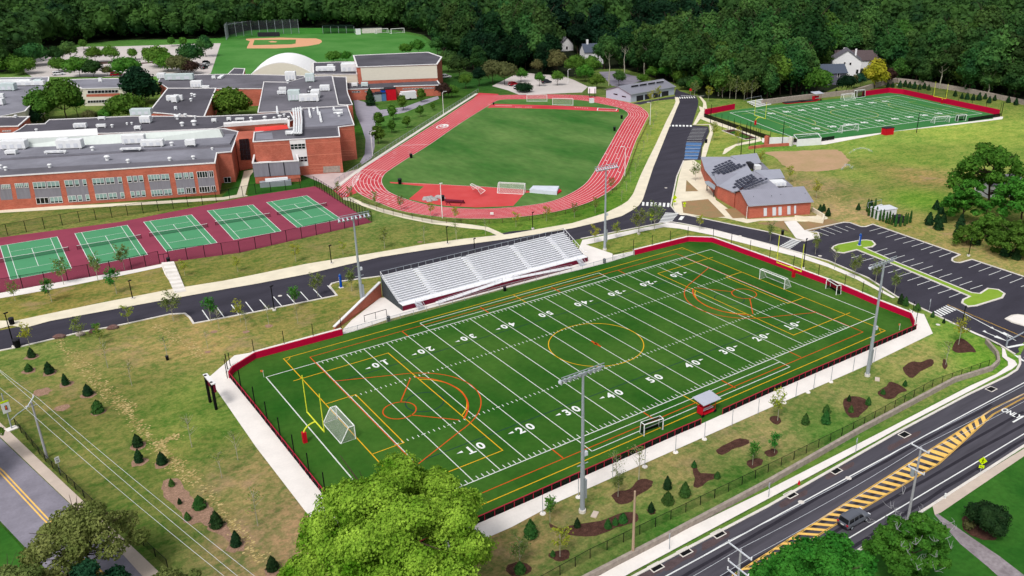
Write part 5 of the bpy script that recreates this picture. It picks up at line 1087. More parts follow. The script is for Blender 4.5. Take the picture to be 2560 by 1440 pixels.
# ------------------------------------------------------------------ fences
def resample(pts, step):
    P = [Vector(p) for p in pts]; out = []
    for a, b in zip(P[:-1], P[1:]):
        n_ = max(1, round((b-a).length/step)); out += [a.lerp(b, i/n_) for i in range(n_)]
    return out+[P[-1]]
def fence(name, pts, h, step, lb, mesh_m, post_m, pr=.06, post_h=None, rail=True, cat='fence', mesh_h=None, rail_m=None, zt=0.0, rail_r=.05, group=None, maxn=98):
    r = empty(name, pts[0], lb, cat, group); P = resample(pts, step)
    if len(P) > maxn: P = resample(pts, step*len(P)/maxn)
    for p in P: MB().tube(p+Vector((0, 0, zt)), p+Vector((0, 0, post_h or h)), pr, pr, 5).build('post', post_m, r)
    if mesh_m:
        m_ = MB()
        for a, b in zip(P[:-1], P[1:]): m_.face([a, b, b+Vector((0, 0, mesh_h or h)), a+Vector((0, 0, mesh_h or h))])
        m_.build('mesh_panel', mesh_m, r)
    if rail: MB().path([p+Vector((0, 0, h)) for p in P], rail_r, 5).build('top_rail', rail_m or post_m, r)
    return r
V = lambda x, y: W(x, y)
rr_ = mat('maroon_rail', (176, 44, 66), var=.05)
fence('sideline_fence', [V(951,1414), V(1212,1302), V(1705,1082), V(1752,1062)], 1.15, 1.6, 'low fence with black screen and maroon rail along the near sideline, left part', T['chain_dense'], rr_, .05, rail_m=rr_, rail_r=.08)
fence('sideline_fence', [V(1806,1037), V(1920,985), V(2290,824)], 1.15, 1.6, 'low fence with black screen and maroon rail along the near sideline, right part', T['chain_dense'], rr_, .05, rail_m=rr_, rail_r=.08)
fence('end_fence', [V(572,942), V(640,1026), V(815,1247), V(951,1412)], 1.15, 2.4, 'low fence with black screen and maroon rail behind the left end zone', T['chain_dense'], rr_, .05, rail_m=rr_, rail_r=.08)
fence('net_posts', [V(572,940), V(640,1025), V(815,1247), V(930,1392)], 4.4, 6.2, 'row of tall black posts behind the left end zone', T['chain'] if 0 else None, T['black'], .09, rail=False)
fence('net_posts', [V(1357,1283), V(1446,1241), V(1612,1166), V(1761,1097), V(1895,1036), V(2077,954), V(2185,906)], 3.0, 5.3, 'row of thin grey posts along the outer edge of the near walkway', None, T['steel'], .05, rail=False)
for px in ((1357,1283),(1446,1241),(1531,1202),(1612,1166),(1689,1130),(1761,1097),(1830,1066),(1895,1036),(1960,1006),(2020,980),(2077,954),(2133,929),(2185,906)): pass
for i, x in enumerate(((1357,1284),(1446,1243),(1612,1167),(1689,1131),(1761,1098),(1960,1007),(2020,981),(2077,955))):
    c_ = W(*x); tag(MB().tube((c_.x, c_.y, 0), (c_.x, c_.y, .12), .45, .4, 8).build('post_footing', T['concrete']), 'round concrete footing of a thin post beside the near walkway', 'footing', 'round concrete post footings')
def padwall(pts, lb, h=1.3):
    r = empty('padded_wall', pts[0], lb, 'padded wall', 'crimson padded walls'); P = [Vector(p) for p in pts]
    MB().wallstrip(P, .22, h).build('padding', T['pad'], r)
    nrm = []
    Q = [p+(p-Vector((0, 0, 0))).normalized()*.0 for p in P]
    out = []
    for i, p in enumerate(P):
        a, b = P[max(0, i-1)], P[min(len(P)-1, i+1)]; d = (b-a).normalized(); n_ = Vector((-d.y, d.x, 0))
        if n_.dot(p) < 0: n_ = -n_
        out.append(p+n_*.42)
    MB().wallstrip(out, .5, h+.05).build('wall', T['concrete'], r); return out
pw1 = padwall([V(1586,638), V(1721,604), V(1780,606), V(1920,657), V(2107,727), V(2197,766), V(2275,797), V(2283,816)], 'crimson padded wall around the far right end of the football field')
pw2 = padwall([V(857,838), V(640,897), V(584,932), V(575,946)], 'crimson padded wall at the far left corner of the football field')
pw3 = padwall([V(1762,280), V(1836,269)], 'short crimson padded wall at the left corner of the distant field', 1.4) if 0 else None
def farwall(pts, lb):
    r = empty('padded_wall', pts[0], lb, 'padded wall', 'crimson padded walls'); MB().wallstrip(pts, .4, 2.4).build('padding', T['pad'], r)
farwall([V(1762,287), V(1836,273)], 'short crimson padded wall at the left corner of the distant field'); farwall([V(2155,241), V(2222,232), V(2258,236), V(2330,252), V(2497,288)], 'long crimson padded wall around the right end of the distant field')
fence('high_fence', pw1, 3.9, 6.5, 'tall black fence posts rising above the crimson wall at the right end', None, T['black'], .07, rail=False)
fence('high_fence', pw2, 3.9, 5.0, 'tall black fence posts above the crimson wall at the left corner', None, T['black'], .07, rail=False)
fence('bleacher_fence', [V(857,837), V(967,807), V(1280,719), V(1511,660), V(1586,639)], 1.15, 3.1, 'low pale chain link fence between bleachers and field', T['chain_grey'], T['steel'], .04, rail_m=T['steel'], rail_r=.04)
for a, b, lb in ((V(912,806), V(967,790), 'black framed gate in the low fence left of the bleachers'), (V(1532,650), V(1583,636), 'black framed gate in the low fence right of the bleachers')):
    r = empty('gate', a, lb, 'gate'); f_ = MB(); f_.path([a, a+Vector((0, 0, 1.5)), b+Vector((0, 0, 1.5)), b], .06); m_ = (a+b)/2; f_.path([m_, m_+Vector((0, 0, 1.5))], .05); f_.build('gate_frame', T['black'], r)
fence('tennis_fence', [V(-60,606), V(20,589), V(200,556), V(507,512), V(640,485), V(787,466)], 3.1, 4.0, 'black chain link fence behind the tennis courts', T['chain'], T['black'], .08, rail_r=.04)
fence('tennis_fence', [V(787,466), V(930,556)], 3.1, 2.0, 'black chain link fence at the right end of the tennis courts', T['chain'], T['black'], .08, rail_r=.04)
fence('tennis_fence', [V(930,556), V(600,632), V(424,655)], 3.1, 4.0, 'black chain link fence in front of the tennis courts, right of the gate', T['chain'], T['black'], .08, rail_r=.04)
fence('tennis_fence', [V(400,659), V(330,675), V(0,732), V(-60,742)], 3.1, 4.0, 'black chain link fence in front of the tennis courts, left of the gate', T['chain'], T['black'], .08, rail_r=.04)
r = empty('gate', V(400,659), 'black chain link gate in front of the tennis courts', 'gate'); f_ = MB(); f_.path([V(400,659), V(400,659)+Vector((0, 0, 2.2)), V(424,655)+Vector((0, 0, 2.2)), V(424,655)], .07); f_.path([V(412,657), V(412,657)+Vector((0, 0, 2.2))], .05); f_.build('gate_frame', T['black'], r)
fence('boundary_fence', [V(1290,1500), V(1400,1438), V(1475,1396), V(1920,1181), V(2160,1062), V(2330,968), V(2471,918)], 1.5, 2.7, 'low black fence above the stone kerb wall along the main road', T['chain'], T['black'], .055, rail_r=.035)
fence('boundary_fence', [V(40,1065), V(115,1155), V(190,1225), V(280,1310), V(360,1365), V(420,1420)], 1.4, 3.0, 'low black fence beside the pavement of the left road', mat('chain_side', (40, 36, 30), alpha=.4), T['black'], .055, rail_r=.035)
fence('track_fence', [V(905,508), V(960,532), V(1080,557), V(1190,560), V(1290,556), V(1390,541), V(1460,522), V(1512,498), V(1550,468), V(1570,435), V(1595,362), V(1625,300)], 1.2, 3.6, 'low dark fence around the outside of the running track bend', T['chain'], mat('dark_maroon_post', (90, 40, 50)), .05, rail_r=.04)
fence('track_fence', [V(838,460), V(905,415), V(1000,353), V(1080,302), V(1196,229)], 1.4, 3.6, 'long grey fence along the left straight of the running track', T['chain_grey'], T['steel'], .06, rail_r=.05)
MB_ = MB().wallstrip([V(845,466), V(905,420), V(1000,358), V(1080,306), V(1192,234)], 1.3, .12); struct('track_side_path', MB_, T['kerb'])
fence('far_fence', [V(1760,293), V(1900,342), V(1925,350)], 1.6, 4.2, 'low dark fence at the near left side of the distant field', T['chain_dense'], T['black'], .07, post_h=3.8)
fence('far_fence', [V(1962,357), V(2052,354), V(2085,349)], 1.4, 4.2, 'low dark fence beside the brick dugout of the distant field', T['chain_dense'], T['black'], .07)
fence('far_fence', [V(2420,304), V(2500,292)], 1.5, 4.2, 'low dark fence at the right corner of the distant field', T['chain_dense'], T['black'], .07)
fence('far_fence', [V(2222,229), V(2258,232), V(2330,246), V(2500,282)], 4.2, 7, 'tall thin black fence posts behind the crimson wall of the distant field', None, T['black'], .09, rail=False)
for (x, y, h) in ((1852,386,9), (1873,365,9), (1885,393,10), (1955,364,9), (2291,332,8), (1776,310,8), (2503,290,6)):
    MBp = MB().tube(W(x, y), W(x, y)+Vector((0, 0, h)), .16, .12, 6).build('net_pole', T['black']); tag(MBp, {1852: 'tall black pole left of the pair by the softball backstop', 1873: 'tall black pole behind the pair by the softball backstop', 1885: 'tall black pole right of the pair by the softball backstop', 1955: 'tall black pole standing in front of the brick dugout', 2291: 'tall black pole on the near edge of the distant turf', 1776: 'black pole beside the white goal at the far left corner', 2503: 'dark pole at the right corner of the distant turf'}[x], 'pole')
# stone wall behind the far field and kerb wall on the main road
sw = MB().wallstrip([V(1905,262), V(2000,250), V(2130,236), V(2200,215), V(2240,206), V(2300,212), V(2420,232), V(2560,262), V(2700,292)], 1.2, 2.2).build('stone_wall', T['stone']); tag(sw, 'long pale stone wall curving behind the distant turf field', 'wall')
sw = MB().wallstrip([V(1420,1476), V(1640,1362), V(1920,1212), V(2150,1080), V(2385,955), V(2478,926), V(2495,910), V(2492,890), V(2465,858)], .5, .9).build('kerb_wall', T['stone']); tag(sw, 'low stone wall between the lawn strip and the main road pavement', 'wall')
# ------------------------------------------------------------------ bleachers
BL = empty('bleachers', (1, 36, 0), 'large aluminium bleachers with railings and a maroon skirt behind the far sideline', 'bleachers')
X0, X1, Y0, NR, RD, RH, ZB0 = -22.9, 25.2, 37.6, 13, .62, .26, 1.25
AIS = [(-15.6, -14.2), (-3.6, -2.2), (9.2, 10.6), (19.6, 21.0)]
for i in range(NR):
    y = Y0+i*RD; z = ZB0+i*RH
    MB().prism([(X0, y, z-.05), (X1, y, z-.05), (X1, y+RD, z-.05), (X0, y+RD, z-.05)], .05).build('footboard', T['alu_mid'], BL)
    xs_ = [X0]+[v for a in AIS for v in a]+[X1]
    b_ = MB()
    for k in range(0, len(xs_), 2):
        b_ = MB(); b_.box(((xs_[k]+xs_[k+1])/2, y+RD-.16, z+.36), (xs_[k+1]-xs_[k], .27, .05)); b_.box(((xs_[k]+xs_[k+1])/2, y+RD-.03, z+.02), (xs_[k+1]-xs_[k], .03, .2)); 
        if i < NR: b_.build('seat_plank', T['alu'], BL) if (i*5+k//2) < 90 else None
ai = MB()
for a, b in AIS:
    ai = MB()
    for i in range(NR): ai.box(((a+b)/2, Y0+i*RD+.45, ZB0+i*RH+.0), (b-a-.2, .3, .16))
    ai.build('aisle_steps', T['alu'], BL)
YB = Y0+NR*RD; ZT = ZB0+NR*RH
MB().box(((X0+X1)/2, Y0-.85, ZB0-.12), (X1-X0, 1.7, .12)).build('front_walk', T['alu'], BL)
MB().box(((X0+X1)/2, Y0-1.68, .0), (X1-X0, .06, ZB0-.14)).build('skirt', T['maroon'], BL)
bk = MB(); bk.path([Vector((X0, YB+.1, ZT+1.05)), Vector((X1, YB+.1, ZT+1.05))], .05); bk.path([Vector((X0, YB+.1, ZT)), Vector((X1, YB+.1, ZT))], .05)
for i in range(28): x = X0+(X1-X0)*i/27; bk.tube((x, YB+.1, 0 if i % 3 == 0 else ZT), (x, YB+.1, ZT+1.05), .04)
bk.build('back_rail', T['steel'], BL); MB().face([(X0, YB+.1, ZT), (X1, YB+.1, ZT), (X1, YB+.1, ZT+1), (X0, YB+.1, ZT+1)]).build('back_mesh', T['chain'], BL)
for s_, x in ((0, X0-.06), (1, X1+.06)):
    sd = MB(); sd.path([Vector((x, Y0-1.7, ZB0+1.05)), Vector((x, Y0, ZB0+1.05)), Vector((x, YB+.1, ZT+1.05))], .05)
    for k in range(8): t = k/7; sd.tube((x, Y0+(YB-Y0)*t, ZB0+(ZT-ZB0)*t), (x, Y0+(YB-Y0)*t, ZB0+(ZT-ZB0)*t+1.05), .035)
    sd.build('side_rail', T['alu'], BL)
    sk = MB(); sk.face([(x, Y0-1.7, 0), (x, YB, 0), (x, YB, ZT), (x, Y0, ZB0), (x, Y0-1.7, ZB0)]); sk.build('side_screen', mat('side_screen', (74, 80, 84), var=.35, scale=2.5), BL)
fr = MB(); fr.path([Vector((X0+3, Y0-1.66, ZB0+.95)), Vector((X1-3, Y0-1.66, ZB0+.95))], .035)
for k in range(22): x = X0+3+(X1-X0-6)*k/21; fr.tube((x, Y0-1.66, ZB0), (x, Y0-1.66, ZB0+.95), .025)
fr.build('front_rail', T['alu'], BL)
for nm, xa, xb in (('ramp', -15.5, .5), ('ramp', 19.5, 3.2)):
    mb = MB(); mb.prism([(xa, Y0-3.1, .12), (xb, Y0-3.1, ZB0-.1), (xb, Y0-1.8, ZB0-.1), (xa, Y0-1.8, .12)], .08); mb.build('ramp', T['alu'], BL)
    mb = MB(); mb.face([(xa, Y0-3.12, 0), (xb, Y0-3.12, 0), (xb, Y0-3.12, ZB0-.12), (xa, Y0-3.12, .1)]); mb.build('ramp_skirt', T['maroon'], BL)
    mb = MB()
    for y in (Y0-3.12,):
        for zz in (.95, .5): mb.path([Vector((xa, y, .12+zz)), Vector((xb, y, ZB0+zz))], .03)
        for k in range(9): t = k/8; mb.tube((xa+(xb-xa)*t, y, .12+(ZB0-.12)*t), (xa+(xb-xa)*t, y, 1.07+(ZB0-.12)*t), .025)
    mb.build('ramp_rail', T['steel'], BL)
MB().prism([(.5, Y0-3.1, ZB0-.14), (3.2, Y0-3.1, ZB0-.14), (3.2, Y0-1.72, ZB0-.14), (.5, Y0-1.72, ZB0-.14)], .1).build('landing', T['alu'], BL); MB().box((1.85, Y0-3.1, 0), (2.7, .05, ZB0-.16)).build('landing_skirt', T['maroon'], BL)
for xa, sg in ((X0+3.4, 1), (X1-2.6, -1)):
    mb = MB()
    for k in range(6): mb.box((xa, Y0-1.9-.28*k, ZB0-.2-.2*k), (1.5, .28, .06))
    for s_ in (-.75, .75): mb.path([Vector((xa+s_, Y0-1.7, ZB0+.9)), Vector((xa+s_, Y0-3.4, .9)), Vector((xa+s_, Y0-3.4, 0))], .035)
    mb.build('stairs', T['alu_mid'], BL)
bw = empty('brick_wing_wall', V(840,826), 'sloping brick wing wall with white coping left of the bleachers', 'wall')
a, b = V(838,825), V(955,742); a.z = b.z = 0; d = (b-a).normalized(); n_ = Vector((-d.y, d.x, 0))*.3
MB().prism([a, b, b+n_, a+n_], [a+Vector((0, 0, .6)), b+Vector((0, 0, 3.3)), b+n_+Vector((0, 0, 3.3)), a+n_+Vector((0, 0, .6))]).build('wall_body', T['brick'], bw)
MB().prism([a-n_*.4+Vector((0, 0, .6)), b-n_*.4+Vector((0, 0, 3.3)), b+n_*1.5+Vector((0, 0, 3.3)), a+n_*1.5+Vector((0, 0, .6))], .2).build('coping', T['coping'], bw)
def small_bleacher(a, b, z0, lb, m_='alu', rows=5, dep=.7):
    p, q = W(*a), W(*b); r = empty('small_bleachers', p, lb, 'bleachers'); d = (q-p).normalized(); n_ = Vector((-d.y, d.x, 0))
    if n_.dot(Vector((ROT[2][0], ROT[2][1], 0))) < 0: n_ = -n_
    for i in range(rows):
        MB().prism([p+n_*dep*i+Vector((0, 0, .35*i)), q+n_*dep*i+Vector((0, 0, .35*i)), q+n_*(dep*i+.5)+Vector((0, 0, .35*i)), p+n_*(dep*i+.5)+Vector((0, 0, .35*i))], .3).build('seat_row', T[m_], r)
    t_ = Vector((0, 0, .35*rows)); MB().path([p+n_*dep*rows+t_, p+n_*dep*rows+t_*1.7, q+n_*dep*rows+t_*1.7, q+n_*dep*rows+t_], .06).build('back_rail', T['steel'], r)
    return r
small_bleacher((1890,268), (1928,261), 0, 'long white bleachers at the far left side of the distant field', rows=5, dep=1.2)
small_bleacher((2192,540), (2225,532), 0, 'small aluminium bleachers behind the columnar shrubs', 'alu_mid')
r = empty('storage_shed', V(1992,366), 'white open shelter at the near edge of the distant field', 'shelter'); p, q = V(1992,366), V(2052,362); d = (q-p).normalized(); n_ = Vector((-d.y, d.x, 0))*3
MB().prism([p, q, q+n_*.1, p+n_*.1], 2.6).build('front_panel', T['unit'], r); MB().path([p+Vector((0, 0, 2.6)), p+n_+Vector((0, 0, 3.6)), q+n_+Vector((0, 0, 3.6)), q+Vector((0, 0, 2.6))], .12).build('roof_frame', T['unit'], r); MB().face([p+n_+Vector((0, 0, 3.6)), q+n_+Vector((0, 0, 3.6)), q+n_, p+n_]).build('mesh_panel', T['chain'], r)
# dugout by the softball field
dg = empty('dugout', V(1915,362), 'brick and white dugout between the distant turf and the softball field', 'dugout')
MB().wallstrip([V(1872,373), V(1910,368), V(1975,364)], .6, 1.0).build('low_wall', T['brick2'], dg); MB().wallstrip([V(1915,361), V(1972,360)], .3, 2.6).build('back_wall', T['unit'], dg)
for x, y, m_ in ((1916,362,'brick2'), (1976,364,'kerb')): MB().box(W(x, y), (1.4, 1.4, 3.3), .3).build('pier', T[m_], dg)
# backstop and batting cages of the baseball field
bs = empty('backstop', V(600,98), 'grey netted backstop with tall posts behind the baseball infield', 'backstop')
pts = [V(566,100), V(572,92), V(610,90), V(690,85), V(748,84)]; P = resample(pts, 5)
for i, p in enumerate(P): MB().tube(p, p+Vector((0, 0, 10)), .16, .12, 5).build('post', T['steel'], bs)
m_ = MB()
for a, b in zip(P[:-1], P[1:]): m_.face([a, b, b+Vector((0, 0, 9.8)), a+Vector((0, 0, 9.8))])
m_.build('net', mat('backstop_net', (90, 96, 100), var=.2, alpha=.3), bs)
m_ = MB(); m_.face([P[0]+Vector((0, 0, 10)), P[len(P)//2]+Vector((0, 0, 10)), P[len(P)//2]+Vector((2, -6, 11)), P[0]+Vector((1, -9, 11))]); m_.build('net_canopy', mat('net_canopy', (150, 158, 166), alpha=.6), bs)
MB().wallstrip([V(645,92), V(700,91)], .5, 3).build('dugout_panel', T['dark'], bs)
for nm, a, b, h, mt_, lb, ct in (('batting_cage', (808,84), (886,83), 5, 'net_dark', 'dark green netted batting cage at the edge of the wood', 'batting cage'), ):
    r = empty(nm, V(*a), lb, ct); p, q = V(*a), V(*b); n_ = Vector((3, 10, 0)); z = Vector((0, 0, h))
    f_ = MB(); f_.face([p, q, q+z, p+z]); f_.face([p+z, q+z, q+z+n_, p+z+n_]); f_.build('net', T[mt_], r)
    for k in range(5): t_ = p.lerp(q, k/4); MB().tube(t_, t_+z, .12).build('post', T['steel'], r)
def boxy(nm, px, size, m_, lb, ct, rz=-.2, z=0):
    r = empty(nm, W(px[0], px[1]), lb, ct, None, rz); MB().box((0, 0, z), size).build('body', T[m_], r, True); MB().box((0, 0, z+size[2]), (size[0]*1.06, size[1]*1.06, size[2]*.08)).build('lid', T['dark' if m_ != 'unit' else 'alu_mid'], r, True); return r
boxy('equipment_box', (896,86), (3.4,1.5,3.6), 'unit', 'small white hut at the far edge of the baseball outfield', 'hut')
boxy('bench_rack', (930,82), (14,3,3.5), 'kerb', 'pale slatted bench rack at the edge of the wood beyond the outfield', 'rack')
goal_px(G1, (950,84), (963,83), 1, 'pale goal at the wood edge beyond the outfield', 1.3); goal_px(G1, (988,84), (1003,83), 1, 'white goal farthest right at the wood edge beyond the outfield', 1.4)
# dumpsters and trailer
for i, (x, y, m_, h, w_) in enumerate(((941,252,'steel',3.2,4.2), (953,251,'blue_dark',3.4,4), (964,249,'blue',4.6,3.6), (977,249,'red',5,4.5))):
    r = boxy('dumpster', (x, y), (w_, 4, h), m_, ['pale grey dumpster at the left of the row by the brick wall', 'pale blue dumpster second from the left by the brick wall', 'bright blue dumpster beside the red one', 'red dumpster at the right end of the row by the brick wall'][i], 'dumpster', -.25)
tr = empty('trailer', V(1022,249), 'white enclosed trailer parked behind the school', 'trailer', None, -.15); MB().box((0, 0, .6), (6.6, 3, 3.2)).box((-3.5, 0, .8), (.8, 2.4, 2.2)).build('body', T['car_white'], tr, True)
for s_ in (-1.5, 1.5): MB().tube((.3, s_-.1, .5), (.3, s_+.1, .5), .5, .5, 10).build('wheel', T['tyre'], tr, True)
# high-jump mats, covers, hurdles
hm = empty('landing_mat', V(1365,484), 'silver covered high jump landing mat inside the track', 'mat'); MB().prism([V(1324,482), V(1392,488), V(1398,474), V(1333,473)], 1.15).build('cover', T['tarp'], hm); MB().prism([V(1393,486), V(1404,480), V(1400,475), V(1396,478)], .4).build('mat', T['red'], hm)
tp = MB(); c_ = W(1082,497)
for k in range(14): tp.ball((c_.x+random.uniform(-2.4, 2.4), c_.y+random.uniform(-1.5, 1.5), .1), random.uniform(.5, 1.3), 7, 4, (1, 1, .55), .2)
tag(tp.build('crumpled_cover', T['rock'] if 0 else mat('grey_sheet', (176, 172, 172), var=.15)), 'crumpled grey cover lying on the red apron', 'cover')
hr = empty('bench', V(1135,510), 'dark red folded bench frames on the red apron', 'bench')
for k in range(2):
    a = W(1112+k*2, 503+k*3); MB().prism([a+Vector((0, 0, .6)), W(1160, 506)+Vector((0, 0, .6)), W(1160, 510)+Vector((0, 0, .6)), W(1112, 508)+Vector((0, 0, .6))], .08).build('plank', T['maroon'], hr) if k == 0 else MB().path([W(1115,512), W(1120,504, .8), W(1128,514), W(1150,514), W(1158,500, 1.2), W(1162,508)], .09).build('frame', T['maroon'], hr)
rg_ = empty('ring_sign', V(1230,541), 'small white notice on the track fence', 'sign'); MB().box((0, 0, .5), (.9, .06, .7), -.6).build('panel', T['white'], rg_, True)
def bin_(x, y, lb, s_=1.0, m_='black'):
    r = empty('trash_bin', W(x, y), lb, 'bin', 'dark bins'); MB().tube((0, 0, 0), (0, 0, .95*s_), .32*s_, .36*s_, 10).build('body', T[m_], r, True); MB().tube((0, 0, .95*s_), (0, 0, 1.1*s_), .4*s_, .34*s_, 10).build('lid', T['dark'], r, True)
for x, y, lb, s_ in ((1000,460,'black bin at the left tip of the jump runway', 1.6), (1028,395,'black bin beside the inside edge of the left straight', 1.4), (1107,502,'black bin by the bench frames on the red apron', 1.5), (422,657,'black bin at the top of the court steps', 1.2), (31,812,'black bin on the pavement at the left edge', 1.4), (45,868,'black cabinet bin beside the thick lamp post', 1.6),
    (1554,297,'black bin near the upper right inside corner of the track', 1.4), (1536,327,'black bin on the grass inside the right straight', 1.4), (1262,728,'black bin behind the low fence in front of the bleachers', 1.0), (1511,658,'black bin at the right end of the low fence', 1.0), (972,803,'black bin beside the left gate of the low fence', 1.0), (1765,358,'black bin beside the accessible bays', 1.4), (1956,587,'dark planter by the entry steps', 1.1), (419,900,'dark marker box in the brown field', .8), (1234,262,'dark bin at the runway start', 1.0)):
    bin_(x, y, lb, s_)
# emergency phones
for x, y, lb in ((853,719,'blue emergency call post by the parking bays left of the bleachers'), (2148,614,'blue emergency call post on the green island of the car park')):
    r = empty('emergency_post', W(x, y), lb, 'call post', 'blue emergency call posts'); MB().tube((0, 0, .1), (0, 0, 3.0), .3, .3, 10).build('column', T['blue'], r, True); MB().tube((0, 0, 3.0), (0, 0, 3.25), .2, .14, 8).build('beacon', T['blue_dark'], r, True); MB().box((0, 0, .0), (.9, .9, .16)).build('base', T['concrete'], r, True)
    tb = MB(); add_text(tb, 'EMERGENCY', .3, (-.31, 0, 1.7), (0, 0, -1), (0, 1, 0) if 0 else (0, -1, 0), .004); tb.build('lettering', T['white'], r, True)
# boulders
for i, (x, y, w_, m_) in enumerate(((149,845,1.6,'rock'), (236,831,1.5,'rock'), (283,822,1.6,'rock'), (201,839,1.2,'stone'))):
    c_ = W(x, y); mb = MB(); mb.ball((0, 0, .3), .8, 8, 5, (w_*.9, .7, .65), .18); o = mb.build('boulder', T[m_]); o.location = c_; o.rotation_euler = (0, 0, -.3)
    tag(o, ['reddish boulder at the road edge, leftmost of the row', 'reddish boulder at the road edge, middle of the row', 'reddish boulder at the road edge, rightmost of the row', 'pale flat boulder between the reddish ones'][i], 'boulder', 'boulders along the road edge')
# utility cover slabs
for x, y, lb in ((1487,1287,'pale concrete slab near the foreground floodlight pole'), (2193,949,'pale concrete slab near the right floodlight pole')):
    c_ = W(x, y); tag(MB().box((c_.x, c_.y, 0), (1.3, .8, .15), .6).build('concrete_slab', T['concrete_tan']), lb, 'slab')
# storm drains
rdv_ = (W(2560,1085)-W(2115,1350)).normalized()
for i, (x, y) in enumerate(((1640,1418), (1712,1380), (1796,1335), (1977,1237), (2089,1177), (2261,1087), (2478,973))):
    r = empty('storm_drain', W(x, y), ['storm drain with white rim in the main road, lowest of the row', 'second storm drain from the bottom along the main road', 'third storm drain from the bottom along the main road', 'fourth storm drain from the bottom along the main road', 'fifth storm drain from the bottom along the main road', 'sixth storm drain from the bottom along the main road', 'storm drain nearest the road corner'][i], 'drain', 'storm drains along the main road kerb', math.atan2(rdv_.y, rdv_.x))
    MB().box((0, 0, .03), (1.6, 1.1, .012)).build('grate', T['black'], r, True); MB().wallstrip([(-.85, -.6, 0), (.85, -.6, 0), (.85, .6, 0), (-.85, .6, 0)], .14, .07, .0, True).build('rim', T['kerb'], r, True)
# tennis nets
for i, (a, b, m_) in enumerate(NETS):
    r = empty('tennis_net', a, ['tennis net on the leftmost court', 'tennis net on the second court from the left', 'tennis net on the middle court', 'tennis net on the fourth court from the left', 'tennis net on the rightmost court'][i], 'net', 'tennis nets')
    MB().face([a, b, b+Vector((0, 0, 1.05)), m_+Vector((0, 0, .95)), a+Vector((0, 0, 1.05))]).build('mesh_panel', mat('tennis_net_%d' % i, (30, 60, 50), var=.1, alpha=.45), r)
    MB().path([a+Vector((0, 0, 1.07)), m_+Vector((0, 0, .97)), b+Vector((0, 0, 1.07))], .05, 5).build('headband', T['white'], r)
    for p in (a, b): MB().tube(p, p+Vector((0, 0, 1.1)), .07).build('post', T['maroon'], r)
# scoreboard at the left corner
sb = empty('scoreboard', V(535,1012), 'scoreboard on two black posts seen from its narrow side left of the field', 'scoreboard')
p, q = V(526,1006), V(541,1024)
for a in (p, q): MB().box(a, (.35, .35, 5.2), -1.2).build('post', T['black'], sb)
d = (q-p).normalized(); n_ = Vector((-d.y, d.x, 0)); n_ = n_ if n_.x > 0 else -n_
MB().prism([p-d*.6+n_*.1+Vector((0, 0, 3.4)), q+d*.6+n_*.1+Vector((0, 0, 3.4)), q+d*.6+n_*.4+Vector((0, 0, 3.4)), p-d*.6+n_*.4+Vector((0, 0, 3.4))], 1.5).build('display', T['maroon'], sb)
MB().prism([p-d*.7-n_*.2+Vector((0, 0, 4.95)), q+d*.7-n_*.2+Vector((0, 0, 4.95)), q+d*.7+n_*.5+Vector((0, 0, 4.95)), p-d*.7+n_*.5+Vector((0, 0, 4.95))], .15).build('top_cap', T['coping'], sb)
sb2 = empty('scoreboard', V(1480,240), 'white board on posts standing at the far bend of the track', 'scoreboard')
for x in (1474, 1487): MB().tube(V(x, 243), V(x, 243)+Vector((0, 0, 4)), .15).build('post', T['dark'], sb2)
MB().prism([V(1470,243)+Vector((0, 0, 1.8)), V(1490,243)+Vector((0, 0, 1.8)), V(1490,242)+Vector((0, 0, 1.8)), V(1470,242)+Vector((0, 0, 1.8))], 2.8).build('display', T['alu'], sb2)
boxy('equipment_box', (1479,257), (1.9,1.4,1.8), 'unit', 'white box on the grass below the board at the far bend', 'box')
# signs
def face_cam(loc): d = Vector(CAM)-Vector(loc); return math.atan2(d.y, d.x)+math.pi/2
def ped_sign(x, y, h, lb, s_=1.0, rz=None):
    loc = W(x, y); r = empty('pedestrian_sign', loc, lb, 'sign', 'yellow green pedestrian signs', face_cam(loc)+.3 if rz is None else rz, s_)
    MB().tube((0, 0, 0), (0, 0, h), .05).build('post', T['steel'], r, True)
    MB().prism([(0, -.05, h-1.35), (.62, -.05, h-.7), (0, -.05, h), (-.62, -.05, h-.7)][::1], [(0, -.09, h-1.35), (.62, -.09, h-.7), (0, -.09, h), (-.62, -.09, h-.7)]).build('sign_plate', T['sign_yellow'], r, True)
    MB().box((0, -.07, h-1.95), (.75, .04, .5)).build('arrow_plate', T['sign_yellow'], r, True)
    g_ = MB(); g_.ball((0, -.11, h-.32), .07, 6, 4, (1, .3, 1)); y_ = -.11
    for a, b in (((0, .42), (0, .78)), ((0, .78), (-.14, 1.04)), ((0, .78), (.14, 1.04)), ((0, .5), (-.16, .66)), ((0, .5), (.17, .64))): g_.tube((a[0], y_, h-a[1]), (b[0], y_, h-b[1]), .035, .03, 5)
    g_.tube((-.22, -.11, h-1.6), (.2, -.11, h-1.82), .03, .03, 5); g_.build('symbol', T['black'], r, True)
ped_sign(2450, 1183, 2.9, 'yellow green pedestrian sign beside the main road'); ped_sign(1686, 514, 2.9, 'yellow green pedestrian sign at the corner by the clubhouse walk', 1.1); ped_sign(1628, 560, 3.0, 'yellow green pedestrian sign between the two leafy trees', 1.1); ped_sign(1711, 517, 2.0, 'small yellow sign in the soil bed beside the clubhouse', .8)
r = empty('signal_ahead_sign', W(30,1072), 'white sign with a traffic signal picture on a grey post at the left road', 'sign', None, face_cam(W(30,1072))+.25)
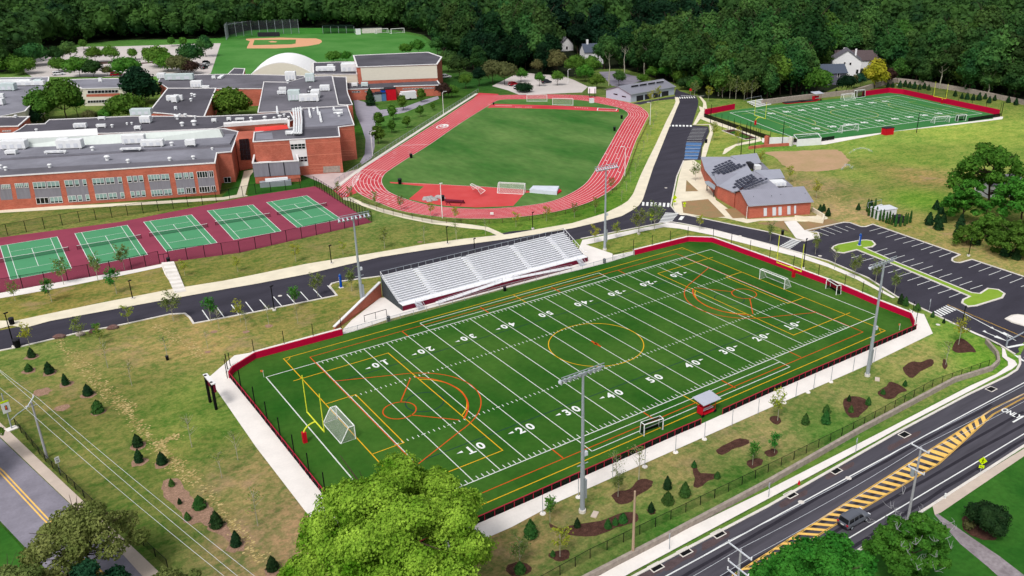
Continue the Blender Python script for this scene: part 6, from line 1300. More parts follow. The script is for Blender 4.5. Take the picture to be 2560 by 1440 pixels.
MB().tube((0, 0, 0), (0, 0, 6.4), .11, .08, 7).build('post', T['steel'], r, True); MB().box((0, 0, 0), (1.6, 1.2, .12)).build('base', T['concrete'], r, True); MB().box((0, -.12, 3.0), (1.1, .06, 1.75)).build('sign_plate', T['white'], r, True); MB().box((0, -.13, 4.78), (1.1, .06, .3)).build('top_plate', T['sign_yellow'], r, True)
g_ = MB(); g_.box((0, -.19, 3.55), (.32, .04, .75)); o = g_.build('signal_picture', T['black'], r, True)
for zz, c_ in ((4.12, 'orange'), (3.9, 'orange'), (3.68, 'red')): MB().ball((0, -.22, zz), .12, 8, 5, (1, .3, 1)).build('signal_light', T[c_], r, True)
MB().path([Vector((0, 0, 1.4)), Vector((1.2, 0, 2.1)), Vector((2.6, 0, 2.6)), Vector((4.2, 0, 2.5))], .06).build('arm', T['steel'], r, True)
r = empty('speed_sign', W(151,1181), 'small white sign on a thin post beside the left road fence', 'sign', None, face_cam(W(151,1181))+.4); MB().tube((0, 0, 0), (0, 0, 2.7), .04).build('post', T['steel'], r, True); MB().box((0, -.06, 1.7), (.62, .04, .95)).build('sign_plate', T['white'], r, True)
sg_ = MB(); add_text(sg_, '25', .42, (0, -.09, 2.0), (1, 0, 0), (0, 0, 1), .01); add_text(sg_, 'SPEED', .17, (0, -.09, 2.42), (1, 0, 0), (0, 0, 1), .004); sg_.build('lettering', T['black'], r, True)
for x, y, lb in ((1673,1375,'thin sign post on the main road pavement, lower one'), (2139,1131,'thin sign post on the main road pavement, upper one'), (1921,1245,'thin sign post at the middle of the main road pavement'), (2514,864,'sign post with round grey back at the road corner'), (2323,775,'bare thin post at the crosswalk right of the field')):
    r = empty('sign_post', W(x, y), lb, 'sign', None, face_cam(W(x, y))+1.3); MB().tube((0, 0, 0), (0, 0, 2.5), .045).build('post', T['steel'], r, True); MB().box((0, .05, 1.9), (.45, .04, .6)).build('sign_plate', T['alu_mid'], r, True)
r = empty('round_sign', W(1726,238), 'small round red sign at the far end of the access road', 'sign', None, face_cam(W(1726,238))); MB().tube((0, 0, 0), (0, 0, 2.6), .06).build('post', T['steel'], r, True); MB().tube((0, -.1, 2.6), (0, -.2, 2.6), .65, .65, 8).build('sign_plate', T['red'], r, True)
# hydrant
r = empty('hydrant', W(2362,1246), 'white fire hydrant on the kerb of the main road', 'hydrant'); MB().tube((0, 0, 0), (0, 0, .7), .16, .14, 8).ball((0, 0, .75), .16, 8, 4).tube((-.25, 0, .5), (.25, 0, .5), .08).build('body', T['white'], r, True)
r = empty('marker_cone', W(1997,1211), 'small red marker at the kerb of the main road', 'marker'); MB().tube((0, 0, 0), (0, 0, .7), .22, .06, 8).build('body', T['red'], r, True)
# wooden and grey utility poles with wires
def upole(base, h, lb, m_='grey_pole', arms=(), rz=0, extra=False):
    r = empty('utility_pole', base, lb, 'utility pole', None, rz); MB().tube((0, 0, 0), (0, 0, h), .2, .13, 8).build('pole', T[m_], r, True)
    for z, L in arms:
        MB().box((0, .15, z), (L, .12, .14)).build('crossarm', T['alu_mid'], r, True)
        for k in (-1, 1): MB().tube((k*L*.48, .15, z+.1), (k*L*.48, .15, z+.38), .07, .09, 6).build('insulator', T['alu'], r, True)
    if extra: MB().tube((.5, .1, h*.62), (.5, .1, h*.62+1.1), .3, .3, 9).build('transformer', T['steel'], r, True)
    return r
rdv = (W(2560,1085)-W(2115,1350)).normalized(); rz_ = math.atan2(rdv.y, rdv.x)+math.pi/2
upole(W(1582,1390), 10, 'bare wooden pole between the lawn strip and the main road', 'wood'); upole(Vector((.8,-67.7,0)), 12.2, 'grey utility pole with two crossarms and a transformer by the far kerb', arms=((12.0,2.6),(8.6,2.4)), rz=rz_, extra=True)
upole(Vector((-31.5,-66.6,0)), 11.2, 'grey utility pole with crossarms at the bottom edge of the picture', arms=((11.0,3.6),(8.6,3.2),(7.4,3.2)), rz=rz_); upole(Vector((-89.1,19,0)), 9.6, 'slim grey utility pole with one crossarm beside the left road', 'grey_pole', arms=((9.5,3.4),), rz=1.2)
def wire(a, b, sag, lb):
    pts = [a.lerp(b, t)-Vector((0, 0, sag*4*t*(1-t))) for t in np.linspace(0, 1, 14)]; o = MB().path(pts, .022, 4).build('power_line', T['alu_mid']); tag(o, lb, 'power line', 'overhead power lines')
top1 = Vector((.8,-67.7,12.4)); top2 = Vector((-31.5,-66.6,11.4)); pe = Vector((math.cos(rz_), math.sin(rz_), 0))
for i, k in enumerate((-1.25, 0, 1.25)):
    nm_ = ['upper', 'middle', 'lower'][i]
    wire(top2+pe*k*1.35, top1+pe*k, .5, nm_+' wire running along the main road between the two grey poles'); wire(top1+pe*k, top1+pe*k+rdv*60+Vector((0, 0, 0)), .6, nm_+' wire running from the grey pole with transformer to the upper right'); wire(top2+pe*k*1.35, top2+pe*k*1.35-rdv*40, .5, nm_+' wire leaving the bottom edge pole to the lower left')
lt = W(97,997,9.6), W(82,1001,9.7), W(54,1012,9.6); far_ = [W(-40,893,9.6), W(-60,873,9.7), W(-40,935,9.6)]; nearp = [W(700,1490,8.4), W(640,1478,8.4), W(560,1440,8.2)]
for i in range(3): wire(far_[i], lt[i], .2, ['right', 'middle', 'left'][i]+' overhead line left of the slim pole'); wire(lt[i], nearp[i], .5, ['right', 'middle', 'left'][i]+' overhead line crossing the brown field in the lower left')
# traffic signal mast at the corner
r = empty('signal_mast', W(2516,866), 'grey horizontal signal mast arm reaching over the road corner', 'mast'); MB().path([W(2516,866)+Vector((0, 0, 0)), W(2516,866)+Vector((0, 0, 1.2)), W(2620,815)+Vector((0, 0, 1.6))], .14).build('arm', T['steel'], r)
# ------------------------------------------------------------------ vehicles
def mk_car(paint, label, suv=True):
    r = empty('car', (0, 0, 0), label, 'car'); L, Wd = 4.8, 1.95
    prof = [(-2.4,.45),(-2.42,.95),(-2.3,1.08),(-.0,1.12),(1.1,1.08),(2.2,.92),(2.4,.72),(2.38,.42)]
    def loft(prof_, w0, w1, m_, nm, zc=None):
        mb = MB(); n_ = len(prof_); o = 0
        for s_ in (-1, 1): mb.v += [(x, s_*(w0+(w1-w0)*(z-prof_[0][1])/1.0 if 0 else s_*0)+s_*(w0 if z < .9 else w1), z) for x, z in prof_]
        for i in range(n_): j = (i+1) % n_; mb.f.append((i, j, n_+j, n_+i)); mb.m.append(0)
        mb.f.append(tuple(range(n_-1, -1, -1))); mb.f.append(tuple(range(n_, 2*n_))); mb.m += [0, 0]
        o = mb.build(nm, m_, r, True); bv = o.modifiers.new('b', 'BEVEL'); bv.width = .09; bv.segments = 2; return o
    loft(prof, .97, .93, paint, 'body')
    cab = MB(); b_ = [(-2.3, -.88, 1.06), (1.15, -.88, 1.06), (1.15, .88, 1.06), (-2.3, .88, 1.06)]; t_ = [(-2.0, -.72, 1.68), (.35, -.72, 1.68), (.35, .72, 1.68), (-2.0, .72, 1.68)]
    cab.prism(b_, t_, top=False); cab.build('windows', T['glass_dark'], r, True)
    rf = MB(); rf.prism([(-2.12, -.76, 1.66), (.42, -.76, 1.66), (.42, .76, 1.66), (-2.12, .76, 1.66)], .09); o = rf.build('roof', paint, r, True); bv = o.modifiers.new('b', 'BEVEL'); bv.width = .05; bv.segments = 2
    pl = MB()
    for x in (-1.05, -.1):
        for s_ in (-1, 1): pl.tube((x, s_*.89, 1.08), (x, s_*.75, 1.68), .05)
    for s_ in (-1, 1): pl.tube((1.12, s_*.87, 1.08), (.38, s_*.74, 1.68), .05); pl.tube((-2.26, s_*.87, 1.08), (-2.02, s_*.74, 1.68), .07); pl.tube((-1.9, s_*.6, 1.8), (.3, s_*.6, 1.8), .03)
    pl.build('pillars', paint, r, True)
    for x in (-1.5, 1.48):
        for s_ in (-1, 1):
            w_ = MB().tube((x, s_*.98, .36), (x, s_*.74, .36), .36, .36, 14).build('wheel', T['tyre'], r, True); MB().tube((x, s_*.995, .36), (x, s_*.9, .36), .21, .21, 10).build('rim', T['steel'], w_, True)
    for s_ in (-1, 1):
        MB().box((2.33, s_*.68, .72), (.14, .4, .16)).build('headlight', T['alu'], r, True); MB().box((-2.4, s_*.76, .85), (.08, .3, .22)).build('tail_light', T['red'], r, True); MB().box((.95, s_*1.02, 1.05), (.2, .2, .16)).build('wing_mirror', paint, r, True)
    MB().box((-2.45, 0, .42), (.06, 1.5, .3)).build('rear_bumper', T['dark'], r, True); MB().box((-2.46, 0, .75), (.04, .5, .14)).build('number_plate', T['white'], r, True)
    return r
car = mk_car(T['carpaint'], 'grey sport utility car driving on the main road')
c0_ = (W(2110,1322)+W(2152,1292))/2; c0_ = W(2133,1306); car.location = (c0_.x, c0_.y, .02); car.rotation_euler = (0, 0, math.atan2(rdv.y, rdv.x)); car.scale = (1.0, 1.0, 1.0)
CR, CW, CD = mk_car(T['car_red'], 'r'), mk_car(T['car_white'], 'w'), mk_car(T['car_dark'], 'd')
for P_, x, y, rz, lb in ((CR,1283,214,.3,'red car half cut by shrubs in the pale car park behind the track'), (CW,1296,222,.3,'white car in the pale car park behind the track'), (CD,1366,208,0,'dark car under the small trees of the pale car park behind the track'), (CR,291,190,-.1,'red car in the pale car park behind the school roofs'), (CW,293,186,-.1,'white car behind the red one in the pale car park'),
    (CD,516,160,.9,'dark car, upper one of the row beside the outfield car park lane'), (CW,514,166,.9,'white car, second of the row beside the outfield lane'), (CD,511,172,.9,'dark car, lowest of the row beside the outfield lane'), (CW,147,188,0,'white car partly hidden by shrubs at the left car park edge'), (CW,1115,195,0,'white van roof between trees right of the big gym')):
    c_ = W(x, y); put(P_, c_, rz, lb, 'parked cars in the distant car parks', 1.15)
boxy('equipment_cart', (2218,336), (4.2,2.4,2.6), 'red', 'red box cart on the near edge of the distant turf', 'cart', an); boxy('exercise_mat', (1985,257), (11,3,.5), 'red', 'red mat at the far side of the distant turf, left one', 'mat', an); boxy('exercise_mat', (2019,254), (9,3,.5), 'red', 'red mat at the far side of the distant turf, right one', 'mat', an)
# sprinklers
for x, y, dx, lb in ((2122,384,9,'fine water spray fanning right beyond the softball dirt'), (2103,425,4,'small water spray at the near edge of the softball dirt')):
    c_ = W(x, y); mb = MB()
    for k in range(160):
        t = random.random(); p = c_+Vector((dx*t+random.gauss(0, .2), -dx*.35*t+random.gauss(0, .6*t+.1), 2.3*4*t*(1-t)*.7+.1)); mb.ball(p, random.uniform(.08, .3), 5, 3)
    tag(mb.build('sprinkler_spray', T['water']), lb, 'water spray', kind='stuff')
# cricket-style pit beside the far field
pt = empty('netted_practice_pit', V(1857,338), 'sunken green practice pit with thin black posts beside the distant field', 'practice pit')
Q4 = [V(1805,327), V(1835,323), V(1895,346), V(1865,350)]
MB().face([p+Vector((0, 0, .05)) for p in Q4]).build('mat', T['mulch'], pt); MB().face([p+Vector((0, 0, .07)) for p in (V(1824,331), V(1836,328), V(1876,343), V(1860,347))]).build('turf_mat', T['turf'], pt); MB().wallstrip(Q4, .3, .15, 0, True).build('kerb', T['kerb'], pt)
for p in Q4+[V(1820,325), V(1865,334), V(1825,334), V(1845,341)]: MB().tube(p, p+Vector((0, 0, 3.6)), .08).build('post', T['black'], pt)
# ------------------------------------------------------------------ trees
def blob_crown(lobes, n, size, out=.0, seed=0, flat=.6, core=.72, jit=.55, corer=(7, 5), rough=.0):
    """crown mesh: many leaf-sized faces over and inside a set of lobes (x, y, z, rx, ry, rz)"""
    g = np.random.default_rng(seed); L = np.array(lobes, float); area = (L[:, 3]*L[:, 4]+L[:, 3]*L[:, 5]+L[:, 4]*L[:, 5])
    k = g.choice(len(L), n, p=area/area.sum()); d = g.normal(size=(n, 3)); d[:, 2] += .25; d /= np.linalg.norm(d, axis=1)[:, None]
    ph = g.uniform(0, 6, (len(L), 4)); bump = 1+.13*np.sin(d[:, 0]*5+ph[k, 0])*np.sin(d[:, 1]*5+ph[k, 1])+.09*np.sin(d[:, 2]*9+ph[k, 2]+d[:, 0]*7)
    bump = bump+rough*np.sin(d[:, 0]*11+ph[k, 1])*np.sin(d[:, 1]*12+ph[k, 2])*np.sin(d[:, 2]*10+ph[k, 3])
    rad = bump*g.uniform(.78, 1.06, n)**.7
    c = L[k, :3]+d*L[k, 3:]*rad[:, None]
    ins = np.zeros(n, bool)
    for i in range(len(L)):
        q = ((c-L[i, :3])/L[i, 3:]); ins |= ((q**2).sum(1) < .5) & (k != i)
    c = c[~ins]; d = d[~ins]; m = len(c)
    nn = d+g.normal(size=(m, 3))*jit; nn[:, 2] += .15; nn /= np.linalg.norm(nn, axis=1)[:, None]
    a = np.cross(nn, g.normal(size=(m, 3))); a /= np.linalg.norm(a, axis=1)[:, None]; b = np.cross(nn, a)
    s = size*g.uniform(.6, 1.35, m)[:, None]
    v = np.stack([c-a*s*.5-b*s*.32, c+a*s*.5-b*s*.4, c+a*s*.42+b*s*.42, c-a*s*.42+b*s*.34], 1).reshape(-1, 3)
    f = np.arange(4*m).reshape(m, 4)
    cv, cf = [], []
    if core:
        mb = MB(); rs = random.getstate(); random.seed(seed)
        for l in L: mb.ball((l[0], l[1], l[2]), 1, corer[0], corer[1], (l[3]*core, l[4]*core, l[5]*core), .12)
        random.setstate(rs); cv, cf = mb.v, mb.f
    return v, f, cv, cf
def crown_mesh(name, mt, *a, **k):
    v, f, cv, cf = blob_crown(*a, **k); me = bpy.data.meshes.new(name)
    nv = len(v); V_ = np.vstack([v, np.array(cv)]) if len(cv) else v
    loops = np.concatenate([f.ravel()]+[np.array(q)+nv for q in cf]) if cf else f.ravel()
    tot = np.concatenate([np.full(len(f), 4), np.array([len(q) for q in cf], int)]) if cf else np.full(len(f), 4)
    st_ = np.concatenate([[0], np.cumsum(tot)[:-1]])
    me.vertices.add(len(V_)); me.vertices.foreach_set('co', V_.ravel()); me.loops.add(len(loops)); me.loops.foreach_set('vertex_index', loops.astype(np.int32))
    me.polygons.add(len(tot)); me.polygons.foreach_set('loop_start', st_.astype(np.int32)); me.polygons.foreach_set('loop_total', tot.astype(np.int32)); me.update(); me.validate(); me.materials.append(mt)
    return me
def add_mesh(name, me, parent): o = bpy.data.objects.new(name, me); C_.objects.link(o); o.parent = parent; return o
def limbs(h, r, spread, n, seed, top=.95, start=.35, fork=None):
    g = random.Random(seed); mb = MB(); p = Vector((0, 0, 0)); seg = 4; last = p
    for i in range(seg):
        q = Vector((g.uniform(-.03, .03)*h, g.uniform(-.03, .03)*h, h*top*(i+1)/seg*.8)); mb.tube(last, q, r*(1-.2*i), r*(1-.2*(i+1)), 7); last = q
    for k in range(n):
        t = g.uniform(start, .75); a = 6.28*k/n+g.uniform(-.4, .4); s0 = Vector((0, 0, h*t*.95)); e_ = s0+Vector((math.cos(a)*spread*g.uniform(.5, .85), math.sin(a)*spread*g.uniform(.5, .85), h*g.uniform(.08, .24)))
        m_ = (s0+e_)/2+Vector((0, 0, -.03*h)); mb.tube(s0, m_, r*.42, r*.3, 5); mb.tube(m_, e_, r*.3, r*.1, 5)
        e2 = m_+(e_-m_)*.4+Vector((g.uniform(-.2, .2)*spread, g.uniform(-.2, .2)*spread, .08*h)); mb.tube(m_, e2, r*.2, r*.06, 4)
    return mb
def mk_tree(kind, seed, h=16, w_=6, leaf='leaf_forest', n=1500, size=.95, bark='bark', trunk=.3, nl=9, zc=.62, zr=.36, core=.72, tr=None, top=True, jit=.55):
    """h height, w_ crown radius"""
    g = random.Random(seed); r = empty(kind, (0, 0, 0), 'x', 'tree'); lobes = []
    for i in range(nl):
        a = i*2.4+g.uniform(-.5, .5); q = math.sqrt((i+.5)/nl); z = h*(zc+zr*.75*(1-q*1.3)*g.uniform(.7, 1.2))+g.uniform(-.05, .05)*h
        s_ = w_*g.uniform(.38, .58); lobes.append((math.cos(a)*w_*q*.62, math.sin(a)*w_*q*.62, min(z, h-s_*.7), s_, s_, s_*.82))
    if top: lobes.append((0, 0, h*zc, w_*.6, w_*.6, h*zr*.8))
    limbs(h, tr or h*.017, w_, 7, seed, start=trunk).build('trunk', T[bark], r, True)
    add_mesh('crown', crown_mesh('crown', T[leaf], lobes, n, size, seed=seed, core=core, jit=jit), r)
    return r
def mk_conifer(seed, h, w_, leaf, n=700, size=.22, trunkh=.1, col=False):
    g = np.random.default_rng(seed); r = empty('conifer_tree', (0, 0, 0), 'x', 'tree')
    MB().tube((0, 0, 0), (0, 0, h*.9), h*.02, h*.008, 6).build('trunk', T['bark'], r, True)
    t = g.uniform(0, 1, n)**.75; lay = np.floor(t*9)/9; fr = (t-lay)*9; R0 = w_*((1-t)**(.45 if col else .62))*(.55+.45*np.minimum(1, t*4+.2))*(.86+.26*(1-fr))*(1+.12*np.sin(t*23+seed))+.02
    a = g.uniform(0, 6.28, n); rr = R0*g.uniform(.72, 1.05, n); c = np.stack([np.cos(a)*rr, np.sin(a)*rr, h*(.06+.94*t)-rr*.1], 1)
    nn = np.stack([np.cos(a), np.sin(a), np.full(n, .7)], 1)+g.normal(size=(n, 3))*.4; nn /= np.linalg.norm(nn, axis=1)[:, None]
    u = np.cross(nn, [0, 0, 1.]); u /= np.linalg.norm(u, axis=1)[:, None]; b = np.cross(nn, u); s = size*g.uniform(.6, 1.4, n)[:, None]
    v = np.stack([c-u*s*.35, c-b*s*.9, c+u*s*.35, c+b*s*.4], 1).reshape(-1, 3); f = np.arange(4*n).reshape(n, 4)
    me = bpy.data.meshes.new('crown'); cb = MB(); cb.tube((0, 0, h*.05), (0, 0, h*.93), w_*.8, w_*(.5 if col else .05), 9)
    V_ = np.vstack([v, np.array(cb.v)]); me.from_pydata([tuple(x) for x in V_], [], [tuple(int(i) for i in q) for q in f]+[tuple(len(v)+i for i in q) for q in cb.f]); me.materials.append(T[leaf]); add_mesh('crown', me, r)
    return r
PCV = []
def mk_sapling(seed, h, w_, leaf, n=420, size=.3, base=.32, bark='bark_pale', vase=False):
    g = np.random.default_rng(seed); r = empty('young_tree', (0, 0, 0), 'x', 'tree'); mb = MB(); mb.tube((0, 0, 0), (0, 0, h*.9), .055, .02, 5); pts = []
    gg = random.Random(seed)
    for k in range(16):
        t = gg.uniform(base, .88); a = gg.uniform(0, 6.28); L = w_*gg.uniform(.6, 1.05)*(1-(t-base)*.8); s0 = Vector((0, 0, h*t)); e_ = s0+Vector((math.cos(a)*L, math.sin(a)*L, L*1.0)); mb.tube(s0, e_, .025, .008, 4); pts += [(s0, e_)]
    mb.build('trunk', T[bark], r, True)
    k = g.integers(0, len(pts), n); t = g.uniform(.25, 1.1, n); c = np.array([np.array(pts[i][0])+(np.array(pts[i][1])-np.array(pts[i][0]))*tt for i, tt in zip(k, t)])+g.normal(size=(n, 3))*.13*w_
    nn = g.normal(size=(n, 3)); nn[:, 2] = abs(nn[:, 2])+.3; nn /= np.linalg.norm(nn, axis=1)[:, None]; a = np.cross(nn, g.normal(size=(n, 3))); a /= np.linalg.norm(a, axis=1)[:, None]; b = np.cross(nn, a); s = size*g.uniform(.5, 1.3, n)[:, None]
    v = np.stack([c-a*s*.5, c-b*s*.35, c+a*s*.5, c+b*s*.35], 1).reshape(-1, 3); f = np.arange(4*n).reshape(n, 4); me = bpy.data.meshes.new('crown'); me.from_pydata([tuple(x) for x in v], [], [tuple(int(i) for i in q) for q in f]); me.materials.append(T[leaf]); add_mesh('crown', me, r)
    return r
rz = lambda: random.uniform(0, 6.28)
# --- wood behind everything: rising floor plus trees
EDGE = [(-400,205),(-100,192),(0,186),(60,150),(130,118),(300,100),(480,98),(555,94),(610,76),(740,70),(830,70),(1000,76),(1062,88),(1130,150),(1180,190),(1290,180),(1430,192),(1500,172),(1560,172),(1640,196),(1720,216),(1745,245),(1900,250),(1990,240),(2060,232),(2140,200),(2240,202),(2400,228),(2560,258),(2760,300),(3000,340)]
ed = sorted((math.atan2(p.y-CAM[1], p.x-CAM[0]), math.hypot(p.x-CAM[0], p.y-CAM[1])) for p in [W(*e) for e in EDGE])
EA, ER = np.array([e[0] for e in ed]), np.array([e[1] for e in ed])
def edge_r(a): return float(np.interp(a, EA, ER))
def hill(r_, a): d = r_-edge_r(a)-20; return 0.0 if d < 0 else min(90, .085*d)
mb = MB(); AA = np.linspace(EA[0], EA[-1], 90); rows = [-30, 0, 20, 60, 120, 200, 300, 450, 700, 1100]
for i, a in enumerate(AA):
    for j, dr in enumerate(rows):
        r_ = edge_r(a)+dr; mb.v.append((CAM[0]+r_*math.cos(a), CAM[1]+r_*math.sin(a), (-.4 if dr < 0 else .004)+hill(r_, a)))
for i in range(len(AA)-1):
    for j in range(len(rows)-1):
        q = i*len(rows)+j; mb.f.append((q, q+len(rows), q+len(rows)+1, q+1)); mb.m.append(0)
struct('forest_floor', mb, mat('forest_floor', (26, 34, 22), col2=(40, 48, 28), scale=.2))
fk = dict(zc=.5, zr=.5); FT_ = [mk_tree('woodland_tree', 11, 19, 6.6, 'leaf_forest', 2300, .8, nl=13, **fk), mk_tree('woodland_tree', 12, 17, 6.4, 'leaf_wood_light', 2200, .75, nl=12, **fk), mk_tree('woodland_tree', 13, 22, 6.0, 'leaf_forest2', 2200, .8, nl=12, **fk), mk_tree('woodland_tree', 14, 15, 6.6, 'leaf_forest2', 1900, .8, nl=10, **fk), mk_tree('woodland_tree', 15, 23, 7.8, 'leaf_forest', 2700, .85, nl=16, **fk), mk_tree('woodland_tree', 16, 14, 5.4, 'leaf_wood_light', 1700, .7, nl=9, **fk)]
for t_ in FT_: PROTO_USED.pop(t_.name, None)
FL = ['dark green broad tree in the dense wood behind the fields', 'lighter green rounded tree in the dense wood behind the fields', 'very dark tall tree in the dense wood behind the fields', 'very dark low wide tree in the dense wood behind the fields', 'tall spreading green tree in the dense wood behind the fields', 'lighter green bushy tree at the edge of the wood behind the fields']
cand = []
for row in range(46):
    for a in np.arange(EA[0]+.0, EA[-1], .004):
        pass
g_ = random.Random(5)
a = EA[0]; pts_ = []
for row in range(60):
    dr = 2+row*8.2
    a = EA[0]+g_.uniform(0, .01)
    while a < EA[-1]:
        r_ = edge_r(a)+dr+g_.uniform(-3.5, 3.5)
        if r_ < 1050:
            x, y = CAM[0]+r_*math.cos(a), CAM[1]+r_*math.sin(a); z = hill(r_, a); px, py = proj((x, y, z+14))
            if -60 < px < 2620 and py > -45: pts_.append((row, x, y, z, r_))
        a += (10.6+row*.05)/r_*g_.uniform(.8, 1.25)
HOUSES = [(h1_, 17), (h2_, 17), (h3_, 18), (h4_, 12), (h5_, 9)]
def clear(x, y):
    """keep houses and the line of sight to them free"""
    for h_, rr in HOUSES:
        if math.hypot(x-h_.x, y-h_.y) < rr: return False
        px, py = proj((x, y, 8)); hx, hy = proj((h_.x, h_.y, 6)); near = math.hypot(x-CAM[0], y-CAM[1]) < math.hypot(h_.x-CAM[0], h_.y-CAM[1])
        if near and abs(px-hx) < (45 if h_ in (h1_, h2_) else 30) and py-hy < 80: return False
    return True
pts_ = [p for p in pts_ if clear(p[1], p[2])]
pts_.sort(key=lambda p: p[4]+g_.uniform(0, 40))
print('forest', len(pts_))
NI = 282
for i, (row, x, y, z, r_) in enumerate(pts_[:NI]):
    lf_ = math.sin(x*.021+1)+math.sin(y*.027+x*.011); k = g_.choice((0, 4, 1, 5, 0, 4) if lf_ > .15-.8*(row < 3)-.7*(x < 110 and row < 6) else (2, 3, 2, 0, 4, 3)); s_ = g_.uniform(.8, 1.4)*(.88 if row == 0 else 1.12)*(1.15 if g_.random() < .15 else 1)
    put(FT_[k], (x, y, z-.3), g_.uniform(0, 6.28), FL[k], 'trees of the dense wood, kind %s' % ['broad', 'rounded', 'tall dark', 'low dark', 'spreading', 'light bushy'][k], s_, cat='tree')
# the rest of the wood, one mass
mv, mf, off = [], [], 0
base_ = [crown_mesh('far%d' % i, T['leaf_forest'], [(random.uniform(-3, 3), random.uniform(-3, 3), 10+random.uniform(-2, 4), 3.4, 3.4, 3.6) for _ in range(6)]+[(0, 0, 9, 4.8, 4.8, 6)], 330, 1.5, seed=40+i, core=.8, corer=(6, 4)) for i in range(4)]
bc = []
for b_ in base_:
    c_ = np.zeros(len(b_.vertices)*3); b_.vertices.foreach_get('co', c_); c_ = c_.reshape(-1, 3); ls = np.zeros(len(b_.loops), int); b_.loops.foreach_get('vertex_index', ls); lt_ = np.zeros(len(b_.polygons), int); b_.polygons.foreach_get('loop_total', lt_); bc.append((c_, ls, lt_))
VV, LL, TT = [], [], []
for i, (row, x, y, z, r_) in enumerate(pts_[NI:]):
    c_, ls, lt_ = bc[i % 4]; t = g_.uniform(0, 6.28); s_ = g_.uniform(.8, 1.55); ca, sa = math.cos(t)*s_, math.sin(t)*s_
    VV.append(np.stack([c_[:, 0]*ca-c_[:, 1]*sa+x, c_[:, 0]*sa+c_[:, 1]*ca+y, c_[:, 2]*s_+z-.5], 1)); LL.append(ls+off); TT.append(lt_); off += len(c_)
if VV:
    VV, LL, TT = np.vstack(VV), np.concatenate(LL), np.concatenate(TT); me = bpy.data.meshes.new('far_wood'); me.vertices.add(len(VV)); me.vertices.foreach_set('co', VV.ravel()); me.loops.add(len(LL)); me.loops.foreach_set('vertex_index', LL.astype(np.int32))
    me.polygons.add(len(TT)); me.polygons.foreach_set('loop_start', np.concatenate([[0], np.cumsum(TT)[:-1]]).astype(np.int32)); me.polygons.foreach_set('loop_total', TT.astype(np.int32)); me.update()
    me.materials.append(leafmat('leaf_far_wood', (22, 58, 34), (84, 124, 56), 0, .045)); o = bpy.data.objects.new('far_wood', me); C_.objects.link(o); tag(o, 'dark mass of tree crowns of the far wood on the hillside', 'wood', kind='stuff')
# bare-trunked tall trees at the wood edge
for i, (x, y, h) in enumerate(((1522,214,24),(1561,196,25),(1611,190,24),(1703,206,24),(1796,240,23),(2348,222,17),(2410,226,20),(2468,240,17))):
    r = mk_tree('tall_tree', 60+i, h, 5.2, 'leaf_forest', 1300, .85, 'bark_pale', trunk=.45, nl=7, zc=.8, zr=.18, tr=.34, core=.6)
    put(r, W(x, y), rz(), ['tall tree with a long pale forked trunk behind the garage', 'tall tree with a thin pale trunk above the garage lot', 'tall tree with a pale forked trunk right of the garage lot', 'tall tree with a pale double trunk above the garage roof end', 'tall tree with a pale trunk left of the distant turf', 'tree with a pale trunk behind the right goalpost of the distant turf', 'leaning pale trunked tree behind the stone wall', 'pale trunked tree rightmost behind the stone wall'][i])
# --- single trees
def tree_at(x, y, h, w_, leaf, lb, n=1800, size=None, seed=None, kind='broadleaf_tree', **k):
    sd = seed or int(x*7+y); r = mk_tree(kind, sd, h, w_, leaf, n, size or max(.32, w_*.11), **k); return put(r, W(x, y), rz(), lb)
tree_at(168,300,17,8.0,'leaf_mid','large round green tree in the school courtyard, left of the window facade', 3000, trunk=.2)
tree_at(112,304,12.5,7.0,'leaf_mid','green tree at the left end of the school courtyard', 2400, trunk=.2)
tree_at(196,292,10,3.6,'leaf_bright2','small bright round tree in the middle of the courtyard', 1500, trunk=.2)
tree_at(322,300,10,7.6,'leaf_mid','wide bright green tree in the courtyard in front of the dark evergreen', 2600, trunk=.2)
tree_at(268,302,5,4,'leaf_mid','low bush at the front edge of the courtyard', 1000, trunk=.2)
tree_at(228,305,4.5,3.6,'leaf_olive','low olive bush at the front edge of the courtyard', 900, trunk=.2)
tree_at(355,262,17,8.5,'leaf_forest2','large dark blue-green evergreen behind the courtyard', 3600, trunk=.1, zc=.5, zr=.5)
tree_at(586,292,12.5,7.6,'leaf_mid','dense green tree filling the small brick courtyard', 3400, trunk=.15, zc=.5, zr=.45)
tree_at(75,315,6,5.4,'leaf_forest2','dark low tree behind the small brick block', 1400, trunk=.15)
for i, (x, y, h, w_, lf) in enumerate(((143,158,9,5,'leaf_forest'),(178,152,11,6,'leaf_forest'),(148,180,7,6,'leaf_mid'),(200,192,10,7.5,'leaf_mid'),(235,192,8,6,'leaf_forest'),(20,182,9,8,'leaf_mid'),(60,186,8,7,'leaf_mid'),(85,165,12,8,'leaf_forest'),(30,160,14,9,'leaf_forest'),(320,190,9,8,'leaf_mid'),(398,168,11,8,'leaf_mid'),(420,178,9,7,'leaf_bright2'),(455,184,9,7,'leaf_olive'),(480,166,12,8,'leaf_forest'),(515,142,12,5.5,'leaf_forest'),(478,186,7,5,'leaf_purple'),(270,190,5,3,'leaf_olive'))):
    tree_at(x, y, h, w_, lf, ['dark rounded tree at the left of the back car park','taller dark tree beside it in the left back car park','low green shrubs before the left end of the back car park','green tree mass behind the left courtyard tree','darker tree behind the left courtyard facade','green bushy tree at the far left edge above the roofs','green shrubs right of the far left bushy tree','dark tree left of the back car park','large dark tree at the far left above the roofs','green tree left of the dark evergreen top','green tree behind the dark evergreen','bright green tree behind the grey roofs','olive tree between car park and grey roof','dark round tree at the right side of the back car park','dark tree on the lane beside the outfield','small purple-leaved tree behind the grey roof','small vase shaped tree beside the red car'][i], 1500, trunk=.2)
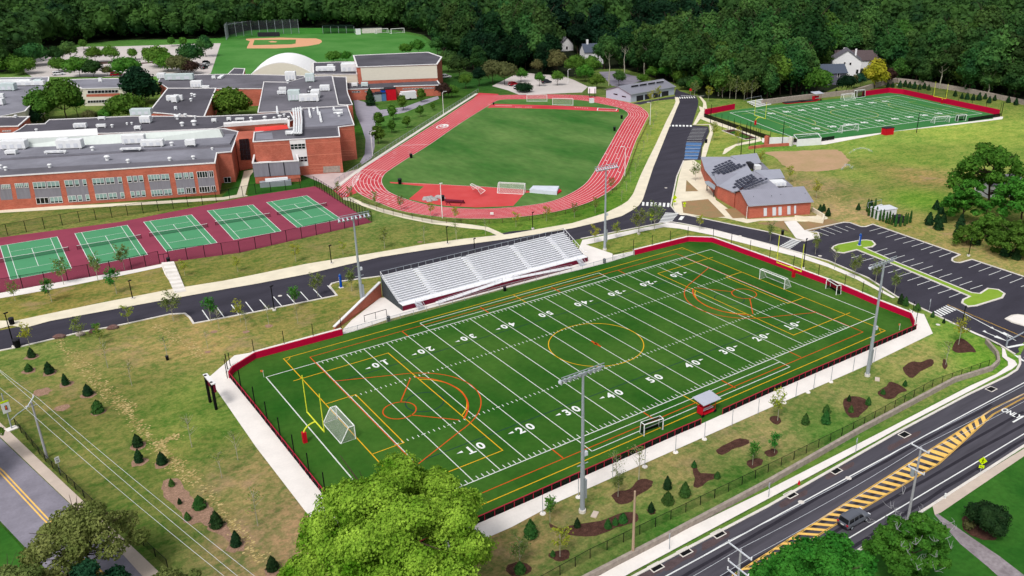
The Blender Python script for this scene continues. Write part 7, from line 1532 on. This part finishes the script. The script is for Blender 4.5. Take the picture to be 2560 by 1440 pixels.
VT = mk_tree('lot_tree', 77, 9, 4.6, 'leaf_mid', 1300, .6, trunk=.3, zc=.62, zr=.36)
for i, (x, y, s_) in enumerate(((240,156,1),(280,156,1.05),(334,150,.75),(371,150,.8),(210,124,.7),(460,118,.7),(430,116,.65))): put(VT, W(x, y), rz(), 'vase shaped tree standing in the back car park, %sfrom the left' % nth([1,2,3,5,0,6,4][i]), 'vase shaped trees in the back car park', s_)
for i, x in enumerate((240,281,371)): c_ = W(x, 157); struct('planting_island', MB().face([(c_.x+9*math.cos(t)*(1 if 1 else 0), c_.y+2.6*math.sin(t), .05) for t in np.linspace(0, 6, 14)]), T['mulch'])
for i, (x, y, h, w_, lf) in enumerate(((1262,212,12,6.2,'leaf_olive'),(1232,210,12,5.6,'leaf_olive'),(1345,188,9,4,'leaf_olive'),(1392,186,13,6.5,'leaf_olive'),(1349,216,7.5,3,'leaf_mid'),(1394,214,7.8,3.4,'leaf_mid'),(1302,205,7,3.5,'leaf_mid'),(1198,216,10,4.2,'leaf_forest2'),(1165,222,8,4,'leaf_mid'),(1148,198,13,6,'leaf_forest'),(1120,182,12,6,'leaf_forest'),(1095,140,12,5.5,'leaf_forest'),(1046,136,9,5,'leaf_mid'),(1015,138,7,4.5,'leaf_bright2'),(868,158,7,3.6,'leaf_bright2'),(835,156,6,5,'leaf_mid'),(1110,245,7,4.2,'leaf_purple'),(1130,244,6,3.5,'leaf_mid'),(1310,230,4,5,'leaf_forest2'),(1480,195,12,6,'leaf_mid'),(1462,205,9,5,'leaf_bright2'),(1440,196,13,6,'leaf_mid'),(1547,216,8,3.6,'leaf_forest'),(1492,222,7,4,'leaf_mid'),(1630,200,7,3.6,'leaf_bright2'),(1606,206,4,3.4,'leaf_mid'),(1665,202,9,4,'leaf_bright2'),(1700,210,7,4.6,'leaf_mid'),(1715,225,6,5,'leaf_forest'),(1875,236,21,10,'leaf_forest'),(1830,236,17,8,'leaf_mid'),(1950,236,19,10,'leaf_mid'),(2000,232,17,8,'leaf_forest'),(2040,238,13,8,'leaf_mid'),(2116,234,9,5.4,'leaf_forest2'),(2150,222,8,3.4,'leaf_cool'),(2218,214,9,5,'leaf_purple'),(2133,222,7,3,'leaf_olive'))):
    tree_at(x, y, h, w_, lf, ['large brown-green round tree behind the track, right of the pair','large brown-green round tree behind the track, left of the pair','olive rounded tree beyond the pale car park','large olive tree on the far side of the pale car park','small round tree on the island of the pale car park, left one','small round tree on the island of the pale car park, right one','small green tree at the left of the pale car park','dark conical tree left of the brown-green trees','green bush below the dark conical tree','dark tree right of the big gym','dark tree behind the right corner of the big gym','dark tree at the right end of the outfield','green tree at the lower end of the outfield','small bright tree at the outfield behind the gym roof','bright bush left of the big gym roof','low shrubs behind the middle roof','dark purple shrub at the corner of the low brick wing','green shrub beside the purple one','dark low hedge beside the white car','green tree in front of the half hidden white house','bright green tree left of the garage','tall green tree between the hidden houses','dark green tree left of the garage lot','green shrub mass left of the garage wall','small bright tree behind the garage roof','low round bush behind the garage roof','bright green tree behind the right part of the garage','green tree at the far end of the access road','dark shrubs at the bend of the access road','very large dark tree left of the distant turf','large green tree beside the access road bend','large green tree behind the left part of the distant turf','large dark tree left of the grey house','green tree overhanging the grey house','dark round tree in front of the grey house','small blue-green tree between grey house and yellow tree','dark purple tree right of the yellow tree','grey-green slender tree beside the grey house'][i], 2200 if w_ > 6 else 1300, trunk=.2)
tree_at(2186,221,17,6.6,'leaf_yellow','golden yellow tree beside the white house', 2600, trunk=.12, zc=.5, zr=.46)
tree_at(640,66,22,4.6,'leaf_red','copper red tree rising behind the backstop', 1200, trunk=.1, zc=.5, zr=.46)
# far edge small bushes and rows
PC = mk_conifer(3, 2.3, 1.0, 'leaf_conifer', 900, .3)
PCb = mk_conifer(13, 2.0, 1.1, 'leaf_conifer_b', 800, .3); PCc = mk_conifer(23, 2.6, .9, 'leaf_conifer', 800, .28)
for i, (x, y, s_) in enumerate(((80,893,1.15),(72,928,1.1),(124,933,1.15),(165,962,1.2),(221,988,1.15),(245,1031,1.25),(346,1115,1.1),(348,1155,1.1),(406,1160,1.2),(500,1270,1.3),(542,1317,1.2),(590,1365,1.2),(683,1425,1.2))):
    o_ = put((PC, PCb, PC, PCc)[i % 4], W(x, y), rz(), '%sdark young conifer from the top of the row on the brown slope' % nth(i), 'young conifers on the brown slope', s_*random.uniform(.62, .86)); o_.rotation_euler[0] = random.uniform(-.07, .07)
    c_ = W(x, y); struct('tree_mulch_ring', MB().face([(c_.x+1.2*random.uniform(.8, 1.2)*math.cos(t), c_.y+1.2*random.uniform(.8, 1.2)*math.sin(t), .026) for t in np.linspace(0, 5.9, 12)]), T['chips'])
PC2 = mk_conifer(4, 2.35, .95, 'leaf_conifer_b', 900, .3)
for i, (x, y, s_) in enumerate(((2013,1060,1.05),(2066,1032,.95),(2064,1058,1.05),(1668,1222,1.1),(1712,1240,1.15),(1670,1258,1.1),(1327,1342,1.25),(1628,1280,.7),(1735,1168,.7),(1793,1195,.75),(2127,1030,.6),(2122,1003,.6),(2170,1012,.7),(2207,985,.6),(2262,965,.7),(1443,1318,.7),(1520,1320,.8),(1557,1305,.8),(1538,1312,.6),(2251,760,1.0),(2263,764,1.1),(2293,776,1.1),(2331,793,.7),(2359,808,.6),(1382,1390,.5),(1300,1430,1.0),(430,1215,.6),(450,1260,.5),(470,1300,.6),(1990,1042-30,.01))):
    if s_ > .1: put((PC2, PCb, PC2, PCc)[i % 4], W(x, y), rz(), ['young green conifer below the black fence posts, left one','young green conifer upper of the stacked pair in the strip','young green conifer lower of the stacked pair in the strip','young conifer at the top of the trio above the wooden pole','young conifer at the right of the trio above the wooden pole','young conifer at the bottom of the trio above the wooden pole','round young conifer at the left end of the strip','small conifer on a tiny mulch ring near the wooden pole','small shrub at the top of the Y shaped mulch bed','small shrub at the right tip of the Y shaped mulch bed','small shrub in the middle of the round mulch bed','slim shrub at the top of the round mulch bed','slim shrub at the right of the round mulch bed','slim shrub in the black mulch bed','slim shrub right of the black mulch bed','slim bright shrub in the long mulch bed, left','shrub in the long mulch bed, middle','shrub in the long mulch bed, right','tiny shrub in the long mulch bed','dark shrub between right pad wall and car park, left of the pair','dark shrub between right pad wall and car park, right of the pair','dark shrub beside the corner of the crimson wall','small shrub by the kerb at the crosswalk','small shrub below the crosswalk','small shrub in the lowest round mulch bed','shrub at the bottom left mulch bed','shrub at the top of the wood chip bed','shrub at the left of the wood chip bed','shrub in the middle of the wood chip bed'][i], None, s_*random.uniform(.66, .9))
PC3 = mk_conifer(5, 2.7, 1.15, 'leaf_conifer', 500, .45)
row_ = [(2219,220),(2231,219),(2249,219),(2262,217),(2273,220),(2285,222),(2298,224),(2310,222),(2321,226),(2387,241),(2404,247),(2417,249),(2432,251),(2447,251),(2462,248),(2472,258),(2486,252),(2505,246),(2520,257),(2539,263)]
for i, (x, y) in enumerate(row_): put(PC3, W(x, y), rz(), '%ssmall dark conifer from the left in the row before the stone wall' % nth(i), 'small conifers before the stone wall', random.uniform(.9, 1.3))
for i, (x, y, s_) in enumerate(((2006,244,1),(2016,243,1),(2056,240,1),(2090,238,1))): put(PC3, W(x, y), rz(), '%ssmall conifer from the left behind the far side bleachers' % nth(i), 'small conifers behind the far side of the distant turf', s_)
for i, (x, y, s_) in enumerate(((2145,525,1.1),(2176,521,1.4),(2049,532,1.3),(2058,528,1.2),(2070,540,1.3),(2322,562,2.0),(2346,574,2.0),(2342,556,1.5),(2358,556,1.5),(2340,524,1.6),(2352,535,1.5),(2440,612,1.7),(2475,605,1.9),(2512,640,2.1),(2540,648,2.0),(2500,600,1.7),(2395,590,2.0),(2400,568,2))): put(PC3, W(x, y), rz(), ['lone dark conifer on the sandy slope','dark conifer left of the columnar shrubs','dark conifer right of the clubhouse wall, left one','dark conifer right of the clubhouse wall, middle one','dark conifer right of the clubhouse wall, lower one','dark conifer on the slope below the big trees, left','dark conifer on the slope below the big trees, right of the first','dark conifer tip behind the pair on the slope','dark conifer beside the big tree trunk','dark conifer under the big tree crown','second dark conifer under the big tree crown','dark conifer above the black car park lamp','dark conifer in the dense shrubs at the right edge','large dark conifer at the right edge above the car park','dark conifer farthest right above the car park','conifer inside the dark shrubs at the right','conifer at the foot of the right hand shrubs','conifer below the garden lawn'][i], None, s_*.62)
CO = mk_conifer(6, 3.4, .42, 'leaf_conifer_b', 500, .22, col=True)
cols_ = [(2171,540),(2180,544),(2184,536),(2190,548),(2199,552),(2207,554),(2215,558),(2222,560),(2229,562),(2238,567),(2250,567),(2261,565),(2267,560),(2275,557),(2168,530),(2186,528)]
for i, (x, y) in enumerate(cols_): put(CO, W(x, y), rz(), '%scolumnar evergreen in the ring around the white garden tank' % nth(i), 'columnar evergreens around the white tank', random.uniform(.9, 1.15))
boxy('storage_tank', (2207,543), (6,3.4,2.6), 'unit', 'cream covered tank inside the ring of columnar evergreens', 'tank', -.3); boxy('transformer_cabinet', (2243,556), (2.6,2,1.8), 'dark', 'dark transformer cabinet among the columnar evergreens', 'cabinet', -.3)
# saplings
SP = {k: mk_sapling(20+i, 4.6, 1.5, lf, n_, sz) for i, (k, lf, n_, sz) in enumerate((('a','leaf_sap',420,.3), ('y','leaf_sap_y',380,.3), ('g','leaf_sap_g',620,.32), ('p','leaf_grey',560,.28), ('t','leaf_sap',130,.2)))}
SAPS = [('y',75,868,1.0,'yellow green sapling at the left road edge below the internal road'),('a',200,848,.95,'sapling beside the pale flat boulder'),('g',248,848,.7,'small bright sapling between the boulders'),('y',322,812,.9,'sapling above the rightmost boulder'),('a',252,862,.8,'pale thin sapling in the field behind the boulders'),('p',434,802,1.35,'large pale sapling at the curve of the parking bays'),('g',528,806,1.1,'sapling standing at the leftmost parking bay line'),('y',602,806,1.0,'sapling at the third parking bay line'),('g',738,772,1.0,'sapling near the right parking bays'),('p',795,742,1.15,'grey-green sapling over the parking bays'),('p',880,728,1.15,'grey-green sapling next to the brick wall light pole'),
 ('t',548,822,.9,'thin bare sapling in a mulch ring below the parking bays, left'),('t',617,826,.9,'thin bare sapling in a mulch ring below the parking bays, middle'),('t',520,872,.8,'thin bare sapling in the dry grass'),('t',672,812,.9,'thin bare sapling in a mulch ring below the black lamp'),('t',745,808,.7,'thin bare sapling left of the brick wall'),('t',270,920,1.1,'faint sapling high in the brown field'),('t',420,900,1.1,'thin dark stemmed sapling in the middle of the brown field'),('t',480,1118,1.2,'thin sapling in the middle of the field'),('t',595,1150,1.1,'thin sapling left of the white walkway'),('t',645,1315,1.2,'thin sapling beside the lower end of the walkway'),('t',555,1195,1.0,'thin sapling on a small mulch patch in the field'),('t',330,965,1.0,'thin sapling left of the field centre'),
 ('a',38,752,.9,'sapling at the left end of the court path'),('g',130,756,1.1,'bright sapling below the court path'),('a',160,712,1.3,'tall thin sapling before the leftmost court'),('g',292,735,1.25,'green sapling on the lawn below the court path'),('p',245,700,1.3,'sapling before the second tennis court'),('p',312,675,1.3,'sapling whose crown overlaps the second tennis court'),('y',463,690,.8,'yellowish sapling right of the court stair'),('y',595,680,.8,'yellow sapling on the lawn below the third court'),('y',740,655,.95,'yellow green sapling left of the floodlight lamp head'),('y',858,636,.7,'small yellow sapling below the floodlight lamp head'),('a',962,622,1.15,'sapling on the lawn right of the floodlight pole'),('t',1061,609,1.0,'brownish thin sapling behind the bleachers, left'),('t',1141,600,1.0,'brownish thin sapling behind the bleachers, right'),('t',1214,588,1.0,'reddish thin sapling beside the curved path'),
 ('a',846,490,.9,'sapling at the corner of the tennis court and the track'),('a',877,502,.9,'sapling on the path curve at the track corner'),('a',938,515,.9,'sapling at the lower left bend of the track'),('a',1002,526,.9,'sapling left on the lower bend of the track'),('y',1077,543,.9,'yellowish sapling left of the white lamp on the bend'),('y',1138,556,.9,'yellowish sapling right of the white lamp on the bend'),('y',1290,568,.9,'sapling below the notice on the track fence'),('y',1366,553,.9,'sapling below the lower right bend of the track'),('a',1436,545,.9,'sapling in a mulch ring below the right bend'),('a',1488,533,.95,'sapling beside the pole left of the road bend'),('a',1528,478,.9,'sapling touching the right bend of the track'),
 ('p',1597,588,1.55,'leafy tree left of the yellow green sign by the crosswalk'),('p',1636,577,1.6,'leafy tree behind the yellow green sign by the crosswalk'),('y',1540,598,.95,'small yellow tree on the verge right of the light pole'),('y',1487,608,1.0,'small yellow tree right of the bleachers'),('y',1749,576,.9,'yellow sapling below the clubhouse bed'),('p',1925,604,1.1,'grey-green sapling on the road edge near the steps'),('p',2038,636,1.1,'pale sapling over the car park, first from the left'),('t',2086,672,1.2,'thin reddish sapling over the car park'),('p',2136,695,1.2,'grey-green sapling in front of the long island'),('p',2188,710,1.2,'grey-green sapling beside the right light pole head'),('p',2236,735,1.1,'grey-green sapling left of the crosswalk at the lot exit'),
 ('y',2396,862,1.2,'pale green sapling on the mulch bed at the road bend'),('t',2364,912,1.1,'thin sapling with a dark stake near the road bend'),('y',1944,1052,1.15,'yellow green sapling in a small round mulch bed'),('g',1881,1163,.8,'bright lime sapling on a round mulch bed'),('y',1400,1392,1.0,'lime sapling in the lowest round mulch bed'),('g',1936,1133,.75,'lime sapling near the street fence'),('g',1375,1305,.8,'green shrub tree at the left end of the long mulch bed'),('p',1545,1242,.9,'grey-green small tree in the left of the curved mulch bed'),('t',1597,1200,1.3,'thin pale sapling at the walkway edge'),('t',1540,1205,1.1,'thin dead looking sapling above the mulch bed'),('p',1300,1420,1.0,'grey-green shrub at the bottom left mulch bed'),('g',1810,1120,.01,'x'),
 ('y',1845,362,1.3,'yellow green sapling left of the clubhouse path'),('y',1782,352,1.5,'yellow green tree beside the accessible bays'),('y',1765,320,.01,'x'),('y',1972,458,1.2,'yellow green sapling right of the clubhouse roof'),('y',2040,498,1.2,'yellow green sapling beside the long clubhouse wing'),('y',1902,416,1.1,'yellow sapling at the deck railing'),('p',1800,415+35,.01,'x'),('p',1738,452,1.2,'bare grey shrub tree left of the clubhouse entrance'),('y',1645,252,1.4,'yellow sapling beside the garage apron'),('y',1770,255,1.5,'yellow green sapling at the left corner of the wood'),('y',1628,262,1.3,'yellow green sapling right of the garage')]
for k, x, y, s_, lb in SAPS:
    if s_ > .1: put(SP[k], W(x, y), rz(), lb, None, s_)
for i, (x, y) in enumerate(((1609,374),(1602,398),(1595,416),(1588,432),(1576,455),(1566,478),(1554,504),(1640,300),(1634,320),(1626,340),(1618,356))): put(SP['t'], W(x, y), rz(), '%sslim sapling with white trunk guard from the bottom beside the access road' % nth([4,5,6,7,3,1,0,10,9,8,11][i] if 0 else i), 'slim saplings in a row beside the access road', .75)
for i, (x, y, s_) in enumerate(((1824,246,2.2),(1839,248,2.2),(1860,252,1.9),(1878,250,2.2),(1806,244,1.8),(1736,243,1.6))): put(SP['p'], W(x, y), rz(), '%sslender young tree from the left before the dark wood beside the distant turf' % nth(i), 'slender young trees before the wood', s_)
GS = mk_tree('slope_tree', 88, 6.4, 2.5, 'leaf_mid', 900, .42, trunk=.15, zc=.55, zr=.42, nl=7)
for i, (x, y, s_, lb) in enumerate(((947,322,1.1,'green tree on the slope beside the grey path, upper of two'),(946,360,1.15,'green tree on the slope beside the grey path, lower of two'),(983,300,1.05,'green tree on the slope left of the track, middle'),(1008,276,1.1,'green tree above the slope path'),(1053,256,1.05,'green tree left of the white gooseneck lamp'),(980,333,.85,'dark bush tree near the left straight'),(1019,320,.8,'green bush on the slope near the left straight'),(1052,292,.8,'green bush in the middle of the slope'),(1083,276,.55,'small green bush at the top of the slope'))): put(GS, W(x, y), rz(), lb, None, s_)
r = mk_conifer(9, 7.5, 2.6, 'leaf_conifer', 1200, .6); put(r, W(927,264), 0, 'dark blue spruce beside the dumpsters', None, 1)
# shrub round at the lower right
r = mk_tree('round_shrub', 91, 4.6, 2.9, 'leaf_conifer', 6200, .2, trunk=.1, zc=.5, zr=.5, nl=9, core=.9); put(r, W(2464,1330), 0, 'dense round dark shrub on a mulch bed in the lower right lawn')
r = mk_tree('low_shrub', 92, 1.2, .9, 'leaf_olive', 500, .16, trunk=.1, zc=.5, zr=.4, nl=5); put(r, W(2420,1320), 0, 'low olive shrub left of the round dark shrub')
# right edge big trees
def big_tree(base, h, w_, leaf, n, size, lb, seed, z0=.35, lob=16, sq=.75, trunk=.02, tk_='bark', core=.6, kind='broadleaf_tree', rough=.3, jit=.6, smin=.12, smax=.22):
    g = random.Random(seed); r = empty(kind, base, lb, 'tree'); lobes = []
    N = int(lob*2.1)
    for i in range(N):
        a = i*2.399+g.uniform(-.3, .3); q = math.sqrt((i+.4)/N); prof = math.sqrt(max(0, 1-(q*.97)**2)); z = h*(z0+(1-z0)*prof*g.uniform(.62, 1.0))
        edge = 1+.15*math.sin(a*3+seed)+.1*math.sin(a*7+seed*2); s_ = w_*g.uniform(smin, smax)
        if 3 < i and g.random() < .1: continue
        lobes.append((math.cos(a)*w_*q*.88*edge, math.sin(a)*w_*q*.88*edge, z-s_*.4, s_*g.uniform(.9, 1.35), s_*g.uniform(.9, 1.35), s_*sq))
        if i % 4 == 0: lobes.append((math.cos(a+.5)*w_*q*.6, math.sin(a+.5)*w_*q*.6, z-h*g.uniform(.2, .34), s_, s_, s_*.6))
    limbs(h, h*trunk, w_, 14, seed, start=.25).build('trunk', T[tk_], r, True)
    add_mesh('crown', crown_mesh('crown', T[leaf], lobes, n, size, seed=seed, core=core, jit=jit, rough=rough), r); return r
big_tree(W(2462,533), 21, 10.5, 'leaf_bright2', 9000, .6, 'large spreading green tree with a visible dark trunk at the right edge', 101, z0=.3, core=.5)
big_tree(W(2405,560), 13, 6, 'leaf_bright2', 5000, .5, 'dense green tree left of the large one at the right edge', 102, z0=.15)
big_tree(W(2545,575), 16, 9, 'leaf_bright2', 7000, .55, 'bright green tree at the right border of the picture', 103, z0=.15)
big_tree(W(2530,640), 9, 7, 'leaf_mid', 4500, .5, 'dark shrubby tree low at the right edge above the car park', 104, z0=.15)
big_tree(W(2470,600), 7, 5, 'leaf_mid', 3500, .45, 'dark shrub mass below the garden lawn at the right', 105, z0=.1)
big_tree(W(2415,610), 5, 4, 'leaf_mid', 2500, .4, 'green shrub mass left of the dark shrubs at the right', 106, z0=.1)
sheet('garden_lawn', [(2440,560),(2510,540),(2530,570),(2490,590),(2430,585)], .03, T['verge'])
# foreground trees
mp_ = W(1012,1560); 
big_tree(Vector((mp_.x, mp_.y, 0)), 20.5, 11.4, 'leaf_bright', 150000, .235, 'huge bright green maple in the foreground covering the lower field corner', 201, z0=.3, lob=40, core=.76, trunk=.018, jit=.5, rough=.22, smin=.115, smax=.2)
big_tree(Vector((*W(2028,1600)[:2], 0)), 13.2, 7.6, 'leaf_bright2', 42000, .3, 'bright green tree at the bottom edge over the main road', 202, z0=.25, lob=20, core=.7)
big_tree(Vector((*W(2262,1462)[:2], 0)), 10.5, 5.0, 'leaf_bright2', 20000, .27, 'darker green tree with bare grey twigs beside the main road', 203, z0=.2, lob=14, core=.6)
big_tree(Vector((*W(235,1462)[:2], 0)), 11, 6.6, 'leaf_grey', 17000, .26, 'open grey-green tree over the left road', 204, z0=.35, lob=14, core=.35)
big_tree(Vector((*W(60,1600)[:2], 0)), 10, 6, 'leaf_grey', 15000, .27, 'olive tree in the lower left corner', 205, z0=.25, lob=12, core=.5)
big_tree(Vector((*W(230,1590)[:2], 0)), 9.5, 5.6, 'leaf_cool', 17000, .26, 'dark blue-green tree at the bottom left edge', 206, z0=.2, lob=12, core=.7)
big_tree(Vector((*W(430,1560)[:2], 0)), 6.5, 5.5, 'leaf_grey', 12000, .25, 'low grey-green shrubbery at the bottom edge left of the maple', 207, z0=.15, lob=12, core=.0)
tw = empty('bare_twigs', W(2262,1465), 'bare grey twigs sticking out of the tree beside the main road', 'twigs'); g2 = random.Random(8)
for k in range(34):
    mb = MB(); p = Vector((g2.uniform(-4.5, 4.5), g2.uniform(-4.5, 4.5), g2.uniform(5, 9.5)))
    for j in range(3): q = p+Vector((g2.uniform(-.8, .8), g2.uniform(-.8, .8), g2.uniform(.2, .9))); mb.tube(p, q, .035, .015, 4); p2 = q+Vector((g2.uniform(-.6, .6), g2.uniform(-.6, .6), g2.uniform(-.1, .5))); mb.tube(q, p2, .02, .01, 4)
    mb.build('twig', T['grey_pole'], tw, True)
r = big_tree(W(-70,1190), 9, 5.2, 'leaf_mid', 8000, .28, 'green tree just entering at the left edge over the road', 208, z0=.4, lob=9, core=.3)
for t_ in [o for o in scene.objects if o.parent is None and o.get('label') == 'x']:
    for ch in list(t_.children_recursive): bpy.data.objects.remove(ch)
    bpy.data.objects.remove(t_)
